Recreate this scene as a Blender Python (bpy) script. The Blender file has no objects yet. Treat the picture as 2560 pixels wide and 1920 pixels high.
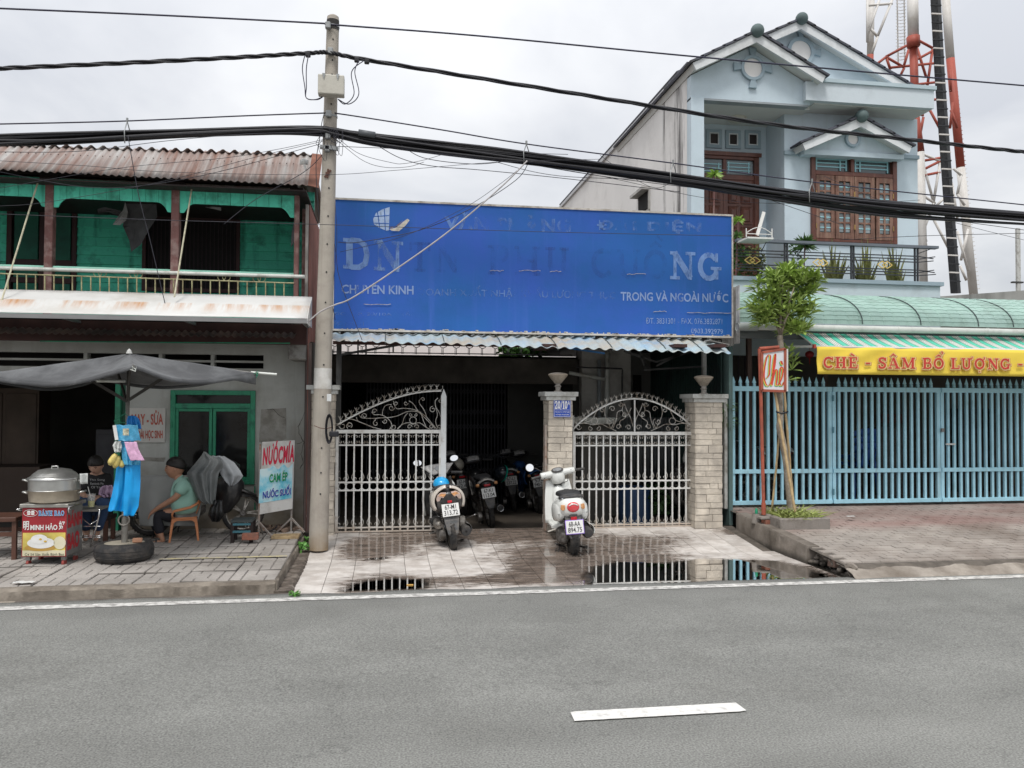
import bpy,math,random
from mathutils import Vector,Matrix,noise as mnoise
random.seed(7)
PI = math.pi
scn = bpy.context.scene
COL = scn.collection
# ------------------------------------------------------------------ camera
CAM_H = 1.65
F = 2025.3
YAW,PITCH,ROLL = math.radians(8.9),math.radians(1.37),math.radians(.275)
RM = (Matrix.Rotation(-YAW,4,'Z') @ Matrix.Rotation(PI/2 + PITCH,4,'X') @ Matrix.Rotation(ROLL,4,'Z'))
cam = bpy.data.cameras.new('camera')
cam.sensor_width = 36
cam.lens = 36*F/2560
cam.clip_end = 2000
co = bpy.data.objects.new('camera',cam)
COL.objects.link(co)
co.matrix_world = Matrix.Translation((0,0,CAM_H)) @ RM
scn.camera = co
# ------------------------------------------------------------------ sky
SUN_EL,SUN_AZ = math.radians(62),math.radians(200)
world = bpy.data.worlds.new('World')
scn.world = world
world.use_nodes = True
nt = world.node_tree
for n in list(nt.nodes):
 nt.nodes.remove(n)
def wn(t,**k):
 n = nt.nodes.new(t)
 for a,b in k.items():
  setattr(n,a,b)
 return n
sky = wn('ShaderNodeTexSky',sky_type='NISHITA')
sky.sun_disc = False
sky.sun_elevation = SUN_EL
sky.sun_rotation = SUN_AZ
skyb = wn('ShaderNodeBackground')
skyb.inputs[1].default_value = .1
nt.links.new(sky.outputs[0],skyb.inputs[0])
tc = wn('ShaderNodeTexCoord')
sep = wn('ShaderNodeSeparateXYZ')
nt.links.new(tc.outputs['Generated'],sep.inputs[0])
def wm(op,a,b=None,c=None,clamp=False):
 n = wn('ShaderNodeMath',operation=op,use_clamp=clamp)
 for i,v in enumerate((a,b,c)):
  if v is None:
   continue
  if isinstance(v,(int,float)):
   n.inputs[i].default_value = v
  else:
   nt.links.new(v,n.inputs[i])
 return n.outputs[0]
zc = wm('MAXIMUM',sep.outputs[2],0)
den = wm('ADD',zc,.22)
cx = wn('ShaderNodeCombineXYZ')
nt.links.new(wm('DIVIDE',sep.outputs[0],den),cx.inputs[0])
nt.links.new(wm('DIVIDE',sep.outputs[1],den),cx.inputs[1])
n1 = wn('ShaderNodeTexNoise')
n1.inputs['Scale'].default_value = 1.1
n1.inputs['Detail'].default_value = 7
n1.inputs['Roughness'].default_value = .52
n1.inputs['Distortion'].default_value = .3
nt.links.new(cx.outputs[0],n1.inputs['Vector'])
n2 = wn('ShaderNodeTexNoise')
n2.inputs['Scale'].default_value = .45
n2.inputs['Detail'].default_value = 4
nt.links.new(cx.outputs[0],n2.inputs['Vector'])
ramp = wn('ShaderNodeValToRGB')
ramp.color_ramp.elements[0].position = .41
ramp.color_ramp.elements[0].color = (.56,.575,.61,1)
ramp.color_ramp.elements[1].position = .58
ramp.color_ramp.elements[1].color = (.86,.86,.86,1)
mx = wm('ADD',wm('MULTIPLY',n1.outputs[0],.6),wm('MULTIPLY',n2.outputs[0],.4))
nt.links.new(mx,ramp.inputs[0])
cloud = wn('ShaderNodeBackground')
nt.links.new(ramp.outputs[0],cloud.inputs[0])
CLOUD_K = .585
nt.links.new(wm('MULTIPLY',wm('ADD',wm('MULTIPLY',zc,1.5),1.0),CLOUD_K),cloud.inputs[1])
mixs = wn('ShaderNodeMixShader')
mixs.inputs[0].default_value = .9
nt.links.new(skyb.outputs[0],mixs.inputs[1])
nt.links.new(cloud.outputs[0],mixs.inputs[2])
wo = wn('ShaderNodeOutputWorld')
nt.links.new(mixs.outputs[0],wo.inputs[0])
sun = bpy.data.lights.new('sun','SUN')
sun.energy = 1.4
sun.angle = math.radians(14)
sun.color = (1,.965,.92)
so = bpy.data.objects.new('sun',sun)
COL.objects.link(so)
so.rotation_euler = (PI/2 - SUN_EL,0,math.radians(-20))
scn.view_settings.view_transform = 'Standard'
scn.view_settings.look = 'None'
scn.view_settings.exposure = .6
scn.view_settings.gamma = 1
try:
 scn.view_settings.use_curve_mapping = False
except Exception:
 pass
scn.render.engine = 'CYCLES'
scn.cycles.max_bounces = 6
scn.cycles.transparent_max_bounces = 12
scn.render.resolution_x,scn.render.resolution_y = 1024,768

# ------------------------------------------------------------------ pixel (2560 wide photo) to world helpers
R3 = RM.to_3x3()
def ray(x,y):
 return R3 @ Vector(((x-1280)/F,-(y-960)/F,-1))
def at(x,y,Y):
 d = ray(x,y)
 return Vector((0,0,CAM_H)) + d*(Y/d.y)
def gr(x,y,z=0.):
 d = ray(x,y)
 return Vector((0,0,CAM_H)) + d*((z-CAM_H)/d.z)
def ax(x,y,X):
 d = ray(x,y)
 return Vector((0,0,CAM_H)) + d*(X/d.x)
def rect(x0,y0,x1,y1,Y):
 ym,xm = (y0+y1)/2,(x0+x1)/2
 return at(x0,ym,Y).x,at(x1,ym,Y).x,at(xm,y1,Y).z,at(xm,y0,Y).z

# ------------------------------------------------------------------ materials
MATS = {}
def mat(name,col,rough=.6,metal=0.,var=.12,vs=3.,bump=.15,bs=40.,dirt=None,da=.5,ds=1.5,streak=None,sa=.5,ss=6.,
  sz=.35,spec=.5,rnd=0.,coat=0.,emit=0.,alpha=1.,trans=0.,ior=1.45,obj=False,ssy=None,zdirt=None,sheen=0.,subs=0.):
 """procedural surface: noise-varied colour, blotches of dirt, vertical streaks, fine bump"""
 if name in MATS:
  return MATS[name]
 m = bpy.data.materials.new(name)
 m.use_nodes = True
 t = m.node_tree
 b = t.nodes['Principled BSDF']
 L = t.links.new
 def N(ty,**k):
  n = t.nodes.new(ty)
  for a,v in k.items():
   setattr(n,a,v)
  return n
 geo = N('ShaderNodeTexCoord' if obj else 'ShaderNodeNewGeometry')
 pos = geo.outputs['Object'] if obj else geo.outputs['Position']
 info = N('ShaderNodeObjectInfo')
 def noise(scale,detail=5,vec=None,rough_=.55):
  n = N('ShaderNodeTexNoise')
  n.inputs['Scale'].default_value = scale
  n.inputs['Detail'].default_value = detail
  n.inputs['Roughness'].default_value = rough_
  L(vec or pos,n.inputs['Vector'])
  return n.outputs[0]
 def mixc(f,a,c,blend='MIX'):
  n = N('ShaderNodeMix',data_type='RGBA',blend_type=blend)
  if isinstance(f,(int,float)):
   n.inputs[0].default_value = f
  else:
   L(f,n.inputs[0])
  for i,v in ((6,a),(7,c)):
   if isinstance(v,tuple):
    n.inputs[i].default_value = (*v,1)
   else:
    L(v,n.inputs[i])
  return n.outputs[2]
 def ramp01(s,lo,hi):
  n = N('ShaderNodeMapRange',clamp=True)
  n.inputs[1].default_value = lo
  n.inputs[2].default_value = hi
  L(s,n.inputs[0])
  return n.outputs[0]
 c = tuple(col)
 lo = tuple(max(0,v*(1-var*1.3)) for v in c)
 hi = tuple(min(1,v*(1+var)) for v in c)
 cc = mixc(ramp01(noise(vs,6),.3,.7),lo,hi)
 if rnd:
  mr = N('ShaderNodeMapRange')
  mr.inputs[3].default_value = 1-rnd
  mr.inputs[4].default_value = 1+rnd
  L(info.outputs['Random'],mr.inputs[0])
  v = N('ShaderNodeHueSaturation')
  L(mr.outputs[0],v.inputs['Value'])
  L(cc,v.inputs['Color'])
  cc = v.outputs[0]
 if dirt:
  cc = mixc(ramp01(noise(ds,8,rough_=.65),.62-.3*da,.78-.2*da),cc,tuple(dirt))
 if streak:
  mp = N('ShaderNodeMapping')
  mp.inputs['Scale'].default_value = (ss,ss if ssy is None else ssy,sz)
  L(pos,mp.inputs[0])
  f = ramp01(noise(1.,6,mp.outputs[0],.6),.66-.3*sa,.86-.2*sa)
  cc = mixc(f,cc,tuple(streak))
 if zdirt:   # (colour, z of the ground, height of the splash band)
  sp = N('ShaderNodeSeparateXYZ')
  L(pos,sp.inputs[0])
  a_ = N('ShaderNodeMath',operation='ADD')
  L(sp.outputs[2],a_.inputs[0])
  mm = N('ShaderNodeMath',operation='MULTIPLY')
  L(noise(5,6),mm.inputs[0])
  mm.inputs[1].default_value = -zdirt[2]*1.4
  L(mm.outputs[0],a_.inputs[1])
  f = N('ShaderNodeMapRange',clamp=True)
  f.inputs[1].default_value = zdirt[1]-zdirt[2]*.5
  f.inputs[2].default_value = zdirt[1]+zdirt[2]*.35
  f.inputs[3].default_value = .85
  f.inputs[4].default_value = 0
  L(a_.outputs[0],f.inputs[0])
  cc = mixc(f.outputs[0],cc,tuple(zdirt[0]))
 L(cc,b.inputs['Base Color'])
 mr = N('ShaderNodeMapRange')
 mr.inputs[3].default_value = max(.02,rough-.08)
 mr.inputs[4].default_value = min(1,rough+.1)
 L(noise(vs*4,3),mr.inputs[0])
 L(mr.outputs[0],b.inputs['Roughness'])
 b.inputs['Metallic'].default_value = metal
 b.inputs['Specular IOR Level'].default_value = spec
 b.inputs['Coat Weight'].default_value = coat
 b.inputs['IOR'].default_value = ior
 b.inputs['Transmission Weight'].default_value = trans
 b.inputs['Alpha'].default_value = alpha
 if sheen:
  b.inputs['Sheen Weight'].default_value = sheen
 if subs:
  b.inputs['Subsurface Weight'].default_value = subs
  b.inputs['Subsurface Radius'].default_value = (.02,.008,.004)
 if emit:
  b.inputs['Emission Color'].default_value = (*c,1)
  b.inputs['Emission Strength'].default_value = emit
 if bump:
  bp = N('ShaderNodeBump')
  bp.inputs['Strength'].default_value = bump
  bp.inputs['Distance'].default_value = .01
  L(noise(bs,4),bp.inputs['Height'])
  L(bp.outputs[0],b.inputs['Normal'])
 MATS[name] = m
 return m

# ------------------------------------------------------------------ mesh builder
INV = {}
class MB:
 def __init__(s):
  s.v = []; s.f = []
 def add(s,vs,fs):
  o = len(s.v)
  s.v += [Vector(p) for p in vs]
  s.f += [tuple(i+o for i in f) for f in fs]
  return s
 def box(s,x0,x1,y0,y1,z0,z1):
  return s.add([(x0,y0,z0),(x1,y0,z0),(x1,y1,z0),(x0,y1,z0),(x0,y0,z1),(x1,y0,z1),(x1,y1,z1),(x0,y1,z1)],
                     [(0,3,2,1),(4,5,6,7),(0,1,5,4),(1,2,6,5),(2,3,7,6),(3,0,4,7)])
 def cbox(s,c,d):
  return s.box(c[0]-d[0]/2,c[0]+d[0]/2,c[1]-d[1]/2,c[1]+d[1]/2,c[2]-d[2]/2,c[2]+d[2]/2)
 def bar(s,p,q,w,h,up=(0,0,1)):
  p,q = Vector(p),Vector(q)
  d = (q-p).normalized()
  u = Vector(up)
  sx = d.cross(u)
  if sx.length < 1e-4:
   sx = d.cross(Vector((0,1,0)))
  sx.normalize()
  uz = sx.cross(d)
  a,c = sx*w/2,uz*h/2
  return s.add([p-a-c,p+a-c,p+a+c,p-a+c,q-a-c,q+a-c,q+a+c,q-a+c],
                     [(0,3,2,1),(4,5,6,7),(0,1,5,4),(1,2,6,5),(2,3,7,6),(3,0,4,7)])
 def tube(s,pts,r,n=8,cap=True,flat=1.):
  pts = [Vector(p) for p in pts]
  k = len(pts)
  rs = [r]*k if isinstance(r,(int,float)) else list(r)
  vs = []
  prev = None
  for i,p in enumerate(pts):
   t = (pts[min(i+1,k-1)] - pts[max(i-1,0)])
   if t.length < 1e-9:
    t = Vector((0,0,1))
   t.normalize()
   if prev is None:
    u = t.cross(Vector((0,0,1)))
    if u.length < .05:
     u = t.cross(Vector((0,1,0)))
    u.normalize()
   else:
    u = prev - t*prev.dot(t)
    u.normalize()
   prev = u
   w = t.cross(u)
   for j in range(n):
    a = 2*PI*j/n
    vs.append(p + u*(rs[i]*math.cos(a)) + w*(rs[i]*flat*math.sin(a)))
  fs = []
  for i in range(k-1):
   for j in range(n):
    a,b = i*n+j,i*n+(j+1) % n
    fs.append((a,a+n,b+n,b))
  if cap:
   fs.append(tuple(range(n)))
   fs.append(tuple((k-1)*n+j for j in range(n-1,-1,-1)))
  return s.add(vs,fs)
 def lathe(s,prof,c=(0,0,0),n=20,axis='Z',cap=True,sx=1.,sy=1.):
  vs = []; fs = []
  for (r,z) in prof:
   for j in range(n):
    a = 2*PI*j/n
    q = (r*math.cos(a)*sx,r*math.sin(a)*sy,z)
    if axis == 'X':
     q = (q[2],q[0],q[1])
    elif axis == 'Y':
     q = (q[1],q[2],q[0])
    vs.append((q[0]+c[0],q[1]+c[1],q[2]+c[2]))
  k = len(prof)
  for i in range(k-1):
   for j in range(n):
    a,b = i*n+j,i*n+(j+1) % n
    fs.append((a,b,b+n,a+n))
  if cap:
   fs.append(tuple(range(n-1,-1,-1)))
   fs.append(tuple((k-1)*n+j for j in range(n)))
  return s.add(vs,fs)
 def ball(s,c,r,n=14,m=9):
  if isinstance(r,(int,float)):
   r = (r,r,r)
  vs = [(c[0],c[1],c[2]-r[2])]
  for i in range(1,m):
   th = PI*i/m
   for j in range(n):
    a = 2*PI*j/n
    vs.append((c[0]+r[0]*math.sin(th)*math.cos(a),c[1]+r[1]*math.sin(th)*math.sin(a),c[2]-r[2]*math.cos(th)))
  vs.append((c[0],c[1],c[2]+r[2]))
  fs = [(0,1+(j+1) % n,1+j) for j in range(n)]
  for i in range(m-2):
   for j in range(n):
    a,b = 1+i*n+j,1+i*n+(j+1) % n
    fs.append((a,b,b+n,a+n))
  l = len(vs)-1
  o = 1+(m-2)*n
  fs += [(l,o+j,o+(j+1) % n) for j in range(n)]
  return s.add(vs,fs)
 def prism(s,poly,vec):
  vec = Vector(vec)
  n = len(poly)
  vs = [Vector(p) for p in poly] + [Vector(p)+vec for p in poly]
  fs = [tuple(range(n-1,-1,-1)),tuple(range(n,2*n))]
  fs += [(i,(i+1) % n,(i+1) % n+n,i+n) for i in range(n)]
  return s.add(vs,fs)
 def grid(s,fn,nu,nv,thick=0.):
  vs = [Vector(fn(i/nu,j/nv)) for i in range(nu+1) for j in range(nv+1)]
  W = nv+1
  fs = [(i*W+j,(i+1)*W+j,(i+1)*W+j+1,i*W+j+1) for i in range(nu) for j in range(nv)]
  if thick:
   nrm = [Vector() for _ in vs]
   for f in fs:
    nn = (vs[f[1]]-vs[f[0]]).cross(vs[f[3]]-vs[f[0]])
    for i in f:
     nrm[i] += nn
   o = len(vs)
   vs = vs + [p-(q.normalized()*thick if q.length > 1e-12 else Vector()) for p,q in zip(vs,nrm)]
   back = [tuple(i+o for i in reversed(f)) for f in fs]
   edge = []
   rim = [i*W for i in range(nu+1)] + [nu*W+j for j in range(1,nv+1)] + [i*W+nv for i in range(nu-1,-1,-1)] + [j for j in range(nv-1,0,-1)]
   for a in range(len(rim)):
    p,q = rim[a],rim[(a+1) % len(rim)]
    edge.append((q,p,p+o,q+o))
   fs = fs+back+edge
  return s.add(vs,fs)
 def loft(s,rings,cap=True):
  n = len(rings[0])
  vs = [p for r in rings for p in r]
  fs = []
  for i in range(len(rings)-1):
   for j in range(n):
    a,b = i*n+j,i*n+(j+1) % n
    fs.append((a,b,b+n,a+n))
  if cap:
   fs.append(tuple(range(n-1,-1,-1)))
   fs.append(tuple((len(rings)-1)*n+j for j in range(n)))
  return s.add(vs,fs)
 def xf(s,M,start=0):
  for i in range(start,len(s.v)):
   s.v[i] = M @ s.v[i]
  return s
 def obj(s,name,m,parent=None,smooth=False,bevel=0.,seg=1,sub=0,recalc=True):
  vs = s.v
  loc = Vector()
  if parent is None and vs:
   xs = [p.x for p in vs]; ys = [p.y for p in vs]; zs = [p.z for p in vs]
   loc = Vector(((min(xs)+max(xs))/2,(min(ys)+max(ys))/2,min(zs)))
   vs = [p-loc for p in vs]
  me = bpy.data.meshes.new(name)
  me.from_pydata([tuple(p) for p in vs],[],s.f)
  if recalc:
   import bmesh
   bm = bmesh.new()
   bm.from_mesh(me)
   bmesh.ops.recalc_face_normals(bm,faces=bm.faces)
   bm.to_mesh(me)
   bm.free()
  if m:
   me.materials.append(m)
  if smooth:
   me.polygons.foreach_set('use_smooth',[True]*len(me.polygons))
  me.update()
  o = link(name,me,parent)
  if parent is None:
   o.location = loc
  if bevel:
   b = o.modifiers.new('bevel','BEVEL')
   b.width = bevel
   b.segments = seg
   b.limit_method = 'ANGLE'
   b.angle_limit = math.radians(35)
  if sub:
   b = o.modifiers.new('sub','SUBSURF')
   b.levels = b.render_levels = sub
  if smooth == 'auto':
   wn_ = o.modifiers.new('es','EDGE_SPLIT')
   wn_.split_angle = math.radians(38)
  return o
def link(name,me,parent=None):
 o = bpy.data.objects.new(name,me)
 COL.objects.link(o)
 if parent is not None:
  o.parent = parent
  if parent.name in INV:
   o.matrix_parent_inverse = INV[parent.name]
  elif parent.parent is None and parent.type == 'MESH':
   o.matrix_parent_inverse = Matrix.Translation(-parent.location)
 return o
def tag(o,label=None,cat=None,group=None,kind=None):
 if label: o['label'] = label
 if cat: o['category'] = cat
 if group: o['group'] = group
 if kind: o['kind'] = kind
 return o
def thing(name,label,cat,loc=(0,0,0),group=None):
 o = bpy.data.objects.new(name,None)
 o.empty_display_size = .1
 COL.objects.link(o)
 o.location = loc
 INV[o.name] = Matrix.Translation(-Vector(loc))
 return tag(o,label,cat,group)
KIDS = {}
def dup(o,loc=None,rot=None,label=None,parent=None):
 """copy a thing with its parts and sub-parts"""
 c = o.copy()
 COL.objects.link(c)
 if parent is not None:
  c.parent = parent
 if loc is not None: c.location = loc
 if rot is not None: c.rotation_euler = rot
 if label: c['label'] = label
 for ch in list(o.children):
  dup(ch,parent=c)
 return c
def piece(name,me_or_obj,parent,loc=(0,0,0),rot=(0,0,0),scale=(1,1,1),m=None):
 """another object that shares mesh data with its look-alikes"""
 o = bpy.data.objects.new(name,me_or_obj)
 COL.objects.link(o)
 M = Matrix.LocRotScale(Vector(loc),None,Vector(scale)) if rot == (0,0,0) else Matrix.LocRotScale(Vector(loc),__import__('mathutils').Euler(rot),Vector(scale))
 if parent is not None:
  o.parent = parent
  inv = INV.get(parent.name,Matrix.Translation(-parent.location) if parent.type == 'MESH' and parent.parent is None else Matrix())
  M = inv @ M
 o.matrix_local = M
 return o
def mesh_of(mb,m,smooth=False):
 me = bpy.data.meshes.new('piece')
 me.from_pydata([tuple(p) for p in mb.v],[],mb.f)
 if m: me.materials.append(m)
 if smooth: me.polygons.foreach_set('use_smooth',[True]*len(me.polygons))
 return me
def nz(x,y=0.,z=0.):
 return mnoise.noise(Vector((x,y,z)))

# ------------------------------------------------------------------ lettering
def text_mesh(s,bold=0.,space=1.,shear=0.):
 cu = bpy.data.curves.new('t','FONT')
 cu.body = s
 cu.size = 1
 cu.offset = bold
 cu.space_character = space
 cu.shear = shear
 cu.resolution_u = 3
 cu.fill_mode = 'FRONT' if hasattr(cu,'fill_mode') else cu.fill_mode
 o = bpy.data.objects.new('t',cu)
 COL.objects.link(o)
 bpy.context.view_layer.update()
 me = bpy.data.meshes.new_from_object(o.evaluated_get(bpy.context.evaluated_depsgraph_get()))
 bpy.data.objects.remove(o)
 return me
def text(s,bl,br,tl,m,parent,name='lettering',bold=0.,space=1.,shear=0.,off=.002,nrm=None):
 """letters whose bounding box fills the parallelogram bottom-left, bottom-right, top-left (world points)"""
 me = text_mesh(s,bold,space,shear)
 if not me.vertices:
  return None
 xs = [v.co.x for v in me.vertices]; ys = [v.co.y for v in me.vertices]
 x0,x1,y0,y1 = min(xs),max(xs),min(ys),max(ys)
 bl,br,tl = Vector(bl),Vector(br),Vector(tl)
 ex,ey = br-bl,tl-bl
 n = nrm or ex.cross(ey).normalized()
 mb = MB()
 mb.v = [bl + ex*((v.co.x-x0)/(x1-x0)) + ey*((v.co.y-y0)/(y1-y0)) + n*off for v in me.vertices]
 mb.f = [tuple(p.vertices) for p in me.polygons]
 bpy.data.meshes.remove(me)
 return mb.obj(name,m,parent,recalc=False)
def text_at(s,x0,y0,x1,y1,Y,m,parent,y1r=None,y0r=None,**k):
 """same, from photo pixels on the plane Y: left edge x0 spans y0..y1, baseline right end at y1r"""
 return text(s,at(x0,y1,Y),at(x1,y1 if y1r is None else y1r,Y),at(x0,y0,Y),m,parent,**k)

def stroke_text(s,G,bl,br,tl,m,parent,name='lettering',grow=0.,off=.002,nrm=None,gap=.12):
 """letters drawn as thick strokes; G maps a letter to (width, [(points, stroke width), ...]), cap height 1"""
 bl,br,tl = Vector(bl),Vector(br),Vector(tl)
 ex,ey = br-bl,tl-bl
 n = nrm or ex.cross(ey).normalized()
 x = 0
 items = []
 for ch in s:
  if ch == ' ':
   x += .45
   continue
  w,st = G[ch]
  for pts,sw in st:
   items.append(([(px+x,py) for px,py in pts],sw))
  x += w+gap
 W = x-gap
 mb = MB()
 k = 0
 for pts,sw in items:
  h = (sw+grow)/2
  g = grow/2
  p2 = [Vector((a,b)) for a,b in pts]
  closed = (p2[0]-p2[-1]).length < 1e-6
  if closed:
   p2 = p2[:-1]
  N_ = len(p2)
  row = []
  for i,p in enumerate(p2):
   a = p2[i-1] if (i > 0 or closed) else None
   b = p2[(i+1) % N_] if (i < N_-1 or closed) else None
   d1 = (p-a).normalized() if a is not None else None
   d2 = (b-p).normalized() if b is not None else None
   if d1 is None: d1 = d2
   if d2 is None: d2 = d1
   t = (d1+d2).normalized() if (d1+d2).length > .01 else d1
   q = Vector((-t.y,t.x))
   c = max(.6,abs(q.dot(Vector((-d1.y,d1.x)))))
   pp = p.copy()
   if not closed and i == 0: pp = p - d2*g
   if not closed and i == N_-1: pp = p + d1*g
   row.append((pp + q*h/c,pp - q*h/c))
  base = len(mb.v)
  oo = off + k*.00012
  k += 1
  for u,v in row:
   for z in (u,v):
    mb.v.append(bl + ex*(z.x/W) + ey*z.y + n*oo)
  m_ = N_ if closed else N_-1
  for i in range(m_):
   j = (i+1) % N_
   mb.f.append((base+2*i+1,base+2*j+1,base+2*j,base+2*i))
 return mb.obj(name,m,parent,recalc=False)
def arc(cx_,cy_,rx,ry,a0,a1,n=12):
 return [(cx_+rx*math.cos(math.radians(a0+(a1-a0)*i/n)),cy_+ry*math.sin(math.radians(a0+(a1-a0)*i/n))) for i in range(n+1)]
def slab_font():
 B,T,S = .2,.09,.1      # heavy stem, thin stroke, slab
 def stem(x,y0=0.,y1=1.): return ([(x,y0),(x,y1)],B)
 def slab(x0,x1,y): return ([(x0,y+(S/2 if y < .5 else -S/2)),(x1,y+(S/2 if y < .5 else -S/2))],S)
 G = {}
 G['I'] = (.44,[stem(.22),slab(0,.44,0),slab(0,.44,1)])
 G['H'] = (.92,[stem(.2),stem(.72),slab(0,.4,0),slab(0,.4,1),slab(.52,.92,0),slab(.52,.92,1),([(.2,.5),(.72,.5)],.1)])
 E = [stem(.2),slab(0,.74,0),slab(0,.74,1),([(.2,.52),(.56,.52)],.1),([(.56,.36),(.56,.68)],.08),([(.70,0),(.72,.3)],.1),([(.68,1),(.68,.72)],.1)]
 G['E'] = (.76,E)
 G['È'] = (.76,E + [([(.2,1.3),(.5,1.1)],.11)])
 C = [(arc(.42,.5,.34,.43,40,320,16),.17),([(.74,.99),(.74,.66)],.09)]
 G['C'] = (.8,C)
 G['G'] = (.9,[(arc(.42,.5,.34,.43,40,330,16),.17),([(.72,.99),(.72,.68)],.09),([(.70,.05),(.70,.42)],.16),([(.5,.44),(.9,.44)],.1)])
 G['S'] = (.68,[([(.58,.72),(.56,.86),(.42,.94),(.26,.93),(.13,.84),(.12,.7),(.22,.6),(.44,.48),(.56,.38),(.57,.22),(.45,.08),(.28,.05),(.12,.12),(.08,.28)],.16),([(.62,.98),(.62,.68)],.08),([(.06,.02),(.06,.34)],.08)])
 A = [([(.12,.05),(.42,.98)],.09),([(.42,.98),(.78,.05)],.2),([(.22,.33),(.62,.33)],.09),slab(-.02,.34,0),slab(.54,.98,0)]
 G['A'] = (.96,A)
 G['Â'] = (.96,A + [([(.22,1.1),(.42,1.3),(.64,1.1)],.1)])
 G['À'] = (.96,A + [([(.26,1.32),(.52,1.12)],.1)])
 G['Á'] = (.96,A + [([(.36,1.12),(.62,1.32)],.1)])
 G['Ả'] = (.96,A + [([(.34,1.3),(.44,1.36),(.52,1.28),(.44,1.2),(.44,1.1)],.08)])
 G['M'] = (1.16,[([(.18,0),(.18,1)],.1),stem(.94),([(.2,.95),(.56,.1)],.18),([(.56,.1),(.92,.95)],.1),slab(0,.36,0),slab(0,.3,1),slab(.74,1.16,0),slab(.84,1.14,1)])
 G['N'] = (.96,[([(.18,0),(.18,1)],.1),([(.78,0),(.78,1)],.1),([(.16,.97),(.78,.06)],.2),slab(0,.36,0),slab(0,.28,1),slab(.6,.96,1)])
 Bb = [stem(.2),slab(0,.45,0),slab(0,.45,1),([(.3,.95),(.5,.95),(.62,.88),(.64,.74),(.58,.6),(.46,.53),(.25,.52)],.13),([(.46,.53),(.64,.47),(.71,.32),(.68,.14),(.52,.05),(.3,.05)],.14)]
 G['B'] = (.78,Bb)
 O = [(arc(.44,.5,.35,.43,0,360,24),.17)]
 G['O'] = (.88,O)
 G['Ô'] = (.88,O + [([(.24,1.1),(.44,1.3),(.64,1.1)],.1)])
 G['Ồ'] = (.88,O + [([(.24,1.1),(.44,1.26),(.64,1.1)],.1),([(.5,1.5),(.7,1.32)],.09)])
 G['Ổ'] = (.88,O + [([(.24,1.1),(.44,1.26),(.64,1.1)],.1),([(.62,1.5),(.72,1.56),(.8,1.47),(.72,1.38),(.7,1.28)],.08)])
 G['Ợ'] = (.98,O + [([(.72,.84),(.86,.92),(.88,1.1)],.09),([(.4,-.2),(.5,-.2)],.11)])
 G['L'] = (.74,[stem(.2),slab(0,.74,0),slab(0,.42,1),([(.69,0),(.70,.32)],.1)])
 U = [([(.18,1),(.18,.34),(.24,.14),(.4,.05),(.56,.08),(.66,.2),(.68,.36),(.68,1)],.16),slab(0,.36,1),slab(.52,.86,1)]
 G['Ư'] = (.98,U + [([(.76,.9),(.92,.96),(.94,1.14)],.09)])
 G['U'] = (.86,U)
 G['D'] = (.9,[stem(.2),([(.25,.95),(.52,.94),(.72,.8),(.78,.5),(.72,.2),(.52,.06),(.25,.05)],.16),slab(0,.4,0),slab(0,.4,1)])
 G['P'] = (.76,[stem(.2),slab(0,.44,0),slab(0,.4,1),([(.3,.95),(.52,.94),(.66,.84),(.68,.7),(.62,.54),(.5,.46),(.25,.45)],.14)])
 G['T'] = (.84,[stem(.42),slab(.2,.64,0),slab(.02,.82,1),([(.06,1),(.05,.7)],.1),([(.78,1),(.79,.7)],.1)])
 G['-'] = (.5,[([(.06,.45),(.44,.45)],.13)])
 G['0'] = (.62,[(arc(.31,.5,.2,.42,0,360,20),.17)])
 G['1'] = (.46,[stem(.25),slab(.03,.46,0),([(.04,.78),(.24,.95)],.1)])
 G['2'] = (.62,[([(.1,.68),(.12,.86),(.28,.94),(.46,.88),(.5,.7),(.42,.5),(.2,.26),(.1,.07)],.15),([(.06,.08),(.56,.08)],.15),([(.55,.02),(.57,.3)],.09)])
 G['/'] = (.42,[([(.04,-.05),(.38,1.05)],.1)])
 G['ᴬ'] = (.4,[([(.06,.55),(.2,1.0),(.34,.55)],.08),([(.1,.68),(.3,.68)],.06)])
 G['•'] = (.3,[(arc(.15,.5,.08,.08,0,360,10),.16)])
 return G
SLAB = slab_font()
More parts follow.
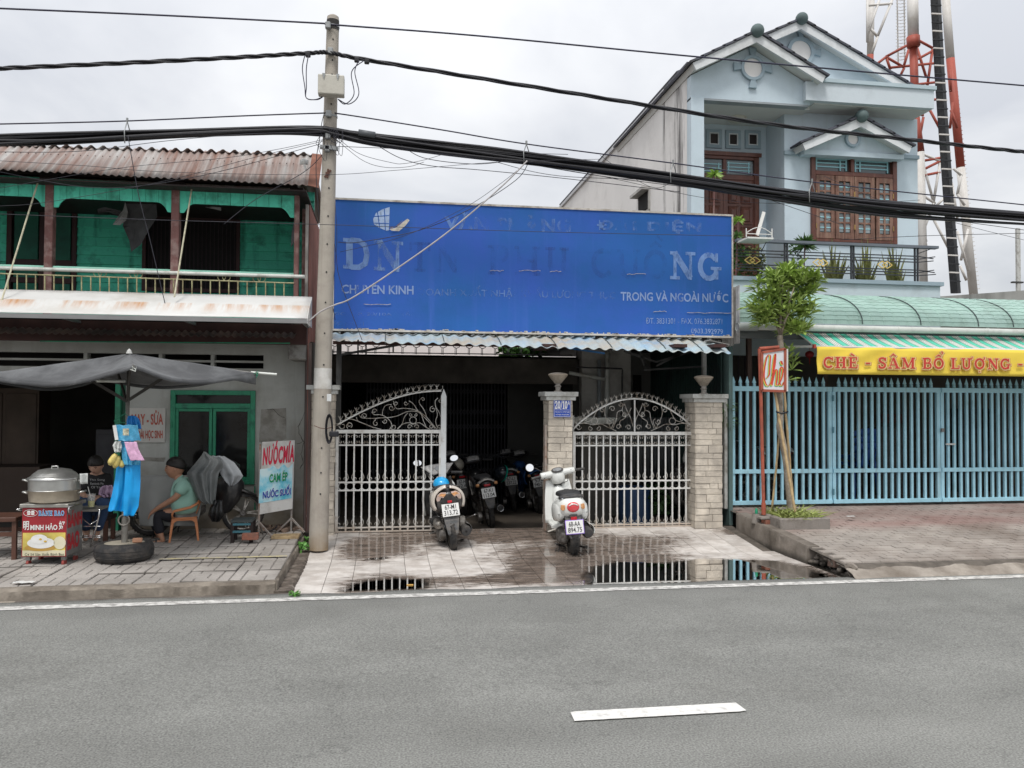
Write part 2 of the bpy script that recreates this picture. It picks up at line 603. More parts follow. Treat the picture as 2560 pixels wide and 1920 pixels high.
# ================================================================== GROUND
def shader(m):
 t = m.node_tree
 return t,t.nodes['Principled BSDF']
WATER_Z = -.010
def dz(y):       # height of the driveway
 return -.024 if y < 8.7 else -.024 + (y-8.7)/1.2*.124 if y < 9.9 else .1
asph = mat('asphalt',(.205,.206,.193),rough=.82,var=.10,vs=1.2,bump=.5,bs=260,dirt=(.172,.172,.160),da=.35,ds=.7,spec=.3)
def road_extra(m):
 """long wheel-track bands, coarse aggregate and thin cracks"""
 t,b = shader(m)
 L = t.links.new
 src = b.inputs['Base Color'].links[0].from_socket
 geo = t.nodes.new('ShaderNodeNewGeometry')
 mp = t.nodes.new('ShaderNodeMapping')
 mp.inputs['Scale'].default_value = (.12,1.6,1)
 mp.inputs['Rotation'].default_value = (0,0,.02)
 L(geo.outputs['Position'],mp.inputs[0])
 n = t.nodes.new('ShaderNodeTexNoise')
 n.inputs['Scale'].default_value = 1.3
 n.inputs['Detail'].default_value = 5
 L(mp.outputs[0],n.inputs['Vector'])
 r = t.nodes.new('ShaderNodeMapRange')
 r.inputs[1].default_value,r.inputs[2].default_value = .3,.7
 r.inputs[3].default_value,r.inputs[4].default_value = .92,1.07
 L(n.outputs[0],r.inputs[0])
 n2 = t.nodes.new('ShaderNodeTexNoise')
 n2.inputs['Scale'].default_value = 95
 n2.inputs['Detail'].default_value = 3
 L(geo.outputs['Position'],n2.inputs['Vector'])
 r2 = t.nodes.new('ShaderNodeMapRange')
 r2.inputs[1].default_value,r2.inputs[2].default_value = .28,.72
 r2.inputs[3].default_value,r2.inputs[4].default_value = .55,1.42
 L(n2.outputs[0],r2.inputs[0])
 vo = t.nodes.new('ShaderNodeTexVoronoi')
 vo.feature = 'DISTANCE_TO_EDGE'
 vo.inputs['Scale'].default_value = .55
 nn = t.nodes.new('ShaderNodeTexNoise')
 nn.inputs['Scale'].default_value = 2.5
 nn.inputs['Detail'].default_value = 6
 L(geo.outputs['Position'],nn.inputs['Vector'])
 va = t.nodes.new('ShaderNodeVectorMath'); va.operation = 'ADD'
 L(geo.outputs['Position'],va.inputs[0]); L(nn.outputs['Color'],va.inputs[1])
 L(va.outputs[0],vo.inputs['Vector'])
 r3 = t.nodes.new('ShaderNodeMapRange')
 r3.inputs[1].default_value,r3.inputs[2].default_value = .0,.006
 r3.inputs[3].default_value,r3.inputs[4].default_value = .8,1.0
 L(vo.outputs['Distance'],r3.inputs[0])
 m1 = t.nodes.new('ShaderNodeMath'); m1.operation = 'MULTIPLY'
 L(r.outputs[0],m1.inputs[0]); L(r2.outputs[0],m1.inputs[1])
 m2 = t.nodes.new('ShaderNodeMath'); m2.operation = 'MULTIPLY'
 L(m1.outputs[0],m2.inputs[0]); L(r3.outputs[0],m2.inputs[1])
 h = t.nodes.new('ShaderNodeHueSaturation')
 L(m2.outputs[0],h.inputs['Value'])
 L(src,h.inputs['Color'])
 L(h.outputs[0],b.inputs['Base Color'])
road_extra(asph)
earth = mat('earth',(.12,.10,.08),rough=.95,var=.3,vs=2,bump=.6,bs=50)
tag(MB().box(-400,400,-300,500,-.12,-.08).obj('ground',earth),kind='structure')
# the road, its far edge ragged where it meets kerb and driveway
mb = MB()
edge = []
xx = -60
while xx < 60:
 fine = -5 < xx < 8
 yb = 7.25 + (.05*nz(xx*1.7) + .018*nz(xx*7) + .008*nz(xx*23) if fine else 0)
 edge.append((xx,yb))
 xx += .04 if fine else 1.
edge.append((60,7.25))
vs = []; fs = []
for x,y in edge:
 vs += [(x,-12,0),(x,3,.012),(x,y-.12,0),(x,y,-.006),(x,y+.01,-.05)]
for i in range(len(edge)-1):
 for j in range(4):
  a = i*5+j
  fs.append((a,a+5,a+6,a+1))
tag(mb.add(vs,fs).obj('road',asph,smooth=True),kind='structure')
# dusty concrete gutter strip between asphalt and kerb
gut = mat('gutter_concrete',(.17,.15,.13),rough=.9,var=.2,vs=4,bump=.5,bs=60,dirt=(.07,.058,.048),da=.9,ds=2.2)
mb = MB().box(-60,-.8,7.16,7.32,-.06,-.007)
mb.box(4.45,60,7.12,7.6,-.06,-.007)
tag(mb.obj('gutter',gut),kind='structure')
paint = mat('road_paint',(.60,.59,.56),rough=.7,var=.12,vs=9,dirt=(.22,.21,.2),da=.62,ds=16,bump=.2,bs=150)
def strip(name,pts_a,pts_b,z,m):
 mb = MB()
 n = len(pts_a)
 vs = [(*p,z) for p in pts_a] + [(*p,z) for p in pts_b]
 fs = [(i,i+1,n+i+1,n+i) for i in range(n-1)]
 return mb.add(vs,fs).obj(name,m)
xs = [-60,-30,-12] + [-6+.05*i for i in range(300)] + [12,30,60]
pa = [(x,6.955 + .006*nz(x*9,3) + .004*nz(x*40)) for x in xs]
pb = [(x,7.072 + .008*nz(x*8,9) + .005*nz(x*33,5)) for x in xs]
tag(strip('edge_line',pa,pb,.005,paint),kind='structure')
def dash(x0,x1):
 xs = [x0+(x1-x0)*i/30 for i in range(31)]
 pa = [(x,4.112 + .004*nz(x*20,1)) for x in xs]
 pb = [(x,4.238 + .004*nz(x*20,7)) for x in xs]
 pb[0] = (pb[0][0]+.006,pb[0][1]-.01); pa[-1] = (pa[-1][0]+.008,pa[-1][1]+.01)
 tag(strip('centre_dash',pa,pb,.0165,mat('dash_paint',(.66,.65,.62),rough=.7,var=.05,vs=9,dirt=(.42,.41,.39),da=.3,ds=22,bump=.2,bs=150)),kind='structure')
dash(.978,1.914)
for k in (-4,-3,-2,-1,1,2,3,4):
 dash(.978+k*4.6,1.914+k*4.6)
tag(MB().box(-60,60,-16,-12,-.05,.12).obj('pavement',mat('far_paving',(.25,.24,.22))),kind='structure')

# ---- left pavement: concrete slabs with small raised pads
conc = mat('kerb_concrete',(.27,.235,.195),rough=.9,var=.18,vs=3,bump=.6,bs=45,dirt=(.12,.10,.08),da=.8,ds=2.3)
slabm = mat('slab',(.345,.32,.295),rough=.88,var=.14,vs=2.2,bump=.5,bs=120,dirt=(.22,.20,.18),da=.6,ds=1.2,rnd=.09)
joint = mat('joint_dirt',(.11,.095,.08),rough=.95,var=.3,vs=10,bump=.5,bs=80)
def lz(y): return .085+(y-7.3)/2.7*.06
LP = MB().prism([(-60,7.4,-.05),(-60,7.4,lz(7.4)-.015),(-60,10,lz(10)-.015),(-60,10,-.05)],(59.07,0,0)).obj('pavement',joint)
tag(LP,kind='structure')
def slab_mesh(seed):
 r = random.Random(seed)
 lay = r.choice([[(0,0,2,1),(2,0,1,2),(3,0,1,2),(0,1,1,2),(1,1,1,2),(2,2,2,1),(0,3,2,1),(2,3,2,1)],
     [(0,0,1,2),(1,0,2,1),(3,0,1,2),(1,1,2,1),(0,2,2,1),(2,2,1,2),(3,2,1,2),(0,3,2,1)],
     [(0,0,2,1),(2,0,2,1),(0,1,1,2),(1,1,2,1),(3,1,1,2),(1,2,1,2),(2,2,1,2),(0,3,1,1),(3,3,1,1)]])
 mb = MB()
 c = .0985
 o = -.197
 mb.box(o,-o,o,-o,-.03,.009)
 for x,y,w,h in lay:
  g = .0045
  x0,x1,y0,y1 = o+x*c+g,o+(x+w)*c-g,o+y*c+g,o+(y+h)*c-g
  zt = .0165 + r.uniform(-.001,.001)
  q = .004
  mb.add([(x0,y0,.008),(x1,y0,.008),(x1,y1,.008),(x0,y1,.008),(x0+q,y0+q,zt),(x1-q,y0+q,zt),(x1-q,y1-q,zt),(x0+q,y1-q,zt)],
               [(4,5,6,7),(0,1,5,4),(1,2,6,5),(2,3,7,6),(3,0,4,7)])
 me = mesh_of(mb,slabm)
 me.materials.append(mat('groove',(.17,.155,.14),rough=.95,var=.2))
 for i in range(6): me.polygons[i].material_index = 1
 return me
SL = [slab_mesh(i) for i in range(6)]
r = random.Random(3)
for i in range(16):
 for j in range(7):
  x,y = -1.135-i*.4,7.6+j*.4
  if y > 10: continue
  rz = r.choice([0,PI/2,PI,-PI/2])
  piece('slab',r.choice(SL),LP,(x+r.uniform(-.002,.002),y+r.uniform(-.002,.002),lz(y)-.012+r.uniform(-.002,.003)),(.022+r.uniform(-.006,.006),r.uniform(-.006,.006),rz+r.uniform(-.004,.004)))
def rough_bar(mb,p0,p1,w,z0,z1,n,amp=.008,seed=0):
 """kerb-like bar from p0 to p1 (left edge), width w to the far side, slightly lumpy"""
 p0,p1 = Vector(p0),Vector(p1)
 d = (p1-p0).normalized()
 q = Vector((-d.y,d.x,0))
 rings = []
 for i in range(n+1):
  p = p0.lerp(p1,i/n)
  f = lambda k: amp*nz(i*.37+seed,k*3.1)
  rings.append([p+Vector((0,0,z0)),p+q*f(1)+Vector((0,0,z1-.02+f(2))),p+q*(.018+f(3))+Vector((0,0,z1+f(4)*.5)),p+q*(w-.01)+Vector((0,0,z1+f(5)*.4)),p+q*w+Vector((0,0,z0))])
 return mb.loft(rings)
mb = MB()
rough_bar(mb,(-60,7.3,0),(-4.6,7.3,0),.11,-.05,.09,60)
rough_bar(mb,(-4.6,7.3,0),(-.93,7.3,0),.11,-.05,.09,130,.012,5)
tag(mb.obj('kerb',conc,smooth='auto'),kind='structure')
mb = MB()
rough_bar(mb,(-.79,7.30,0),(-.79,9.95,0),.16,-.08,.012,90,.022,9)
tag(mb.obj('dirt_channel',mat('channel_dirt',(.10,.08,.065),rough=.95,var=.35,vs=14,bump=.8,bs=40,dirt=(.22,.19,.16),da=.5,ds=9),smooth='auto'),kind='structure')
mb = MB()
rough_bar(mb,(-.915,7.32,0),(-.915,9.9,0),.03,-.05,.10,90,.010,4)
tag(mb.obj('kerb',conc,smooth='auto'),kind='structure')
# spill of cement at the foot of the kerb, far left
mb = MB()
mb.grid(lambda u,v: (-5.6+u*2.6,7.12+v*.17,-.005+.09*v*v*max(0,(1-u*1.05))+.012*nz(u*9,v*4)),40,5)
tag(mb.obj('cement_apron',mat('cement',(.38,.34,.28),rough=.9,var=.2,vs=3,dirt=(.13,.11,.09),da=.8,ds=2.5),smooth=True),kind='structure')

# ---- driveway of square tiles, stained and partly wet
def tile_mat():
 m = bpy.data.materials.new('stained_tile')
 m.use_nodes = True
 t = m.node_tree
 L = t.links.new
 b = t.nodes['Principled BSDF']
 geo = t.nodes.new('ShaderNodeNewGeometry')
 P = geo.outputs['Position']
 def M(op,a,b_=None,clamp=False):
  n = t.nodes.new('ShaderNodeMath'); n.operation = op; n.use_clamp = clamp
  for i,v in enumerate((a,b_)):
   if v is None: continue
   if isinstance(v,(int,float)): n.inputs[i].default_value = v
   else: L(v,n.inputs[i])
  return n.outputs[0]
 def noise(sc,det=6,scale=(1,1,1),ro=.6,rot=0.):
  mp = t.nodes.new('ShaderNodeMapping')
  mp.inputs['Scale'].default_value = scale
  mp.inputs['Rotation'].default_value = (0,0,rot)
  L(P,mp.inputs[0])
  n = t.nodes.new('ShaderNodeTexNoise')
  n.inputs['Scale'].default_value = sc
  n.inputs['Detail'].default_value = det
  n.inputs['Roughness'].default_value = ro
  L(mp.outputs[0],n.inputs['Vector'])
  return n.outputs[0]
 def blob(px,py,pw,ph,amp):
  c = gr(px,py,-.02)
  sx = abs(gr(px+pw,py,-.02).x - c.x)
  sy = abs(gr(px,py-ph,-.02).y - c.y)
  s1 = t.nodes.new('ShaderNodeVectorMath'); s1.operation = 'SUBTRACT'
  L(P,s1.inputs[0]); s1.inputs[1].default_value = (c.x,c.y,0)
  s2 = t.nodes.new('ShaderNodeVectorMath'); s2.operation = 'MULTIPLY'
  L(s1.outputs[0],s2.inputs[0]); s2.inputs[1].default_value = (1/sx,1/sy,0)
  s3 = t.nodes.new('ShaderNodeVectorMath'); s3.operation = 'DOT_PRODUCT'
  L(s2.outputs[0],s3.inputs[0]); L(s2.outputs[0],s3.inputs[1])
  e = M('EXPONENT',M('MULTIPLY',s3.outputs['Value'],-1))
  return M('MULTIPLY',e,amp)
 acc = None
 for a in [(930,1385,110,18,.85),(980,1455,130,16,1.0),(1010,1360,110,12,.45),(1220,1350,210,17,.72),(1310,1358,120,8,.5),
              (1380,1400,130,26,.8),(1300,1445,160,14,.8),(1560,1385,170,26,.75),(1600,1440,200,25,1.0),(1900,1430,200,22,1.0),
              (1640,1362,120,9,.45),(1860,1345,60,7,.9),(1330,1420,60,14,.5),(1180,1338,160,8,.35),
              (790,1410,50,60,-.5),(1080,1412,150,13,-.35),(1640,1335,130,9,-.6),(1820,1375,130,12,-.5)]:
  q = blob(*a)
  acc = q if acc is None else M('ADD',acc,q)
 n1 = noise(2.2,9,(1,1.4,1),.72)
 n2 = noise(13,6,(.5,2.2,1),.7,.25)
 fld = M('ADD',acc,M('ADD',M('MULTIPLY',M('SUBTRACT',n1,.5),1.6),M('MULTIPLY',M('SUBTRACT',n2,.5),1.7)))
 def ramp(x,lo,hi,a=0.,b2=1.):
  r_ = t.nodes.new('ShaderNodeMapRange'); r_.clamp = True
  r_.interpolation_type = 'SMOOTHSTEP'
  for i,v in ((1,lo),(2,hi),(3,a),(4,b2)): r_.inputs[i].default_value = v
  L(x,r_.inputs[0])
  return r_.outputs[0]
 st = ramp(fld,-.02,.6)
 def mix(f,a,c):
  n = t.nodes.new('ShaderNodeMix'); n.data_type = 'RGBA'
  if isinstance(f,(int,float)): n.inputs[0].default_value = f
  else: L(f,n.inputs[0])
  for i,v in ((6,a),(7,c)):
   if isinstance(v,tuple): n.inputs[i].default_value = (*v,1)
   else: L(v,n.inputs[i])
  return n.outputs[2]
 info = t.nodes.new('ShaderNodeObjectInfo')
 clean = mix(ramp(noise(5,7,(1,1,1),.7),.35,.65),(.44,.40,.365),(.60,.565,.53))
 hs = t.nodes.new('ShaderNodeHueSaturation')
 L(ramp(info.outputs['Random'],0,1,.92,1.06),hs.inputs['Value'])
 L(clean,hs.inputs['Color'])
 speck = ramp(noise(55,3),.62,.74,0,.35)
 cc = mix(speck,hs.outputs[0],(.25,.22,.19))
 brown = mix(ramp(noise(9,8,(.6,1.8,1),.75),.3,.7),(.045,.032,.024),(.24,.185,.15))
 cc = mix(M('MULTIPLY',st,.92),cc,brown)
 L(cc,b.inputs['Base Color'])
 wet = ramp(fld,.08,.65)
 L(ramp(wet,0,1,.62,.09),b.inputs['Roughness'])
 L(ramp(wet,0,1,.35,.8),b.inputs['Specular IOR Level'])
 bp = t.nodes.new('ShaderNodeBump')
 bp.inputs['Distance'].default_value = .004
 L(ramp(wet,0,1,.35,.03),bp.inputs['Strength'])
 L(noise(70,4),bp.inputs['Height'])
 L(bp.outputs[0],b.inputs['Normal'])
 return m
tilem = tile_mat()
DW = MB()
DWs = [(-.80,7.18),(4.62,7.18),(4.40,8.7),(4.40,9.95),(-.80,9.95),(-.80,8.7)]
DW.add([(-.80,7.17,-.034),(4.75,7.17,-.034),(4.42,8.7,-.034),(-.80,8.7,-.034),(-.80,9.9,.09),(4.42,9.9,.09)],[(0,1,2,3),(3,2,5,4)])
DW = tag(DW.obj('driveway',joint),kind='structure')
PT = .2535
tb = MB()
h = PT/2-.0022
tb.add([(-h,-h,-.012),(h,-h,-.012),(h,h,-.012),(-h,h,-.012),(-h,-h,-.0015),(h,-h,-.0015),(h,h,-.0015),(-h,h,-.0015),
  (-h+.002,-h+.002,0),(h-.002,-h+.002,0),(h-.002,h-.002,0),(-h+.002,h-.002,0)],
       [(8,9,10,11),(4,5,9,8),(5,6,10,9),(6,7,11,10),(7,4,8,11),(0,1,5,4),(1,2,6,5),(2,3,7,6),(3,0,4,7)])
TM = mesh_of(tb,tilem)
r = random.Random(11)
for j in range(11):
 for i in range(22):
  x = -.80+PT/2+.003+i*PT
  y = 7.20+PT/2+j*PT
  lim = 4.72-(y-7.2)*.2 if y < 8.7 else 4.41
  if x+PT/2 > lim+.1 or y+PT/2 > 10.02: continue
  y0,y1 = y-PT/2,y+PT/2
  z = (dz(y0)+dz(y1))/2
  piece('tile',TM,DW,(x,y,z+r.uniform(-.0008,.0008)),(math.atan2(dz(y1)-dz(y0),PT)+r.uniform(-.002,.002),r.uniform(-.002,.002),0))
# standing water
def water_mat():
 m = bpy.data.materials.new('puddle_water')
 m.use_nodes = True
 t = m.node_tree
 L = t.links.new
 t.nodes.remove(t.nodes['Principled BSDF'])
 out = t.nodes['Material Output']
 tr = t.nodes.new('ShaderNodeBsdfTransparent')
 tr.inputs[0].default_value = (.72,.64,.56,1)
 gl = t.nodes.new('ShaderNodeBsdfGlossy')
 gl.inputs['Roughness'].default_value = .012
 gl.inputs['Color'].default_value = (.95,.95,.95,1)
 df = t.nodes.new('ShaderNodeBsdfDiffuse')
 df.inputs[0].default_value = (.25,.195,.15,1)
 m0 = t.nodes.new('ShaderNodeMixShader')
 n0 = t.nodes.new('ShaderNodeTexNoise'); n0.inputs['Scale'].default_value = 4; n0.inputs['Detail'].default_value = 8
 r0 = t.nodes.new('ShaderNodeMapRange'); r0.inputs[1].default_value = .3; r0.inputs[2].default_value = .7; r0.inputs[3].default_value = .4; r0.inputs[4].default_value = .9
 g0 = t.nodes.new('ShaderNodeNewGeometry'); L(g0.outputs['Position'],n0.inputs['Vector'])
 L(n0.outputs[0],r0.inputs[0]); L(r0.outputs[0],m0.inputs[0]); L(tr.outputs[0],m0.inputs[1]); L(df.outputs[0],m0.inputs[2])
 fr = t.nodes.new('ShaderNodeFresnel')
 fr.inputs[0].default_value = 1.42
 mx = t.nodes.new('ShaderNodeMixShader')
 n = t.nodes.new('ShaderNodeTexNoise')
 n.inputs['Scale'].default_value = 2.
 bp = t.nodes.new('ShaderNodeBump')
 bp.inputs['Strength'].default_value = .04
 bp.inputs['Distance'].default_value = .01
 L(n.outputs[0],bp.inputs['Height'])
 L(bp.outputs[0],gl.inputs['Normal'])
 L(fr.outputs[0],mx.inputs[0]); L(m0.outputs[0],mx.inputs[1]); L(gl.outputs[0],mx.inputs[2])
 at_ = t.nodes.new('ShaderNodeAttribute'); at_.attribute_name = 'depth'
 n9 = t.nodes.new('ShaderNodeTexNoise'); n9.inputs['Scale'].default_value = 22; n9.inputs['Detail'].default_value = 6
 L(g0.outputs['Position'],n9.inputs['Vector'])
 a9 = t.nodes.new('ShaderNodeMath'); a9.operation = 'MULTIPLY_ADD'; L(at_.outputs['Fac'],a9.inputs[0]); a9.inputs[1].default_value = 1.0; L(n9.outputs[0],a9.inputs[2])
 r9 = t.nodes.new('ShaderNodeMapRange'); r9.inputs[1].default_value = .60; r9.inputs[2].default_value = 1.25; L(a9.outputs[0],r9.inputs[0])
 t9 = t.nodes.new('ShaderNodeBsdfTransparent')
 m9 = t.nodes.new('ShaderNodeMixShader'); L(r9.outputs[0],m9.inputs[0]); L(t9.outputs[0],m9.inputs[1]); L(mx.outputs[0],m9.inputs[2])
 L(m9.outputs[0],out.inputs[0])
 return m
wat = water_mat()
def puddle(px,seed):
 pts = [gr(x,y,WATER_Z) for x,y in px]
 out = []
 n = len(pts)
 for i in range(n):
  a,b = pts[i],pts[(i+1) % n]
  k = max(2,int((b-a).length/.04))
  for j in range(k):
   p = a.lerp(b,j/k)
   q = Vector((nz(p.x*4+seed,p.y*4),nz(p.x*4,p.y*4+seed),0))*.035 + Vector((nz(p.x*16+seed,p.y*16),nz(p.x*16,p.y*16+seed),0))*.018
   out.append((p.x+q.x,p.y+q.y,WATER_Z))
 c = sum((Vector(p) for p in out),Vector())/len(out)
 mb = MB()
 k = len(out)
 inn = []
 for i,p in enumerate(out):
  d = c-Vector(p)
  t = min(.5,.2/max(.05,d.length))
  inn.append(Vector(p)+d*t)
 mb.add(list(out)+inn,[(i,(i+1) % k,(i+1) % k+k,i+k) for i in range(k)]+[tuple(range(k,2*k))])
 o = mb.obj('water',wat,recalc=False)
 a = o.data.attributes.new('depth','FLOAT','POINT')
 for i in range(2*k): a.data[i].value = 0 if i < k else 1
 tag(o,kind='structure')
puddle([(830,1482),(850,1462),(900,1449),(975,1442),(1080,1444),(1100,1460),(1085,1474),(960,1480)],1)
puddle([(1450,1466),(1440,1440),(1460,1415),(1530,1402),(1640,1404),(1745,1393),(1850,1396),(1965,1400),(2030,1416),(2075,1432),(2128,1440),(2100,1450),(1800,1458)],2)
puddle([(905,1402),(918,1380),(960,1368),(1010,1366),(1000,1388),(955,1402)],3)
# ---- garage floor behind the gates
gfl = mat('garage_floor',(.15,.128,.11),rough=.55,var=.2,vs=2,bump=.3,bs=60,dirt=(.05,.042,.035),da=.8,ds=1.4)
mb = MB().grid(lambda u,v: (-.84+5.3*u,9.9+8.1*v,.096-.216*min(1,v*8.1/.55)),2,60)
tag(mb.obj('floor',gfl,smooth=True),kind='structure')
# ---- right pavement of small worn pavers, sloping down to the road
def rz(x,y):
 t = min(1,max(0,(y-7.3)/2.85))
 s = .10 + .20*t
 if y < 7.3: s = .10-(7.3-y)*1.05
 return s
pvm = mat('paver',(.335,.30,.268),rough=.85,var=.16,vs=2.5,bump=.6,bs=110,dirt=(.20,.165,.14),da=.6,ds=.8,rnd=.06)
def red_patch(m):
 t,b = shader(m)
 L = t.links.new
 src = b.inputs['Base Color'].links[0].from_socket
 geo = t.nodes.new('ShaderNodeNewGeometry')
 mp = t.nodes.new('ShaderNodeMapping')
 mp.inputs['Scale'].default_value = (.35,1.1,1)
 mp.inputs['Rotation'].default_value = (0,0,-.35)
 L(geo.outputs['Position'],mp.inputs[0])
 n = t.nodes.new('ShaderNodeTexNoise')
 n.inputs['Scale'].default_value = .9; n.inputs['Detail'].default_value = 4
 L(mp.outputs[0],n.inputs['Vector'])
 sp = t.nodes.new('ShaderNodeSeparateXYZ'); L(geo.outputs['Position'],sp.inputs[0])
 r_ = t.nodes.new('ShaderNodeMapRange'); r_.inputs[1].default_value = 8.5; r_.inputs[2].default_value = 9.0; L(sp.outputs[1],r_.inputs[0])
 r2 = t.nodes.new('ShaderNodeMapRange'); r2.inputs[1].default_value = .36; r2.inputs[2].default_value = .6; r2.inputs[4].default_value = .6; L(n.outputs[0],r2.inputs[0])
 mm = t.nodes.new('ShaderNodeMath'); mm.operation = 'MULTIPLY'; L(r_.outputs[0],mm.inputs[0]); L(r2.outputs[0],mm.inputs[1])
 mx = t.nodes.new('ShaderNodeMix'); mx.data_type = 'RGBA'
 L(mm.outputs[0],mx.inputs[0]); L(src,mx.inputs[6]); mx.inputs[7].default_value = (.26,.13,.115,1)
 L(mx.outputs[2],b.inputs['Base Color'])
red_patch(pvm)
mb = MB()
mb.grid(lambda u,v: (4.42+u*55,7.22+v*2.98,rz(0,7.22+v*2.98)-.008),2,30)
mb.grid(lambda u,v: (4.42+u*55,10.2+v*5,.292),2,1)
RP = tag(mb.obj('pavement',joint),kind='structure')
def paver(w=.196,d=.096):
 mb = MB()
 a,b,q = w/2,d/2,.005
 return mb.add([(-a,-b,-.01),(a,-b,-.01),(a,b,-.01),(-a,b,-.01),(-a+q,-b+q,.004),(a-q,-b+q,.004),(a-q,b-q,.004),(-a+q,b-q,.004)],
                  [(4,5,6,7),(0,1,5,4),(1,2,6,5),(2,3,7,6),(3,0,4,7)])
PV = mesh_of(paver(),pvm)
r = random.Random(5)
cand = []
for j in range(28):
 for i in range(26):
  x = 4.55 + i*.2 + (j % 2)*.1
  y = 7.42 + j*.1
  if y > 10.12: continue
  if x < 4.44+.1: continue
  cand.append((x,y,j))
near = sorted(cand,key=lambda c: c[1]+abs(c[0]-6)*.25)[:300]
ns = set(near)
rest = MB()
for c in cand:
 x,y,j = c
 sl = math.atan2(rz(x,y+.05)-rz(x,y-.05),.1)
 M_ = Matrix.Translation((x+r.uniform(-.002,.002),y+r.uniform(-.002,.002),rz(x,y)+r.uniform(-.0035,.0025))) @ Matrix.Rotation(r.uniform(-.025,.025),4,'Z') @ Matrix.Rotation(sl+r.uniform(-.02,.02),4,'X') @ Matrix.Rotation(r.uniform(-.012,.012),4,'Y')
 if c in ns:
  o = piece('paver',PV,RP)
  o.matrix_local = Matrix.Translation(-RP.location) @ M_
 else:
  s0 = len(rest.v)
  pm = paver()
  pm.xf(M_)
  rest.add(pm.v,pm.f)
tag(rest.obj('pavers',pvm,RP),kind='stuff')
# rounded cement lip where the pavement meets the road
lip = mat('cement_lip',(.33,.295,.255),rough=.9,var=.2,vs=3,bump=.7,bs=45,dirt=(.15,.125,.1),da=.85,ds=2)
mb = MB()
def lipf(u,v):
 x = 4.42+u*u*12
 y = 7.10+v*.36
 prof = .10*math.sin(min(1,v*1.25)*PI/2)
 return (x+.02*nz(u*40,v*5),y+.025*nz(u*30,v*3),-.02+prof+.018*nz(x*3.3,v*2)+.006*nz(x*14,v*9))
mb.grid(lipf,160,9)
tag(mb.obj('kerb',lip,smooth=True),kind='structure')
# retaining kerb on the driveway side, broken open near the road
kerbm = mat('kerb_wall',(.24,.21,.18),rough=.9,var=.2,vs=2.5,bump=.5,bs=50,dirt=(.09,.075,.06),da=.7,ds=2,zdirt=((.03,.026,.02),-.02,.07))
mb = MB()
rings = []
for i in range(41):
 y = 7.98+i*(9.72-7.98)/40
 zt = rz(0,y)+.012
 f = lambda k: .007*nz(y*5,k*3.3)
 zb = -.06 if y < 9.2 else -.0
 rings.append([(4.395+f(1),y,zb),(4.40+f(2),y,zt-.02),(4.415+f(3),y,zt+f(4)*.5),(4.54,y,zt),(4.55,y,zb)])
mb.loft(rings)
tag(mb.obj('kerb',kerbm,smooth='auto'),kind='structure')
mb = MB()
rr = random.Random(4)
for k in range(46):       # rubble in the broken drain
 y = 7.3+rr.random()*.7
 x = 4.46+rr.random()*.14
 s_ = rr.uniform(.015,.05)
 mb.add([],[])
 o0 = len(mb.v)
 mb.ball((0,0,0),(s_*rr.uniform(.8,1.6),s_*rr.uniform(.8,1.6),s_*.7),6,4)
 mb.xf(Matrix.Translation((x,y,-.01+rr.random()*.09)) @ Matrix.Rotation(rr.random()*3,4,'Z') @ Matrix.Rotation(rr.random(),4,'X'),o0)
tag(mb.obj('rubble',kerbm),'heap of broken stones in the open drain at the corner of the right pavement','rubble',kind='stuff')
drain = mat('drain_water',(.02,.018,.015),rough=.15,var=.3)
tag(MB().box(4.40,4.62,7.24,8.0,-.05,-.02).obj('drain_bed',drain),kind='structure')
brk = mat('red_brick',(.30,.12,.08),rough=.9,var=.2,vs=15,bump=.5,bs=90,dirt=(.16,.1,.08),da=.5,ds=9)
def brick(loc,rz_,m,label,tilt=(0,0),dim=(.18,.08,.08),group=None):
 mb = MB().cbox((0,0,dim[2]/2),dim)
 o = mb.obj('brick',m,bevel=.005)
 o.location = loc
 o.rotation_euler = (tilt[0],tilt[1],rz_)
 tag(o,label,'brick',group)
 return o
p = gr(2052,1404,.04)
brick((4.50,7.62,.01),1.4,mat('brick_muddy',(.22,.14,.11),rough=.9,var=.2,vs=15,dirt=(.12,.1,.08),da=.6),'muddy brick lying in the broken drain beside the puddle',(.1,.1))
# ================================================================== LEFT HOUSE: green timber upper floor over a plastered shop
def corr(p00,p10,p01,p11,pitch,amp,nrm,sub=6,rows=3,thick=.002,wob=0.,tri=False):
 """corrugated sheet between four corners; ribs run from p0x to p1x side (v direction)"""
 p00,p10,p01,p11 = map(Vector,(p00,p10,p01,p11))
 nrm = Vector(nrm)
 W = max((p10-p00).length,(p11-p01).length)
 k = max(1,round(W/pitch))
 def fn(u,v):
  a = p00.lerp(p10,u).lerp(p01.lerp(p11,u),v)
  ph = u*k
  if tri:
   w = max(0,1-abs((ph % 1)-.5)*5)
  else:
   w = math.sin(ph*2*PI)
  return a + nrm*(amp*w + wob*nz(u*W*2,v*2))
 return MB().grid(fn,k*sub,rows,thick)
rust = (.20,.085,.05)
green = mat('green_paint',(.10,.66,.47),rough=.62,var=.12,vs=3,bump=.25,bs=50,dirt=(.03,.15,.10),da=.4,ds=3,streak=(.02,.17,.11),sa=.4,ss=9,sz=.8,rnd=.07)
brownw = mat('brown_timber',(.16,.075,.068),rough=.75,var=.25,vs=8,bump=.4,bs=60,dirt=(.30,.22,.2),da=.5,ds=7,rnd=.05)
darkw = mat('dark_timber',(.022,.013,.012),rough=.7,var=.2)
blackm = mat('dark_interior',(.012,.011,.011),rough=.95,var=.2,bump=0)  # near-black stands in for the darkness inside rooms and openings
blackw = mat('dark_wall',(.085,.08,.07),rough=.95,var=.25,vs=1.2,bump=0)  # room darkness is put into this wall colour
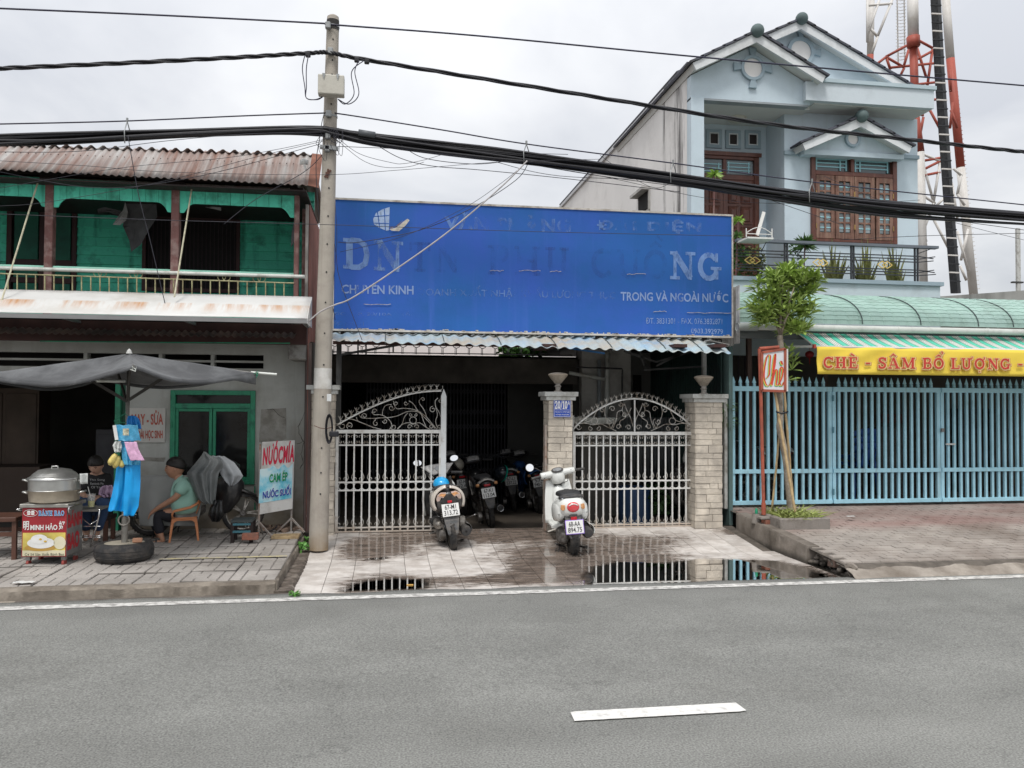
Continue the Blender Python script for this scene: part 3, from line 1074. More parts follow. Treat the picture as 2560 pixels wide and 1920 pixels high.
rustsh = mat('rusty_sheet',(.40,.385,.37),rough=.7,var=.16,vs=1.2,bump=.3,bs=60,dirt=(.30,.21,.18),da=.4,ds=1.0,streak=(.19,.085,.055),sa=.95,ss=10,sz=.5,ssy=.5)
plast = mat('plaster_grey',(.43,.44,.415),rough=.88,var=.09,vs=1.5,bump=.4,bs=30,dirt=(.32,.315,.285),da=.55,ds=1.6,zdirt=((.17,.135,.095),.13,.55),streak=(.34,.335,.31),sa=.4,ss=5,sz=.5)
LH = thing('house','two-storey house with green timber upper floor, rusty corrugated eave and grey plastered ground floor','house',(-5,10.05,.13))
WALLY = 10.05
# --- ground floor wall in pieces round the openings
mb = MB()
xl = at(312,1150,WALLY).x
xr = at(768,1000,WALLY).x
wx0,wx1,wz0,wz1 = rect(426,976,638,1212,WALLY)
ztop = 2.62
vz0 = at(600,921,WALLY).z
vz1 = at(600,887,WALLY).z
for a in ((xl,wx0,.0,vz0),(wx1,xr-.14,.0,vz0),(wx0,wx1,.0,wz0),(wx0,wx1,wz1,vz0),(-9,xr-.14,vz1,ztop),(-9,-8,0,vz0),(at(664,900,WALLY).x,xr-.14,vz0,vz1)):
 mb.box(a[0],a[1],WALLY,WALLY+.14,a[2]+(.1 if a[2] == 0 else 0),a[3])
mb.box(-8,xl,WALLY,WALLY+.14,at(150,945,WALLY).z,vz0)
mb.obj('wall',plast,LH)
MB().box(xr-.14,xr,WALLY-.025,WALLY+.15,.1,2.40).obj('pilaster',plast,LH,bevel=.008)
# louvre band
mb = MB()
lx = [-9,-6.5,-4.9,at(213,900,WALLY).x,at(401,900,WALLY).x,at(531,900,WALLY).x,at(663,900,WALLY).x]
zm = (vz0+vz1)/2
for i in range(len(lx)-1):
 MB().box(lx[i]+.02,lx[i+1]-.02,WALLY+.01,WALLY+.12,zm-.012,zm+.012).obj('louvre',plast,LH)
 MB().box(lx[i+1]-.02,lx[i+1]+.02,WALLY+.003,WALLY+.13,vz0,vz1).obj('mullion',plast,LH)
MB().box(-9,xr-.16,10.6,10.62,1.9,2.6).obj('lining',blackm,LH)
# cracks and patches in the plaster are thin raised skins
patch = mat('plaster_patch',(.36,.35,.32),rough=.9,var=.12,vs=5,bump=.5,bs=35,dirt=(.21,.20,.175),da=.9,ds=6)
def skin(px,Y,m,parent,name,t=.004):
 pts = []
 n = len(px)
 for i in range(n):
  a,b = px[i],px[(i+1) % n]
  for k in range(4):
   pts.append((a[0]+(b[0]-a[0])*k/4+random.uniform(-.8,.8),a[1]+(b[1]-a[1])*k/4+random.uniform(-.8,.8)))
 P = [at(x,y,Y) for x,y in pts]
 return MB().prism(P,(0,-t,0)).obj(name,m,parent)
skin([(653,1024),(716,1020),(716,1095),(690,1112),(648,1106)],WALLY-.0005,patch,LH,'plaster_patch')
skin([(332,1142),(413,1144),(411,1154),(332,1152)],WALLY-.0005,patch,LH,'plaster_patch')
ck = mat('crack',(.06,.05,.042),rough=1,bump=0)
def crack(px,Y,w,parent):
 pts = []
 for i in range(len(px)-1):
  for k in range(4):
   f = k/4
   pts.append((px[i][0]+(px[i+1][0]-px[i][0])*f+random.uniform(-1,1),px[i][1]+(px[i+1][1]-px[i][1])*f+random.uniform(-1,1)))
 P = [at(x,y,Y) for x,y in pts]
 MB().tube(P,[w*random.uniform(.4,1.2) for _ in P],4).obj('crack',ck,parent)
crack([(764,1020),(758,1044),(746,1066),(748,1085),(760,1106),(752,1135),(758,1158),(748,1178)],WALLY-.026,.004,LH)
crack([(757,1104),(738,1112)],WALLY-.026,.003,LH)
crack([(668,1024),(682,1022),(700,1040),(716,1046)],WALLY-.005,.003,LH)
# window: green frame, two leaves and a transom
fg = mat('green_frame',(.03,.265,.145),rough=.5,var=.15,vs=8,bump=.2,bs=60,dirt=(.02,.12,.08),da=.5,ds=8)
glassd = mat('dark_glass',(.012,.012,.012),rough=.08,var=.3,bump=0,spec=.45)
wf = MB()
fw = .055
wf.box(wx0,wx0+fw,WALLY-.03,WALLY+.08,wz0,wz1)
wf.box(wx1-fw,wx1,WALLY-.03,WALLY+.08,wz0,wz1)
wf.box(wx0+fw,wx1-fw,WALLY-.03,WALLY+.08,wz0,wz0+fw)
wf.box(wx0+fw,wx1-fw,WALLY-.03,WALLY+.08,wz1-fw,wz1)
tz = at(530,1015,WALLY).z
wf.box(wx0+fw,wx1-fw,WALLY-.028,WALLY+.08,tz-.03,tz+.03)
wo_ = wf.obj('window',fg,LH,bevel=.004)
xm = at(531,1100,WALLY).x
for a,b,c,d in ((wx0+fw,xm-.004,wz0+fw,tz-.03),(xm+.004,wx1-fw,wz0+fw,tz-.03)):
 q = MB()
 s_ = .035
 q.box(a,a+s_,WALLY-.012,WALLY+.03,c,d); q.box(b-s_,b,WALLY-.012,WALLY+.03,c,d)
 q.box(a+s_,b-s_,WALLY-.012,WALLY+.03,c,c+s_); q.box(a+s_,b-s_,WALLY-.012,WALLY+.03,d-s_,d)
 q.obj('sash',fg,wo_,bevel=.003)
 MB().box(a+s_,b-s_,WALLY+.008,WALLY+.014,c+s_,d-s_).obj('pane',glassd,wo_)
MB().box(wx0+fw,wx1-fw,WALLY+.02,WALLY+.026,tz+.03,wz1-fw).obj('pane',glassd,wo_)
for hx in (wx0+.02,wx1-.02):
 for hz in (wz0+.3,tz-.22):
  MB().tube([(hx,WALLY-.04,hz-.035),(hx,WALLY-.04,hz+.035)],.009,8).obj('hinge',fg,wo_)
# curtain gathers behind the panes would be hidden by the dark glass: a drawn pair, just visible
# pipe down the wall right of the window
MB().tube([at(637,1215,WALLY-.02),at(637,1275,WALLY-.02)],.008,6).obj('pipe',fg,LH)
# open shop front: green door jamb, dark room
jx = at(288,1050,WALLY).x
MB().box(jx,jx+.06,WALLY-.02,WALLY+.1,.13,at(290,945,WALLY).z).obj('door_jamb',fg,LH,bevel=.004)
MB().box(jx+.06,xl+.01,WALLY+.03,WALLY+.06,.13,at(290,945,WALLY).z).obj('door_leaf',mat('green_door',(.02,.10,.06),rough=.6,var=.2),LH)
mb = MB()
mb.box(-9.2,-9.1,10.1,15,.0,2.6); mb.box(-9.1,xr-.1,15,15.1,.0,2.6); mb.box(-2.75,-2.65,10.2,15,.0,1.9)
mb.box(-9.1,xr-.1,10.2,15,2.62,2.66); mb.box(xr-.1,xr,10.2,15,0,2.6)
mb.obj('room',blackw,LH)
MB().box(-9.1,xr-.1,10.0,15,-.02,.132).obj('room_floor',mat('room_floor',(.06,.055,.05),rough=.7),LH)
# --- balcony floor edge, lower lean-to roof, beam, bracket
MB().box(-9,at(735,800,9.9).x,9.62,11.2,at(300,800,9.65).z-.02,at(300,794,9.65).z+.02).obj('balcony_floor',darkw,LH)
gx1 = at(745,790,9.6).x
MB().box(-9,gx1,9.57,9.615,at(300,800,9.6).z,at(300,783,9.6).z).obj('fascia',green,LH)
oldsh = mat('old_brown_sheet',(.085,.065,.06),rough=.8,var=.3,vs=2,dirt=(.16,.11,.09),da=.6,ds=4)
z1,z0 = at(300,806,9.75).z,at(300,838,9.3).z
corr((-9,9.22,z0-.0),(at(735,840,9.22).x,9.22,z0),(-9,10.0,z0+.24),(at(735,840,9.22).x,10.0,z0+.24),.076,.012,(0,-.3,1),rows=2).obj('lean_to_roof',oldsh,LH,smooth=True)
bx0,bx1,bz0,bz1 = rect(716,812,768,862,9.5)
MB().box(-9,bx1,9.45,9.55,bz0,bz1).obj('beam',mat('maroon_beam',(.06,.028,.025),rough=.8,var=.3,vs=5),LH)
cx0,cx1,cz0,cz1 = rect(721,855,762,899,9.55)
MB().box(cx0,cx1,9.5,10.03,cz0,cz1).obj('bracket',mat('rough_concrete',(.36,.36,.34),rough=.9,var=.2,vs=8,bump=.9,bs=25,dirt=(.14,.13,.12),da=.9,ds=8),LH,bevel=.01)
MB().tube([at(100,853,9.35),at(400,856,9.35),at(725,858,9.35)],.007,6).obj('pipe',fg,LH)
# --- upper floor: clapboard wall set back behind the balcony
UY = 11.0
uz0,uz1 = at(300,800,UY).z-.1,4.35
ux1 = -.95
ox0,ox1,oz0,oz1 = rect(367,551,592,722,UY)
dx = [at(20,600,UY).x,at(33,600,UY).x,at(102,600,UY).x,at(117,600,UY).x,at(183,600,UY).x,at(195,600,UY).x]
bh = .115
z = uz0
k = 0
BM = {}
while z < uz1:
 for a,b in ((-9,dx[0]),(dx[-1],ox0),(ox1,ux1),(ox0,ox1)):
  if (a,b) == (ox0,ox1) and z+bh > oz0-.02 and z < oz1+.02:
   continue
  mb = MB().prism([(a,UY,z),(a,UY-.036,z),(a,UY-.010,z+bh+.012),(a,UY,z+bh+.012)],(b-a,0,0))
  mb.obj('clapboard',green,LH)
 z += bh
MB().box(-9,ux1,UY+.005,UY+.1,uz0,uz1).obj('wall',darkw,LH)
fr = MB()
q = .045
fr.box(ox0-q,ox0,UY-.05,UY+.02,oz0-q,oz1+q); fr.box(ox1,ox1+q,UY-.05,UY+.02,oz0-q,oz1+q)
fr.box(ox0,ox1,UY-.05,UY+.02,oz0-q,oz0); fr.box(ox0,ox1,UY-.05,UY+.02,oz1,oz1+q)
w2 = fr.obj('window',mat('window_brown',(.05,.02,.02),rough=.6,var=.2),LH)
MB().box(ox0,ox1,UY-.01,UY,oz0,oz1).obj('opening',blackm,w2)
n = 22
for i in range(n):      # thin bars / curtain folds in the dark window
 x = ox0+(ox1-ox0)*(i+.5)/n
 MB().box(x-.006,x+.006,UY-.016,UY-.011,oz0,oz1).obj('bar',mat('dim_bar',(.03,.02,.025),rough=.8),w2)
# doors on the left
dm = mat('door_frame_brown',(.045,.018,.018),rough=.6,var=.2)
zt = at(100,516,UY).z
zb = uz0
dr = MB()
for i in (0,2,4):
 dr.box(dx[i],dx[i+1],UY-.05,UY,zb,zt)
for y_ in (518,657,702):
 zz = at(100,y_,UY).z
 dr.box(dx[1],dx[2],UY-.045,UY,zz-.035,zz+.035)
 dr.box(dx[3],dx[4],UY-.045,UY,zz-.035,zz+.035)
dr = dr.obj('door',dm,LH,bevel=.004)
gd = mat('green_panel',(.02,.15,.10),rough=.7,var=.25,vs=1.5,dirt=(.014,.08,.06),da=.6,ds=2)
for a,b in ((dx[1],dx[2]),(dx[3],dx[4])):
 for y0_,y1_ in ((524,651),(663,696),(708,760)):
  MB().box(a+.02,b-.02,UY-.03,UY,at(100,y1_,UY).z,at(100,y0_,UY).z).obj('panel',gd,dr,bevel=.006)
# posts
PYp = 9.6
for xc,w,yt in ((-60,18,440),(125,18,447),(439.5,18.5,462),(742,11,478)):
 X = at(xc,600,PYp).x
 ww = w/F*PYp
 MB().box(X-ww/2,X+ww/2,PYp-.05,PYp+.05,at(xc,790,PYp).z,at(xc,yt,PYp).z).obj('post',brownw,LH,bevel=.006)
 MB().box(X-ww/2-.05,X+ww/2+.05,PYp-.07,PYp+.09,at(xc,yt+6,PYp).z,at(xc,yt-5,PYp).z).obj('capital',darkw,LH)
# scalloped valance boards
VY = 9.57
bays = [(-60,116,0),(134,430,0),(449,736,0)]
def vtop(x): return 438 + (478-438)*x/735
def vbot(x): return 488 + (520-488)*x/735
for a,b,_ in bays:
 n = max(1,round((b-a)/33))
 for i in range(n):
  xa,xb = a+(b-a)*i/n+.5,a+(b-a)*(i+1)/n-.5
  pts = []
  for k in range(7):
   x = xa+(xb-xa)*k/6
   d = min(x-a,b-x)
   if d < 9: y = 24
   elif d < 16: y = 24*math.sqrt(max(0,1-((d-9)/9)**2))
   elif d < 38: y = 14*(1-((d-16)/22))**2
   else: y = 0
   pts.append((x,vbot(x)+y))
  P = [at(x,y,VY) for x,y in pts] + [at(xb,vtop(xb),VY),at(xa,vtop(xa),VY)]
  MB().prism(P,(0,.018,0)).obj('valance_board',green,LH)
MB().box(-9,at(745,480,9.6).x,9.56,9.66,at(300,448,9.6).z,at(300,440,9.6).z).obj('beam',darkw,LH)
# balcony handrail, thin lower rail and balusters
RY = 9.55
cream = mat('cream_iron',(.42,.40,.22),rough=.6,var=.25,vs=12,dirt=(.2,.14,.08),da=.5,ds=14)
white_pipe = mat('white_pipe',(.62,.64,.60),rough=.45,var=.1,dirt=(.35,.33,.28),da=.4,ds=5)
MB().tube([at(-300,652,RY),at(0,670,RY),at(750,691.5,RY),at(762,692,RY)],.022,8).obj('handrail',white_pipe,LH,smooth=True)
MB().tube([at(-300,646,RY+.04),at(0,665,RY+.04),at(738,687,RY+.04)],.02,8).obj('handrail',mat('mint_rail',(.30,.62,.50),rough=.5,var=.1),LH,smooth=True)
def lry(x): return 684 + (708-684)*x/735
MB().tube([at(-300,lry(-300),RY),at(735,lry(735),RY)],.008,6).obj('rail',cream,LH)
for i in range(36):
 x = 20+i*23-69
 if x > 728: break
 MB().tube([at(x,lry(x),RY),at(x,lry(x)+46,RY)],.0075,6).obj('baluster',cream,LH)
for x in (250,340,560,648):
 mb = MB()
 for dx_ in (-6,6):
  c = at(x+dx_,lry(x)-9,RY)
  mb.tube([(c.x+.042*math.cos(t*PI/8),RY,c.z+.038*math.sin(t*PI/8)) for t in range(17)],.0035,5)
 mb.obj('ring',cream,LH)
# white rust-stained metal awning
awm = mat('awning_metal',(.60,.60,.585),rough=.5,var=.05,vs=2,bump=.15,bs=15,dirt=(.47,.45,.41),da=.4,ds=1.2)
def rust_band(m):
 t,b = shader(m)
 L = t.links.new
 src = b.inputs['Base Color'].links[0].from_socket
 geo = t.nodes.new('ShaderNodeNewGeometry')
 mp = t.nodes.new('ShaderNodeMapping'); mp.inputs['Scale'].default_value = (5.5,.8,.8)
 L(geo.outputs['Position'],mp.inputs[0])
 n = t.nodes.new('ShaderNodeTexNoise'); n.inputs['Scale'].default_value = 1.3; n.inputs['Detail'].default_value = 8; n.inputs['Roughness'].default_value = .65
 L(mp.outputs[0],n.inputs['Vector'])
 sp = t.nodes.new('ShaderNodeSeparateXYZ'); L(geo.outputs['Position'],sp.inputs[0])
 zz = at(380,757,9.02).z
 mr = t.nodes.new('ShaderNodeMapRange'); mr.interpolation_type = 'SMOOTHSTEP'
 mr.inputs[1].default_value = zz-.13; mr.inputs[2].default_value = zz-.005; L(sp.outputs[2],mr.inputs[0])
 m2 = t.nodes.new('ShaderNodeMapRange'); m2.inputs[1].default_value = zz+.002; m2.inputs[2].default_value = zz+.014; m2.inputs[3].default_value = 1; m2.inputs[4].default_value = 0; L(sp.outputs[2],m2.inputs[0])
 r_ = t.nodes.new('ShaderNodeMapRange'); r_.inputs[1].default_value = .44; r_.inputs[2].default_value = .68; L(n.outputs[0],r_.inputs[0])
 a = t.nodes.new('ShaderNodeMath'); a.operation = 'MULTIPLY'; L(mr.outputs[0],a.inputs[0]); L(m2.outputs[0],a.inputs[1])
 c = t.nodes.new('ShaderNodeMath'); c.operation = 'MULTIPLY'; L(a.outputs[0],c.inputs[0]); L(r_.outputs[0],c.inputs[1])
 mx = t.nodes.new('ShaderNodeMix'); mx.data_type = 'RGBA'
 L(c.outputs[0],mx.inputs[0]); L(src,mx.inputs[6]); mx.inputs[7].default_value = (.44,.22,.09,1)
 L(mx.outputs[2],b.inputs['Base Color'])
rust_band(awm)
prof = [(9.30,2.775),(9.05,2.662),(8.80,2.50),(8.80,2.455),(8.83,2.455)]
prof = [(9.32,at(380,733,9.32).z),(9.02,at(380,757,9.02).z),(8.80,at(380,789,8.80).z)]
xe = at(772,770,9.0).x
mb = MB()
def awf(u,v):
 x = -9+(xe+9)*u
 t = v*2
 i = min(1,int(t)); f = t-i
 y = prof[i][0]*(1-f)+prof[i+1][0]*f
 z_ = prof[i][1]*(1-f)+prof[i+1][1]*f
 z_ += -.012*math.sin(PI*f)*(1 if i else .5) + .006*nz(x*1.1,v*2)
 return (x,y,z_)
mb.grid(awf,60,8,.004)
AW = thing('awning','long white metal awning streaked with rust above the left shop front','awning',(-4,9.3,2.4))
mb.obj('sheet',awm,AW,smooth=True)
zf = prof[2][1]
MB().box(-9,xe,8.79,8.83,zf-.05,zf-.004).obj('front_bar',mat('grey_metal',(.22,.22,.22),rough=.6,var=.1),AW)
MB().prism([(xe,9.32,prof[0][1]),(xe,9.02,prof[1][1]),(xe,8.8,prof[2][1]),(xe,8.8,zf-.05),(xe,9.32,zf-.05)],(.006,0,0)).obj('side_sheet',awm,AW)
for x in (-7,-5,-3.3,-2.1,xe-.05):
 MB().bar((x,8.83,zf-.02),(x,9.5,zf-.02),.03,.03).obj('strut',mat('grey_metal',()),AW)
for (xa,ya,xb,yb) in ((94,458,3,755),(480,467,436,742)):   # stay rods of the awning
 MB().tube([at(xa,ya,9.5),at(xb,yb,9.0)],.009,6).obj('stay',mat('stay_rod',(.50,.47,.34),rough=.6,var=.2,vs=20),AW)
# rusty corrugated eave with ridge row showing above
t0,t1 = at(0,361,9.85).z,at(774,386,9.85).z
b0,b1 = at(0,423,9.3).z,at(772,463,9.3).z
XR = at(774,430,9.5).x
g = lambda x,za,zb_: za+(zb_-za)*(x-(-4.2))/(XR+4.2)
za9,zb9 = g(-9,t0,t1),g(-9,b0,b1)
corr((-9,9.3,zb9),(XR,9.3,b1),(-9,9.85,za9),(XR,9.85,t1),.077,.013,(0,-.8,.5),rows=3,wob=.008).obj('eave_sheet',rustsh,LH,smooth=True)
corr((-9,9.8,za9-.005),(XR,9.8,t1-.005),(-9,12.5,za9+.12),(XR,12.5,t1-.25),.13,.022,(0,0,1),rows=2).obj('roof',rustsh,LH,smooth=True)
for i in range(60):
 x = -5+i*.077*1.0
 if x > XR-.05: break
 f = .62
 MB().ball((x,9.3+.55*f-.018,g(x,b0,b1)*(1-f)+g(x,t0,t1)*f+.01),(.007,.007,.007),6,4).obj('screw',mat('screw',(.12,.08,.07),rough=.7),LH)
MB().grid(lambda u,v: (XR+.12*u,9.3+.5*v-.02*u+.05*u*v,b1-.03*u*(1-v)+v*(t1-b1)*1.0),3,4,.003).obj('eave_end',mat('rust_brown',(.25,.11,.075),rough=.85,var=.2,vs=5,streak=(.14,.06,.04),sa=.6),LH)
mb = MB()
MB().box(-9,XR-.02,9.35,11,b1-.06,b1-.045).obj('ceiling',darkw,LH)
# side wall of rusty sheet towards the gate
corr((-.90,9.75,.15),(-.90,14,.15),(-.90,9.75,3.98),(-.90,14,3.98),.12,.014,(1,0,0),rows=2).obj('side_wall',mat('rust_red_sheet',(.20,.085,.07),rough=.85,var=.25,vs=3,streak=(.30,.2,.17),sa=.5,ss=8),LH,smooth=True)
MB().box(-.99,-.93,9.85,9.95,2.5,3.95).obj('post',brownw,LH)
MB().box(-.93,-.90,9.62,9.70,2.6,3.95).obj('post',mat('grey_plank',(.30,.28,.26),rough=.9,var=.3,vs=6,streak=(.1,.08,.07),sa=.7,ss=15),LH)
MB().box(-.925,-.86,9.76,9.84,.13,2.35).obj('steel_post',mat('steel_brown',(.075,.05,.045),rough=.7,var=.3,vs=4,streak=(.13,.1,.09),sa=.6),LH)
# torn cloths hanging on the balcony
cloth = mat('grey_cloth',(.10,.10,.105),rough=.9,var=.25,vs=6,bump=.3,bs=30)
def rag(px,Y,m,name='hanging_cloth',seed=0,amp=.05):
 P = [at(x,y,Y) for x,y in px]
 c = sum(P,Vector())/len(P)
 mb = MB()
 vs = [c+Vector((0,-amp,0))]; fs = []
 n = len(P)
 for i,p in enumerate(P):
  vs.append(p.lerp(c,.5)+Vector((0,amp*nz(i*1.7,seed)*2,0)))
 for i,p in enumerate(P):
  vs.append(p+Vector((0,amp*nz(i*2.3,seed+4)*2,0)))
 for i in range(n):
  j = (i+1) % n
  fs += [(0,1+i,1+j),(1+i,1+n+i,1+n+j,1+j)]
 mb.add(vs,fs)
 return mb.obj(name,m,None,smooth=False)
tag(rag([(311,505),(392,508),(390,540),(372,575),(350,610),(329,630),(322,600),(309,570),(303,562),(312,530)],10.3,cloth,seed=1),'grey torn cloth hanging from the balcony ceiling of the green house','cloth')
tag(rag([(313,505),(319,530),(317,552),(300,563),(283,563),(296,545),(308,525)],10.2,mat('pale_cloth',(.34,.34,.34),rough=.9,var=.2,vs=8),seed=5,amp=.03),'small pale rag beside the torn grey cloth on the balcony','cloth')
tag(rag([(243,523),(262,518),(300,527),(312,530),(300,542),(270,532),(246,534)],10.25,cloth,seed=9,amp=.03),'dark narrow strip of cloth sticking out left of the torn cloth','cloth')
tag(rag([(512,511),(552,513),(553,527),(532,522),(514,519)],10.3,mat('pale_cloth',()),seed=12,amp=.02),'thin pale strip of cloth under the balcony ceiling above the dark window','cloth')
tag(rag([(735,550),(741,552),(738,600),(727,620),(729,585)],9.75,cloth,seed=15,amp=.02),'dark cloth hanging beside the rightmost balcony post','cloth')
# wall sign for sewing and repairs
WS = thing('wall_sign','white board with red sewing and mending letters on the wall left of the green window','sign',at(370,1106,WALLY-.03))
sx0,sx1,sz0,sz1 = rect(318,1020,413,1106,WALLY-.02)
MB().box(sx0,sx1,WALLY-.022,WALLY-.004,sz0,sz1).obj('board',mat('sign_board',(.50,.49,.46),rough=.6,var=.08,vs=6),WS)
redl = mat('faded_red',(.42,.10,.07),rough=.7,var=.2,vs=20)
text_at('MAY - SỬA',329,1026,408,1063,WALLY-.022,redl,WS,bold=.03,y1r=1062)
text_at('DÀI HỌC SINH',345,1072,407,1108-6,WALLY-.022,redl,WS,bold=.03,y1r=1101)
# security lamp and camera-like fitting on the eave corner
EL = thing('lamp','small white camera-like fitting on the rusty eave corner by the utility pole','fitting',at(760,408,9.25))
wplas = mat('white_plastic',(.62,.62,.6),rough=.4,var=.05)
p = at(760,404,9.28)
MB().ball(p,.035,10,7).obj('head',wplas,EL,smooth=True)
MB().tube([p+Vector((0,0,-.02)),p+Vector((.02,0,-.09))],.012,6).obj('arm',wplas,EL)
MB().cbox(p+Vector((0,.03,0)),(.09,.02,.05)).obj('base',wplas,EL)
# ================================================================== MIDDLE: billboard, awning, gates, garage
GY = 9.9
# --- gate pillars clad with small stones, cap and lamp
stone = mat('pillar_stone',(.60,.54,.455),rough=.85,var=.14,vs=5,bump=.8,bs=60,dirt=(.38,.34,.29),da=.6,ds=3.5,rnd=.13)
mort = mat('mortar',(.33,.30,.26),rough=.95,bump=.3)
capm = mat('cap_white',(.55,.56,.54),rough=.7,var=.12,vs=6,dirt=(.26,.25,.22),da=.6,ds=6)
lampg = mat('lamp_glass',(.42,.36,.29),rough=.25,var=.2,vs=10,spec=.5)
lampb = mat('lamp_base',(.42,.39,.35),rough=.6,var=.2,vs=10)
def pillar(x0,x1,y0,y1,zb,zt,label,lamp=True,seed=0):
 xm,ym = (x0+x1)/2,(y0+y1)/2
 T = thing('gate_pillar',label,'pillar',(xm,ym,zb))
 MB().box(x0+.01,x1-.01,y0+.01,y1-.01,zb-.1,zt).obj('core',mort,T)
 r = random.Random(seed)
 z = zb
 while z < zt-.02:
  h = min(r.choice([.07,.085,.10]),zt-z)
  for face in ('F','L','R'):
   a,b = (x0,x1) if face == 'F' else (y0,y1)
   u = a
   while u < b-.01:
    w = min(r.uniform(.11,.24),b-u)
    if b-u-w < .05: w = b-u
    g = .0025
    d = r.uniform(.004,.016)
    q = MB()
    if face == 'F':
     q.prism([(u+g,y0+.012,z+g),(u+w-g,y0+.012,z+g),(u+w-g,y0+.012,z+h-g),(u+g,y0+.012,z+h-g)],(0,-d-.008,0))
     for k in range(4,8): q.v[k] += Vector((r.uniform(-.002,.002),r.uniform(-.003,.003),r.uniform(-.002,.002)))
    elif face == 'L':
     q.prism([(x0+.012,u+g,z+g),(x0+.012,u+g,z+h-g),(x0+.012,u+w-g,z+h-g),(x0+.012,u+w-g,z+g)],(-d-.008,0,0))
    else:
     q.prism([(x1-.012,u+g,z+g),(x1-.012,u+g,z+h-g),(x1-.012,u+w-g,z+h-g),(x1-.012,u+w-g,z+g)],(d+.008,0,0))
    if face != 'R' or seed == 1:
     q.obj('stone',stone,T)
    u += w
  z += h
 c = MB()
 c.box(x0-.035,x1+.035,y0-.035,y1+.035,zt,zt+.05)
 c.box(x0-.06,x1+.06,y0-.06,y1+.06,zt+.05,zt+.105)
 c.obj('cap',capm,T,bevel=.004)
 if lamp:
  z0 = zt+.105
  L_ = thing('lamp',lamp,'lamp',(xm,ym,z0),'funnel lamps on the gate pillars')
  MB().lathe([(.055,0),(.05,.012),(.03,.02),(.032,.06),(.045,.07),(.03,.085),(.028,.1),(.045,.11)],(xm,ym,z0),14).obj('base',lampb,L_,smooth='auto')
  MB().lathe([(.045,.11),(.05,.115),(.12,.205),(.117,.207)],(xm,ym,z0),20).obj('shade',lampg,L_,smooth='auto')
  MB().lathe([(.118,.207),(.122,.212),(.122,.222),(.09,.235),(.03,.243)],(xm,ym,z0),20).obj('lid',mat('lamp_lid',(.55,.47,.38),rough=.5,var=.1),L_,smooth='auto')
 return T
z_cap1 = at(1400,1001,GY-.17).z
PX0,PX1 = at(1371,1130,GY-.17).x,at(1431,1130,GY-.17).x
MP = pillar(PX0,PX1,GY-.17,GY+.14,.09,z_cap1,'stone-clad gate pillar with the blue number plate, between the two white gates','funnel lamp on top of the pillar with the blue number plate',2)
QX0,QX1 = at(1745,1130,GY-.17).x,at(1802,1130,GY-.17).x
z_cap2 = at(1772,1006,GY-.17).z
pillar(QX0-.03,QX1+.02,GY-.17,GY+.18,.02,z_cap2,'stone-clad gate pillar at the right, next to the light blue fence','funnel lamp on top of the right pillar by the blue fence',3)
LX0,LX1 = at(779,1100,GY-.05).x,at(836,1100,GY-.05).x
pillar(LX0,LX1,GY-.1,GY+.2,.05,at(806,985,GY-.1).z,'stone-clad gate pillar half hidden behind the utility pole',None,1)
# number plate
blue = mat('plate_blue',(.012,.065,.42),rough=.35,var=.06,bump=0,coat=.3)
whit = mat('letter_white',(.78,.78,.77),rough=.5,var=.03,bump=0)
ny = GY-.195
nx0,nx1,nz0,nz1 = rect(1384,997,1427,1043,ny)
NP = thing('number_plate','blue enamel house number plate reading 20/10A on the middle gate pillar','plate',((nx0+nx1)/2,ny,nz0))
MB().box(nx0,nx1,ny,ny+.004,nz0,nz1).obj('plate',blue,NP,bevel=.003)
def frame2d(x0,x1,z0,z1,y,w,m,parent,name='border'):
 mb = MB()
 mb.box(x0,x1,y,y+.0015,z0,z0+w); mb.box(x0,x1,y,y+.0015,z1-w,z1)
 mb.box(x0,x0+w,y,y+.0015,z0+w,z1-w); mb.box(x1-w,x1,y,y+.0015,z0+w,z1-w)
 return mb.obj(name,m,parent)
frame2d(nx0+.006,nx1-.006,nz0+.006,nz1-.006,ny-.0018,.0035,whit,NP)
nw,nh = nx1-nx0,nz1-nz0
def tb(s,fx0,fx1,fz0,fz1,**k):
 text(s,(nx0+nw*fx0,ny,nz0+nh*fz0),(nx0+nw*fx1,ny,nz0+nh*fz0),(nx0+nw*fx0,ny,nz0+nh*fz1),whit,NP,off=.002,**k)
stroke_text('20/10',SLAB,(nx0+nw*.07,ny,nz0+nh*.45),(nx0+nw*.80,ny,nz0+nh*.45),(nx0+nw*.07,ny,nz0+nh*.88),whit,NP,grow=.03,gap=.04)
tb('A',.82,.94,.66,.9,bold=.02)
MB().box(nx0+nw*.08,nx1-nw*.08,ny-.002,ny,nz0+nh*.385,nz0+nh*.40).obj('line',whit,NP)
tb('TRẦN HƯNG ĐẠO - K.ĐÔNG THẠNH',.08,.92,.24,.34,bold=.02)
tb('P. MỸ THẠNH - TP. LONG XUYÊN',.12,.88,.09,.19,bold=.02)

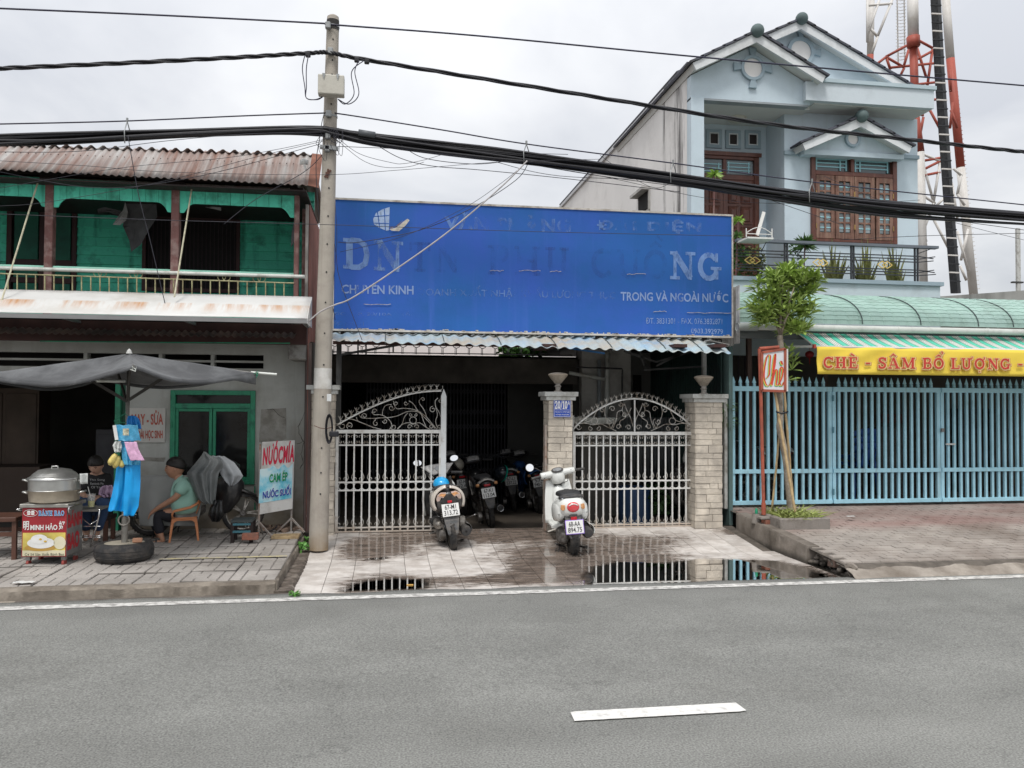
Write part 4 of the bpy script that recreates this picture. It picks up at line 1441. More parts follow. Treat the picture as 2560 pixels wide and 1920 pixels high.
# --- white iron gates
iron = mat('gate_white',(.66,.66,.64),rough=.5,var=.08,vs=6,bump=.15,bs=60,dirt=(.38,.34,.29),da=.35,ds=9,zdirt=((.45,.36,.28),.06,.2))
irong = mat('gate_scroll',(.50,.49,.46),rough=.6,var=.2,vs=12,dirt=(.2,.16,.12),da=.7,ds=16)
def scroll_pts(c,r0,a0,turns,ccw,n=16,rend=.25):
 """spiral arc starting on radius r0 at angle a0, curling inwards"""
 out = []
 for i in range(n+1):
  t = i/n
  a = math.radians(a0)+(1 if ccw else -1)*t*turns*2*PI
  rr_ = r0*(1-t*(1-rend))
  out.append((c[0]+rr_*math.cos(a),c[1]+rr_*math.sin(a)))
 return out
def tube2(pts,y,r,mb,n=5):
 mb.tube([(p[0],y,p[1]) for p in pts],r,n,cap=False)
def cs_mesh(w,h):
 """the double C scroll between two bars of the upper band: cell w x h, origin at its centre"""
 mb = MB()
 rr_ = h*.2
 for sx in (-1,1):
  # a tall bracket against the bar with a curl at each end
  x = sx*w*.46
  pts = [(x-sx*.006,-h*.42)]
  pts = []
  for k in range(9):
   t = -1+2*k/8
   pts.append((sx*(w*.47-.035*(1-abs(t))*0),t*h*.2))
  top = scroll_pts((sx*w*.24,h*.22),w*.23,0 if sx > 0 else 180,.72,sx > 0,14,.35)
  bot = scroll_pts((sx*w*.24,-h*.22),w*.23,0 if sx > 0 else 180,.72,sx < 0,14,.35)
  tube2(list(reversed(top))+[(sx*w*.47,0)]+bot,0,.0042,mb)
 return mb
def fleur_mesh(s=1.):
 """lower crest: two curls with horns rising"""
 mb = MB()
 for sx in (-1,1):
  tube2(scroll_pts((sx*.032*s,.035*s),.03*s,-90 if sx > 0 else -90,.85,sx > 0,14,.3),0,.0042,mb)
  tube2([(sx*.0,.005),(sx*.055*s,.012*s),(sx*.072*s,.05*s),(sx*.055*s,.09*s),(sx*.028*s,.12*s)][0:3] + [(sx*.068*s,.075*s),(sx*.055*s,.10*s),(sx*.03*s,.135*s)],0,.0042,mb)
 return mb
def ring_mesh(r_):
 mb = MB()
 tube2([(r_*math.cos(t*PI/10),r_*math.sin(t*PI/10)) for t in range(21)],0,.0042,mb)
 return mb
def gate(T,x0,x1,zb,zrail,arch,nb,y,seed,zr=None):
 """zrail: top rail; arch(u)->height above the rail top at fraction u"""
 W = x1-x0
 fr_ = .022
 MB().box(x0,x0+.035,y-.02,y+.02,zb,zrail).obj('stile',iron,T,bevel=.003)
 MB().box(x1-.035,x1,y-.02,y+.02,zb,zrail).obj('stile',iron,T,bevel=.003)
 MB().box(x0+.036,x1-.036,y-.02,y+.02,zrail-.045,zrail-.002).obj('top_rail',iron,T,bevel=.003)
 z2,z3,z4,z5 = zr
 for z_ in (z2,z3,z4):
  MB().box(x0+.036,x1-.036,y-.012,y+.012,z_-.008,z_+.008).obj('rail',iron,T)
 for z_ in (z5,zb+.012):
  MB().box(x0+.036,x1-.036,y-.012,y+.012,z_-.007,z_+.007).obj('rail',iron,T)
 p = (W-.07)/nb
 bar = None
 for i in range(1,nb):
  x = x0+.035+p*i
  MB().box(x-.0085,x+.0085,y-.0085,y+.0085,zb+.02,zrail-.046).obj('bar',iron,T)
 h = zrail-.045-z2
 cs = mesh_of(cs_mesh(p*1.94 if False else p*.95,h),irong,True)
 rg = mesh_of(ring_mesh((z3-z4)/2-.004),iron,True)
 fl = mesh_of(fleur_mesh(1.),irong,True)
 for i in range(nb):
  x = x0+.035+p*(i+.5)
  piece('scroll',cs,T,(x,y,z2+h/2))
  piece('ring',rg,T,(x,y,(z3+z4)/2))
 for i in range(0,nb):
  x = x0+.035+p*(i+.5)
  if i % 2 == 0 or nb-i == 1:
   piece('crest',fl,T,(x,y,z3+.004))
   piece('crest',fl,T,(x,y,z5+.004))
 # half rings at the very bottom
 hm = MB(); tube2([(.042*math.cos(t*PI/8),.045*math.sin(t*PI/8)) for t in range(9)],0,.004,hm)
 hm = mesh_of(hm,irong,True)
 for i in range(nb):
  piece('half_ring',hm,T,(x0+.035+p*(i+.5),y,zb+.016))
 # arch bar, spikes and circles along it
 n = 40
 A = [(x0+.01+(W-.02)*i/n,zrail+arch(i/n)) for i in range(n+1)]
 mb = MB()
 mb.tube([(a,y,b) for a,b in A],.010,6)
 mb.obj('arch_bar',iron,T,smooth=True)
 return A
fork = MB()
fork.tube([(0,0,0),(0,0,.075)],[.005,.002],5)
for sx in (-1,1):
 fork.tube([(0,0,.03),(sx*.012,0,.045),(sx*.024,0,.062),(sx*.028,0,.075)],[.003,.003,.003,.0015],4)
FORK = mesh_of(fork,irong)
bell = MB()
for sx in (-1,1):
 pass
bell.tube([(.036*math.cos(a),0,.036+.036*math.sin(a)) for a in [math.radians(-90+t*15) for t in range(-8,9)]],.0042,5)
BELL = mesh_of(bell,irong,True)
def crest_row(T,A,y,step):
 L_ = 0
 pts = [Vector((a,y,b)) for a,b in A]
 acc = 0; nxt = step*.5
 k = 0
 for a,b in zip(pts,pts[1:]):
  d = (b-a).length
  while acc+d > nxt:
   p = a.lerp(b,(nxt-acc)/d)
   ang = math.atan2(b.z-a.z,b.x-a.x)
   if k % 2 == 0: piece('circle',BELL,T,(p.x,y,p.z+.012),(0,-ang*.4,0))
   else: piece('fork',FORK,T,(p.x,y,p.z+.012),(0,0,0))
   nxt += step; k += 1
  acc += d
def flourish(T,y,lines,r_=.0052):
 mb = MB()
 for pts in lines:
  # smooth with Catmull-Rom
  P = [at(a,b,y) for a,b in pts]
  out = []
  for i in range(len(P)-1):
   p0,p1,p2,p3 = P[max(0,i-1)],P[i],P[i+1],P[min(len(P)-1,i+2)]
   for k in range(5):
    t = k/5
    out.append(.5*((2*p1)+(p2-p0)*t+(2*p0-5*p1+4*p2-p3)*t*t+(3*p1-p0-3*p2+p3)*t**3))
  out.append(P[-1])
  mb.tube(out,r_,5)
  T_ = T
 return mb.obj('scrollwork',irong,T,smooth=True)
def c3(x,y):   # pixels of the enlarged gate crop (820,840,+640x480 at 2212) back to the photo
 return (820+x*.28933,840+y*.28933)
def curl(cx_,cy_,r_,a0,turns,ccw,rend=.3,n=12):
 return [c3(cx_+p[0],cy_-p[1]) for p in [(q[0],q[1]) for q in scroll_pts((0,0),r_,a0,turns,ccw,n,rend)]]
# left gate: slides from the pole pillar to a tall pointed stile
GLx0,GLx1 = at(838,1200,GY).x,at(1104,1200,GY).x
zr_t = at(960,1074,GY).z
GL = thing('gate','tall white wrought-iron gate leaf on the left with a rising curved top','gate',((GLx0+GLx1)/2,GY,.1))
zz = [at(960,v,GY).z for v in (1112.5,1205,1225,1318)]
zbot = at(960,1330,GY).z
A = gate(GL,GLx0,GLx1,zbot,zr_t,lambda u: .05+.42*math.sin(min(1,u*1.02)*PI/2)**.95,13,GY,1,zz)
crest_row(GL,A,GY,.036)
sx0,sx1 = at(1102,1100,GY).x,at(1115,1100,GY).x
zt_ = at(1108,990,GY).z
mb = MB()
mb.box(sx0,sx1,GY-.03,GY+.03,.1,zt_)
xm_,c_ = (sx0+sx1)/2,(sx1-sx0)/2
mb.add([(sx0,GY-.03,zt_),(sx1,GY-.03,zt_),(sx1,GY+.03,zt_),(sx0,GY+.03,zt_),(xm_,GY,zt_+.09)],[(0,1,4),(1,2,4),(2,3,4),(3,0,4)])
mb.obj('end_post',mat('gate_post_grey',(.62,.64,.64),rough=.5,var=.06,dirt=(.35,.32,.28),da=.3,ds=7),GL)
FL = [
 [c3(100,770),c3(150,725),c3(210,720),c3(290,750),c3(380,785),c3(460,808)],
 curl(185,770,26,-60,1.1,True) ,curl(125,775,32,180,.8,True),
 [c3(170,800),c3(160,770),c3(185,745)],
 [c3(245,700),c3(260,735),c3(320,760),c3(400,795)],
 curl(315,690,24,200,1.1,False),[c3(265,672),c3(290,705),c3(370,712),c3(450,708),c3(520,705),c3(600,690),c3(680,655),c3(760,652),c3(840,690),c3(900,760),c3(940,805)],
 curl(400,650,22,0,1.0,True),[c3(378,655),c3(400,680),c3(450,680),c3(500,700),c3(540,740),c3(550,780),c3(530,806)],
 curl(413,755,26,90,1.0,True),[c3(395,740),c3(420,712),c3(470,706)],
 curl(492,735,22,180,1.1,True),
 curl(548,620,26,0,1.1,False),[c3(470,690),c3(475,640),c3(500,600),c3(550,592)],
 curl(585,580,20,180,1.,True),[c3(565,560),c3(590,625),c3(660,625),c3(740,635),c3(800,660)],
 curl(672,580,20,0,1.,False),curl(565,785,26,180,1.1,True),
 [c3(600,806),c3(640,760),c3(660,700),c3(690,665)],
 curl(717,683,15,90,1.,True),curl(757,683,15,90,1.,False),curl(735,728,29,0,1.,True,1.,18),
 curl(704,785,22,0,1.,True),curl(768,785,22,180,1.,False),
 [c3(600,800),c3(650,760),c3(700,750),c3(735,762),c3(790,750),c3(850,790),c3(880,806)],
 [c3(700,560),c3(740,590),c3(780,650),c3(850,720),c3(925,800)],
 [c3(790,550),c3(790,580),c3(830,640),c3(850,690)],curl(820,548,18,180,1.,False),
 [c3(800,655),c3(820,720),c3(850,790)],
 curl(905,635,28,90,1.15,True),[c3(930,620),c3(945,680),c3(930,740),c3(950,800)],
 curl(970,560,22,90,1.1,False),[c3(925,560),c3(930,610),c3(960,660),c3(990,740)],[c3(950,535),c3(925,560)],
 curl(895,785,24,0,1.,True),curl(965,788,20,180,1.,False)]
flourish(GL,GY,FL,.0046)
# right gate
GRx0,GRx1 = at(1431,1200,GY).x,at(1738,1200,GY).x
GR = thing('gate','closed white wrought-iron gate leaf on the right with an arched top','gate',((GRx0+GRx1)/2,GY,.1))
zr_t2 = at(1584,1079,GY).z
zz = [at(1584,v,GY).z for v in (1113.5,1202,1222,1311)]
A = gate(GR,GRx0,GRx1,at(1584,1319,GY).z,zr_t2,lambda u: .03+.385*math.sin(u*PI)**.85,17,GY,2,zz)
crest_row(GR,A,GY,.034)
MB().box((GRx0+GRx1)/2-.008,(GRx0+GRx1)/2+.008,GY-.008,GY+.008,zr_t2,zr_t2+.40).obj('bar',iron,GR)
def c4(x,y): return (1300+x*.28926,840+y*.28933)
HALF = [[(985,780),(1010,700),(1040,640),(1060,580)],[(1060,580),(1080,640),(1050,700),(1100,740),(1090,790)],
  [(1000,620),(1030,680),(1060,700)],[(1160,800),(1130,720),(1120,660),(1080,640)],
  [(1220,600),(1230,660),(1215,720),(1175,800)],[(1175,800),(1150,740),(1170,715)],[(1130,820),(1200,790),(1260,762),(1330,768)],
  [(1280,600),(1320,690),(1350,730),(1420,750)],[(1330,768),(1400,755),(1470,765),(1500,800)],[(1220,590),(1260,610)]]
CUR = [(1065,680,22,90,True),(1025,790,24,0,True),(1110,785,24,180,False),(1165,630,26,0,True),(1195,740,26,180,True),(1250,640,22,90,False),
       (1285,800,22,90,True),(1350,800,22,90,False),(1455,785,26,180,True),(1090,590,20,0,False),(1400,720,20,0,True)]
lines = []
for side in (0,1):
 def mx_(x): return x if side == 0 else 2*981-x
 for ln in HALF: lines.append([c4(mx_(a),b) for a,b in ln])
 for (a,b,r_,a0,ccw) in CUR:
  for_ = scroll_pts((0,0),r_,a0 if side == 0 else 180-a0,1.1,ccw if side == 0 else not ccw,12,.3)
  lines.append([c4(mx_(a)+p[0],b-p[1]) for p in for_])
 lines.append([c4(mx_(1317)+27*math.cos(t*PI/8),735+27*math.sin(t*PI/8)) for t in range(17)])
flourish(GR,GY,lines,.0046)
# a third leaf folded back behind the middle pillar
G3 = thing('gate','open white gate leaf folded back into the yard behind the middle pillar','gate',(2.33,10.4,.1))
xg,y0_,y1_ = 2.36,10.05,11.15
MB().box(xg-.015,xg+.015,y0_,y0_+.03,.11,1.5).obj('stile',iron,G3)
MB().box(xg-.015,xg+.015,y1_-.03,y1_,.11,1.75).obj('stile',iron,G3)
for z_ in (.2,.52,.62,1.15,1.3):
 MB().box(xg-.01,xg+.01,y0_+.03,y1_-.03,z_-.01,z_+.01).obj('rail',iron,G3)
for i in range(1,11):
 y_ = y0_+.1*i
 MB().box(xg-.007,xg+.007,y_-.007,y_+.007,.12,1.3).obj('bar',irong,G3)
MB().tube([(xg,y0_+.02+t*.106,1.33+.34*math.sin(t/10*PI/2)) for t in range(11)],.009,6).obj('arch_bar',iron,G3)
for i in range(10):
 piece('fork',FORK,G3,(xg,y0_+.07+i*.1,1.35+.34*math.sin((i+.5)/10*PI/2)),(0,0,PI/2))
for i in range(5):
 rg = MB(); rg.tube([(0,.05*math.cos(t*PI/8),.05*math.sin(t*PI/8)) for t in range(17)],.004,5)
 piece('ring',mesh_of(rg,irong,True),G3,(xg,y0_+.15+i*.2,.57))
 piece('ring',mesh_of(rg,irong,True),G3,(xg,y0_+.15+i*.2,1.225))
# sliding-gate stile beside the middle pillar (rusty channel)
MB_ = MB()
gx = at(1363,1200,GY-.1).x
GC = MB().box(gx-.014,gx+.014,GY-.14,GY-.06,.09,at(1363,1062,GY-.1).z).obj('gate_channel',mat('rusty_white',(.42,.37,.33),rough=.8,var=.3,vs=9,dirt=(.2,.11,.07),da=.7,ds=9))
tag(GC,'narrow rust-stained steel channel standing against the middle pillar','channel')

# --- billboard
SY = 9.72
BB = thing('billboard','wide sun-bleached blue billboard with peeling letters above the gates','billboard',(1.9,SY,2.5))
bl_,br_,tl_,tr_ = at(834,825,SY),at(1829,838,SY),at(837,499,SY),at(1832,541,SY)
bx0,bx1 = bl_.x,br_.x
bz0,bz1 = (bl_.z+br_.z)/2,(tl_.z+tr_.z)/2
bblue = mat('bleached_blue',(.020,.125,.42),rough=.55,var=.10,vs=1.2,bump=.12,bs=18,dirt=(.035,.115,.50),da=.7,ds=.8,streak=(.05,.14,.52),sa=.35,ss=7,sz=.25,spec=.35)
nR,n_ = 5,0
hs_ = (bz1-bz0)
for k,(a,b) in enumerate(((0,.33),(.33,.66),(.66,1))):
 mb = MB()
 mb.grid(lambda u,v: (bx0+(bx1-bx0)*u,SY+.0012*nz(u*7,k*3+v*1.5),bz0+hs_*(a+(b-a)*v)+.001),80,8)
 mb.obj('panel',bblue,BB,smooth=True)
MB().box(bx0,bx1,SY+.02,SY+.03,bz0,bz1).obj('backing',mat('backing',(.1,.1,.1)),BB)
tr = mat('sign_trim',(.60,.57,.52),rough=.5,var=.15,vs=8,dirt=(.3,.25,.2),da=.5,ds=7)
MB().box(bx0-.02,bx1+.02,SY-.012,SY+.15,bz1,bz1+.022).obj('trim',tr,BB)
MB().box(bx0-.02,bx1+.02,SY-.012,SY+.15,bz0-.022,bz0).obj('trim',tr,BB)
MB().box(bx1,bx1+.018,SY-.014,SY+.14,bz0,bz1).obj('trim',tr,BB)
MB().box(bx0-.018,bx0,SY-.014,SY+.14,bz0,bz1).obj('trim',tr,BB)
side = corr((bx1+.03,SY+.02,bz0-.12),(bx1+.03,SY+.9,bz0-.12),(bx1+.03,SY+.02,bz0+.52),(bx1+.03,SY+.9,bz0+.52),.07,.012,(1,0,0),rows=1)
side.obj('side_sheet',mat('zinc',(.42,.42,.41),rough=.55,var=.2,vs=5,dirt=(.2,.18,.16),da=.5,ds=4),BB,smooth=True)
for x in (bx0+.1,1.0,2.6,4.0):
 MB().box(x-.02,x+.02,SY+.03,SY+.07,bz0-.15,bz1-.05).obj('rib',darkw,BB)
def fade_mat(name,col,thr,sc=7.,seed=0.,amt=.8,grad=None):
 """paint remnants: broken up by noise, the rest worn through to transparent"""
 m = mat(name,col,rough=.6,var=.12,vs=9,bump=0)
 t,b = shader(m)
 L = t.links.new
 geo = t.nodes.new('ShaderNodeNewGeometry')
 mp = t.nodes.new('ShaderNodeMapping'); mp.inputs['Location'].default_value = (seed,seed,seed); mp.inputs['Scale'].default_value = (1,1,.45)
 L(geo.outputs['Position'],mp.inputs[0])
 n = t.nodes.new('ShaderNodeTexNoise'); n.inputs['Scale'].default_value = sc; n.inputs['Detail'].default_value = 9; n.inputs['Roughness'].default_value = .72
 L(mp.outputs[0],n.inputs['Vector'])
 r_ = t.nodes.new('ShaderNodeMapRange'); r_.inputs[1].default_value = thr-.06; r_.inputs[2].default_value = thr+.09; r_.inputs[4].default_value = amt
 L(n.outputs[0],r_.inputs[0])
 L(r_.outputs[0],b.inputs['Alpha'])
 return m
f1 = fade_mat('faded_pale',(.20,.34,.66),.42,3.5,0,.85)
f2 = fade_mat('faded_patchy',(.16,.30,.66),.50,5,3,.75)
f3 = fade_mat('faded_ghost',(.045,.105,.36),.50,4,5,.22)
f4 = fade_mat('faded_line',(.30,.42,.70),.40,8,7,.85)
def sp(x,y): return (820+x*.47016,480+y*.47016)     # pixels of the enlarged billboard crop
def bt(s,x0,y0,x1,y1,m,yr0=None,slab=False,**k):
 a,b,c = sp(x0,y1),sp(x1,yr0 if yr0 else y1),sp(x0,y0)
 f = stroke_text if slab else text
 if slab:
  stroke_text(s,SLAB,at(*a,SY-.002),at(*b,SY-.002),at(*c,SY-.002),m,BB,off=.002,**k)
 else:
  text(s,at(*a,SY-.002),at(*b,SY-.002),at(*c,SY-.002),m,BB,off=.002,**k)
bt('DN',82,245,398,405,f1,425,slab=True,grow=.02)
bt('TN',432,264,700,422,f3,432,slab=True,gap=.2)
bt('PHÚ'.replace('Ú','U'),850,282,1280,438,f3,450,slab=True,gap=.2)
bt('CƯỜ'.replace('Ờ','Ồ').replace('Ư','U'),1400,300,1805,455,f3,462,slab=True,gap=.12)
bt('NG',1820,316,2090,462,f1,472,slab=True,grow=.02)
bt('VĂN PHÒNG',618,105,1290,200,f2,215,bold=.04,space=1.1)
bt('ĐẠI DIỆN',1430,135,1985,215,f2,226,bold=.04,space=1.15)
bt('CHUYÊN KINH',72,480,455,540,f4,546,bold=.02)
bt('DOANH XUẤT NHẬP KHẨU LƯƠNG THỰC',480,492,1530,560,f2,578,bold=.01)
bt('TRONG VÀ NGOÀI NƯỚC',1556,515,2128,578,f4,588,bold=.02)
bt('ĐC: V.P. 20/10A TRẦN',30,630,470,655,f2,660)
bt('ĐC: NHÀ 11',30,682,190,710,f2,712)
bt('ĐT. 3831301 - FAX. 076.3832871',1690,668,2096,700,f4,704)
bt('0903.392979',1930,725,2100,752,f4,756,bold=.01)
bt('3855553',1860,730,1905,750,f2,752)
# round company mark with the torn skin hanging off it
whg = mat('torn_white',(.50,.56,.66),rough=.7,var=.2,vs=14)
P = [sp(x,y) for x,y in ((328,80),(290,92),(255,112),(240,145),(245,172),(272,190),(310,206),(324,204))]
MB().prism([at(a,b,SY-.002) for a,b in P],(0,-.002,0)).obj('mark',fade_mat('faded_mark',(.42,.55,.78),.36,9,2,.9),BB)
for ln in ([(262,100),(275,190)],[(300,90),(305,205)],[(243,130),(324,125)],[(246,165),(324,168)]):
 MB().tube([at(*sp(*q),SY-.004) for q in ln],.005,4).obj('mark_line',bblue,BB)
P = [sp(x,y) for x,y in ((326,198),(360,190),(385,172),(400,158),(422,142),(434,150),(412,178),(378,208),(340,206))]
MB().prism([at(a,b,SY-.05) for a,b in P],(0,.004,.0)).obj('torn_flap',mat('torn_vinyl',(.62,.58,.50),rough=.7,var=.25,vs=18),BB)
P = [sp(x,y) for x,y in ((330,190),(375,178),(400,150),(360,182),(330,196))]
MB().prism([at(a,b,SY-.03) for a,b in P],(0,.003,0)).obj('torn_flap',rustsh,BB)
for (xa,xb,y_) in ((860,935,418),(1015,1130,418),(1180,1240,422),(1590,1690,436),(1910,2155,643),(1730,1800,636),(190,335,598)):
 P = [at(*sp(xa+(xb-xa)*k/8,y_+random.uniform(-3,3)),SY-.012) for k in range(9)]
 MB().tube(P,.0035,4).obj('tear',mat('tear',(.45,.42,.42),rough=.8,var=.4,vs=30),BB)
# edge tatters
mb = MB()
for i in range(90):
 x = bx0+(bx1-bx0)*random.random()
 w,h = random.uniform(.01,.05),random.uniform(.004,.018)
 mb.box(x,x+w,SY-.014,SY-.0125,bz0,bz0+h)
mb.obj('tatter',tr,BB)

# --- corrugated plastic awning below the billboard, wavy tile-like sheet
AY0 = 9.28
awp = mat('awning_tile_sheet',(.40,.50,.53),rough=.5,var=.12,vs=3,bump=.2,bs=40,dirt=(.42,.38,.31),da=.85,ds=2.2,streak=(.22,.38,.55),sa=.6,ss=3,sz=3)
PA = thing('awning','wavy blue-grey corrugated awning below the blue billboard','awning',(2,9.5,2.3))
def ya(x): return 846 + (878-846)*(x-834)/(1832-834)
x0_,x1_ = at(824,845,AY0).x,at(1828,880,AY0).x
W = x1_-x0_
NW = 34
def awf2(u,v):
 x = x0_+W*u
 zb = at(834+(1832-834)*u,ya(834+998*u)+7,AY0).z
 zt = at(834+(1832-834)*u,832+(848-832)*u,9.9).z
 k = (u*NW) % 1
 wave = .013*math.sin(u*NW*2*PI)
 step = .010*(1-((v*5) % 1))
 sag = .012*nz(u*9,1)
 return (x,AY0+(9.9-AY0)*v,zb+(zt-zb)*v+.02*math.sin(v*PI)+wave+step+sag)
mb = MB().grid(awf2,NW*8,20,.003)
mb.obj('sheet',awp,PA,smooth=True)
for u in (.13,.27,.41,.55,.69,.83,.93):
 mb = MB()
 P = [Vector(awf2(u,v/10))+Vector((0,0,.006)) for v in range(11)]
 P[0] = P[0]+Vector((0,0,-.025))
 MB().tube(P,.006,5).obj('lap_joint',mat('lap_dark',(.08,.10,.10),rough=.8),PA)
MB().box(x0_,x1_,9.86,9.90,at(1300,868,9.88).z,at(1300,860,9.88).z).obj('purlin',mat('maroon_beam',()),PA)
for px in (1345,1665,1760):
 q = at(px,868,9.6)
 MB().box(q.x,q.x+.16,9.3,9.9,q.z-.02,q.z+.02).obj('bracket',mat('maroon_beam',()),PA)
# --- posts and roof frame of the yard
steel = mat('dark_steel',(.05,.05,.05),rough=.7,var=.3,vs=6)
YF = thing('yard_roof','dark steel roof frame and posts over the motorbike yard','roof',(1.8,11,.1))
for (px,y_,w) in ((845,9.98,.06),(1762,10.05,.05)):
 q = at(px,1100,y_)
 MB().box(q.x-w/2,q.x+w/2,y_,y_+w,-.12,2.5).obj('post',steel if px < 1000 else mat('pale_post',(.30,.31,.30),rough=.7,var=.2,vs=6,dirt=(.12,.12,.11),da=.5,ds=5),YF)
q0,q1 = at(850,887,10.4),at(1020,858,10.4)
MB().bar(q0,q1,.03,.03).obj('truss_bar',steel,YF)
MB().bar(at(1020,858,10.4),at(1150,855,10.4),.03,.03).obj('truss_bar',steel,YF)
for px in (895,915,983): MB().bar(at(px,888 if px < 920 else 880,10.4),at(px,850,10.4),.02,.02).obj('truss_bar',steel,YF)
for (a,b) in (((1560,878),(1640,905)),((1640,905),(1760,870)),((1600,880),(1610,915)),((1610,925),(1780,915)),((1640,915),(1700,885))):
 MB().bar(at(*a,10.6),at(*b,10.6),.025,.025).obj('truss_bar',steel,YF)
# roof sheet over the right half of the yard
MB().prism([at(1418,872,10.5),at(1512,886,10.0),at(1512,883,10.0),at(1418,869,10.5)],(0,.0,.01)).obj('blue_edge',mat('blue_sheet',(.06,.20,.46),rough=.5,var=.2),YF)
MB().box(2.25,4.40,10.1,14.3,2.50,2.53).obj('roof_sheet',steel,YF)
MB().box(-.85,2.25,10.9,12.3,2.62,2.65).obj('roof_sheet',steel,YF)
# --- garage: dark building at the back of the yard
GB = thing('garage','dark single-storey garage building with folding shutters at the back of the yard','garage',(1.5,14,.1))
gz = at(1000,888,12.4).z
MB().box(-.9,2.95,12.3,12.5,gz-.42,gz).obj('beam',mat('dark_beam',(.065,.058,.05),rough=.9,var=.3,vs=4),GB)  # beam in an uneven dark brown-grey
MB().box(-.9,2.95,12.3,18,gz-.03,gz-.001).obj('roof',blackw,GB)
q = mat('shade_toned_wall',(.06,.056,.05),rough=.95,var=.35,vs=1.5)  # garage gloom is put into the wall colour
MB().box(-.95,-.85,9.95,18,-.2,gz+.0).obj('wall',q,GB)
MB().box(2.10,2.95,13.9,14.0,-.2,gz-.03).obj('wall',mat('shade_toned_wall2',(.075,.075,.07),rough=.95,var=.25,vs=1.2),GB)  # slightly lighter tone, also darkened to stand for the garage gloom
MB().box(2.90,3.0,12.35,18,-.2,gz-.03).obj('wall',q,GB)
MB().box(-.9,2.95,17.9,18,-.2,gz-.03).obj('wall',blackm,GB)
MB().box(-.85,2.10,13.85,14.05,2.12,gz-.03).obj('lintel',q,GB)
MB().box(-.85,2.10,13.80,13.86,2.18,2.22).obj('shelf',mat('shade_toned_wall2',()),GB)
shm = mat('shutter_dark',(.05,.052,.06),rough=.6,var=.3,vs=5)
SH = thing('folding_shutter','dark folding lattice shutter closing the garage behind the motorbikes','shutter',(.6,13.9,.1))
xa,xb = -.3,2.05
nS = 40
for i in range(nS+1):
 x = xa+(xb-xa)*i/nS
 MB().box(x-.009,x+.009,13.86,13.88,-.1,2.12).obj('slat',shm,SH)
for zc_ in (.5,.75,1.25,1.5,1.85):
 mb = MB()
 for i in range(nS):
  x = xa+(xb-xa)*i/nS
  p_ = (xb-xa)/nS
  for s_ in (-1,1):
   mb.bar((x,13.85,zc_-s_*.06),(x+p_,13.85,zc_+s_*.06),.006,.008)
 mb.obj('lattice',shm,SH)
# terrace railing with U-shaped bars above the garage beam
TR = thing('terrace_railing','black iron railing of lyre-shaped bars on the garage roof under the blue awning','railing',(1,12.5,gz))
ry = 12.42
zt2 = gz+.42
MB().box(-.9,2.9,ry-.01,ry+.01,gz+.03,gz+.045).obj('rail',steel,TR)
MB().box(-.9,2.9,ry-.01,ry+.01,zt2,zt2+.02).obj('rail',steel,TR)
ub = MB()
ub.tube([(-.045,0,.30),(-.06,0,.20),(-.045,0,.12),(0,0,.10),(.045,0,.12),(.06,0,.20),(.045,0,.30)],.007,5)
ub.tube([(-.0,0,-.0),(0,0,.10)],.006,5); ub.tube([(-.02,0,-.0),(-.02,0,.10)],.005,5)
ub.tube([(-.1,0,.25),(-.06,0,.33),(0,0,.22),(.06,0,.33),(.1,0,.25)],.004,4)
UM = mesh_of(ub,steel,True)
for i in range(18):
 piece('lyre_bar',UM,TR,(-.75+i*.203,ry,gz+.02))
# pale wall of a building further back, seen over the garage
tag(MB().box(-2.5,3.2,22,22.3,0,4.1).obj('wall',mat('pale_pink_wall',(.74,.68,.66),rough=.9,var=.04,dirt=(.6,.56,.54),da=.3,ds=1)),'pale pinkish wall of a building behind the garage roof','wall')
# --- bush on the terrace
leafm = mat('leaf_green',(.075,.19,.035),rough=.45,var=.35,vs=25,bump=0,spec=.5,rnd=.3)
def leaf_cloud(name,c,rad,n,size,m,parent,seed=0,droop=0.):
 r = random.Random(seed)
 mb = MB()
 for _ in range(n):
  while True:
   d = Vector((r.uniform(-1,1),r.uniform(-1,1),r.uniform(-1,1)))
   if .25 < d.length < 1: break
  p = Vector(c)+Vector((d.x*rad[0],d.y*rad[1],d.z*rad[2]))
  ax_ = Vector((r.uniform(-1,1),r.uniform(-1,1),r.uniform(-.6,.8)-droop)).normalized()
  s = size*r.uniform(.6,1.3)
  sd = ax_.cross(Vector((r.uniform(-1,1),r.uniform(-1,1),r.uniform(-1,1)))).normalized()*s*.28
  mb.add([p,p+ax_*s*.5+sd,p+ax_*s,p+ax_*s*.5-sd],[(0,1,2),(0,2,3)])
 return tag(mb.obj(name,m,parent,recalc=False),kind='stuff')
BU = thing('shrub','leafy green shrub on the garage roof behind the railing','plant',(at(1300,880,12.7).x,12.7,gz))
q = at(1300,868,12.7)
leaf_cloud('foliage',(q.x,12.7,q.z),(.36,.25,.19),520,.1,leafm,BU,3)
MB().tube([(q.x,12.7,gz),(q.x+.03,12.7,q.z)],.02,6).obj('stem',brownw,BU)
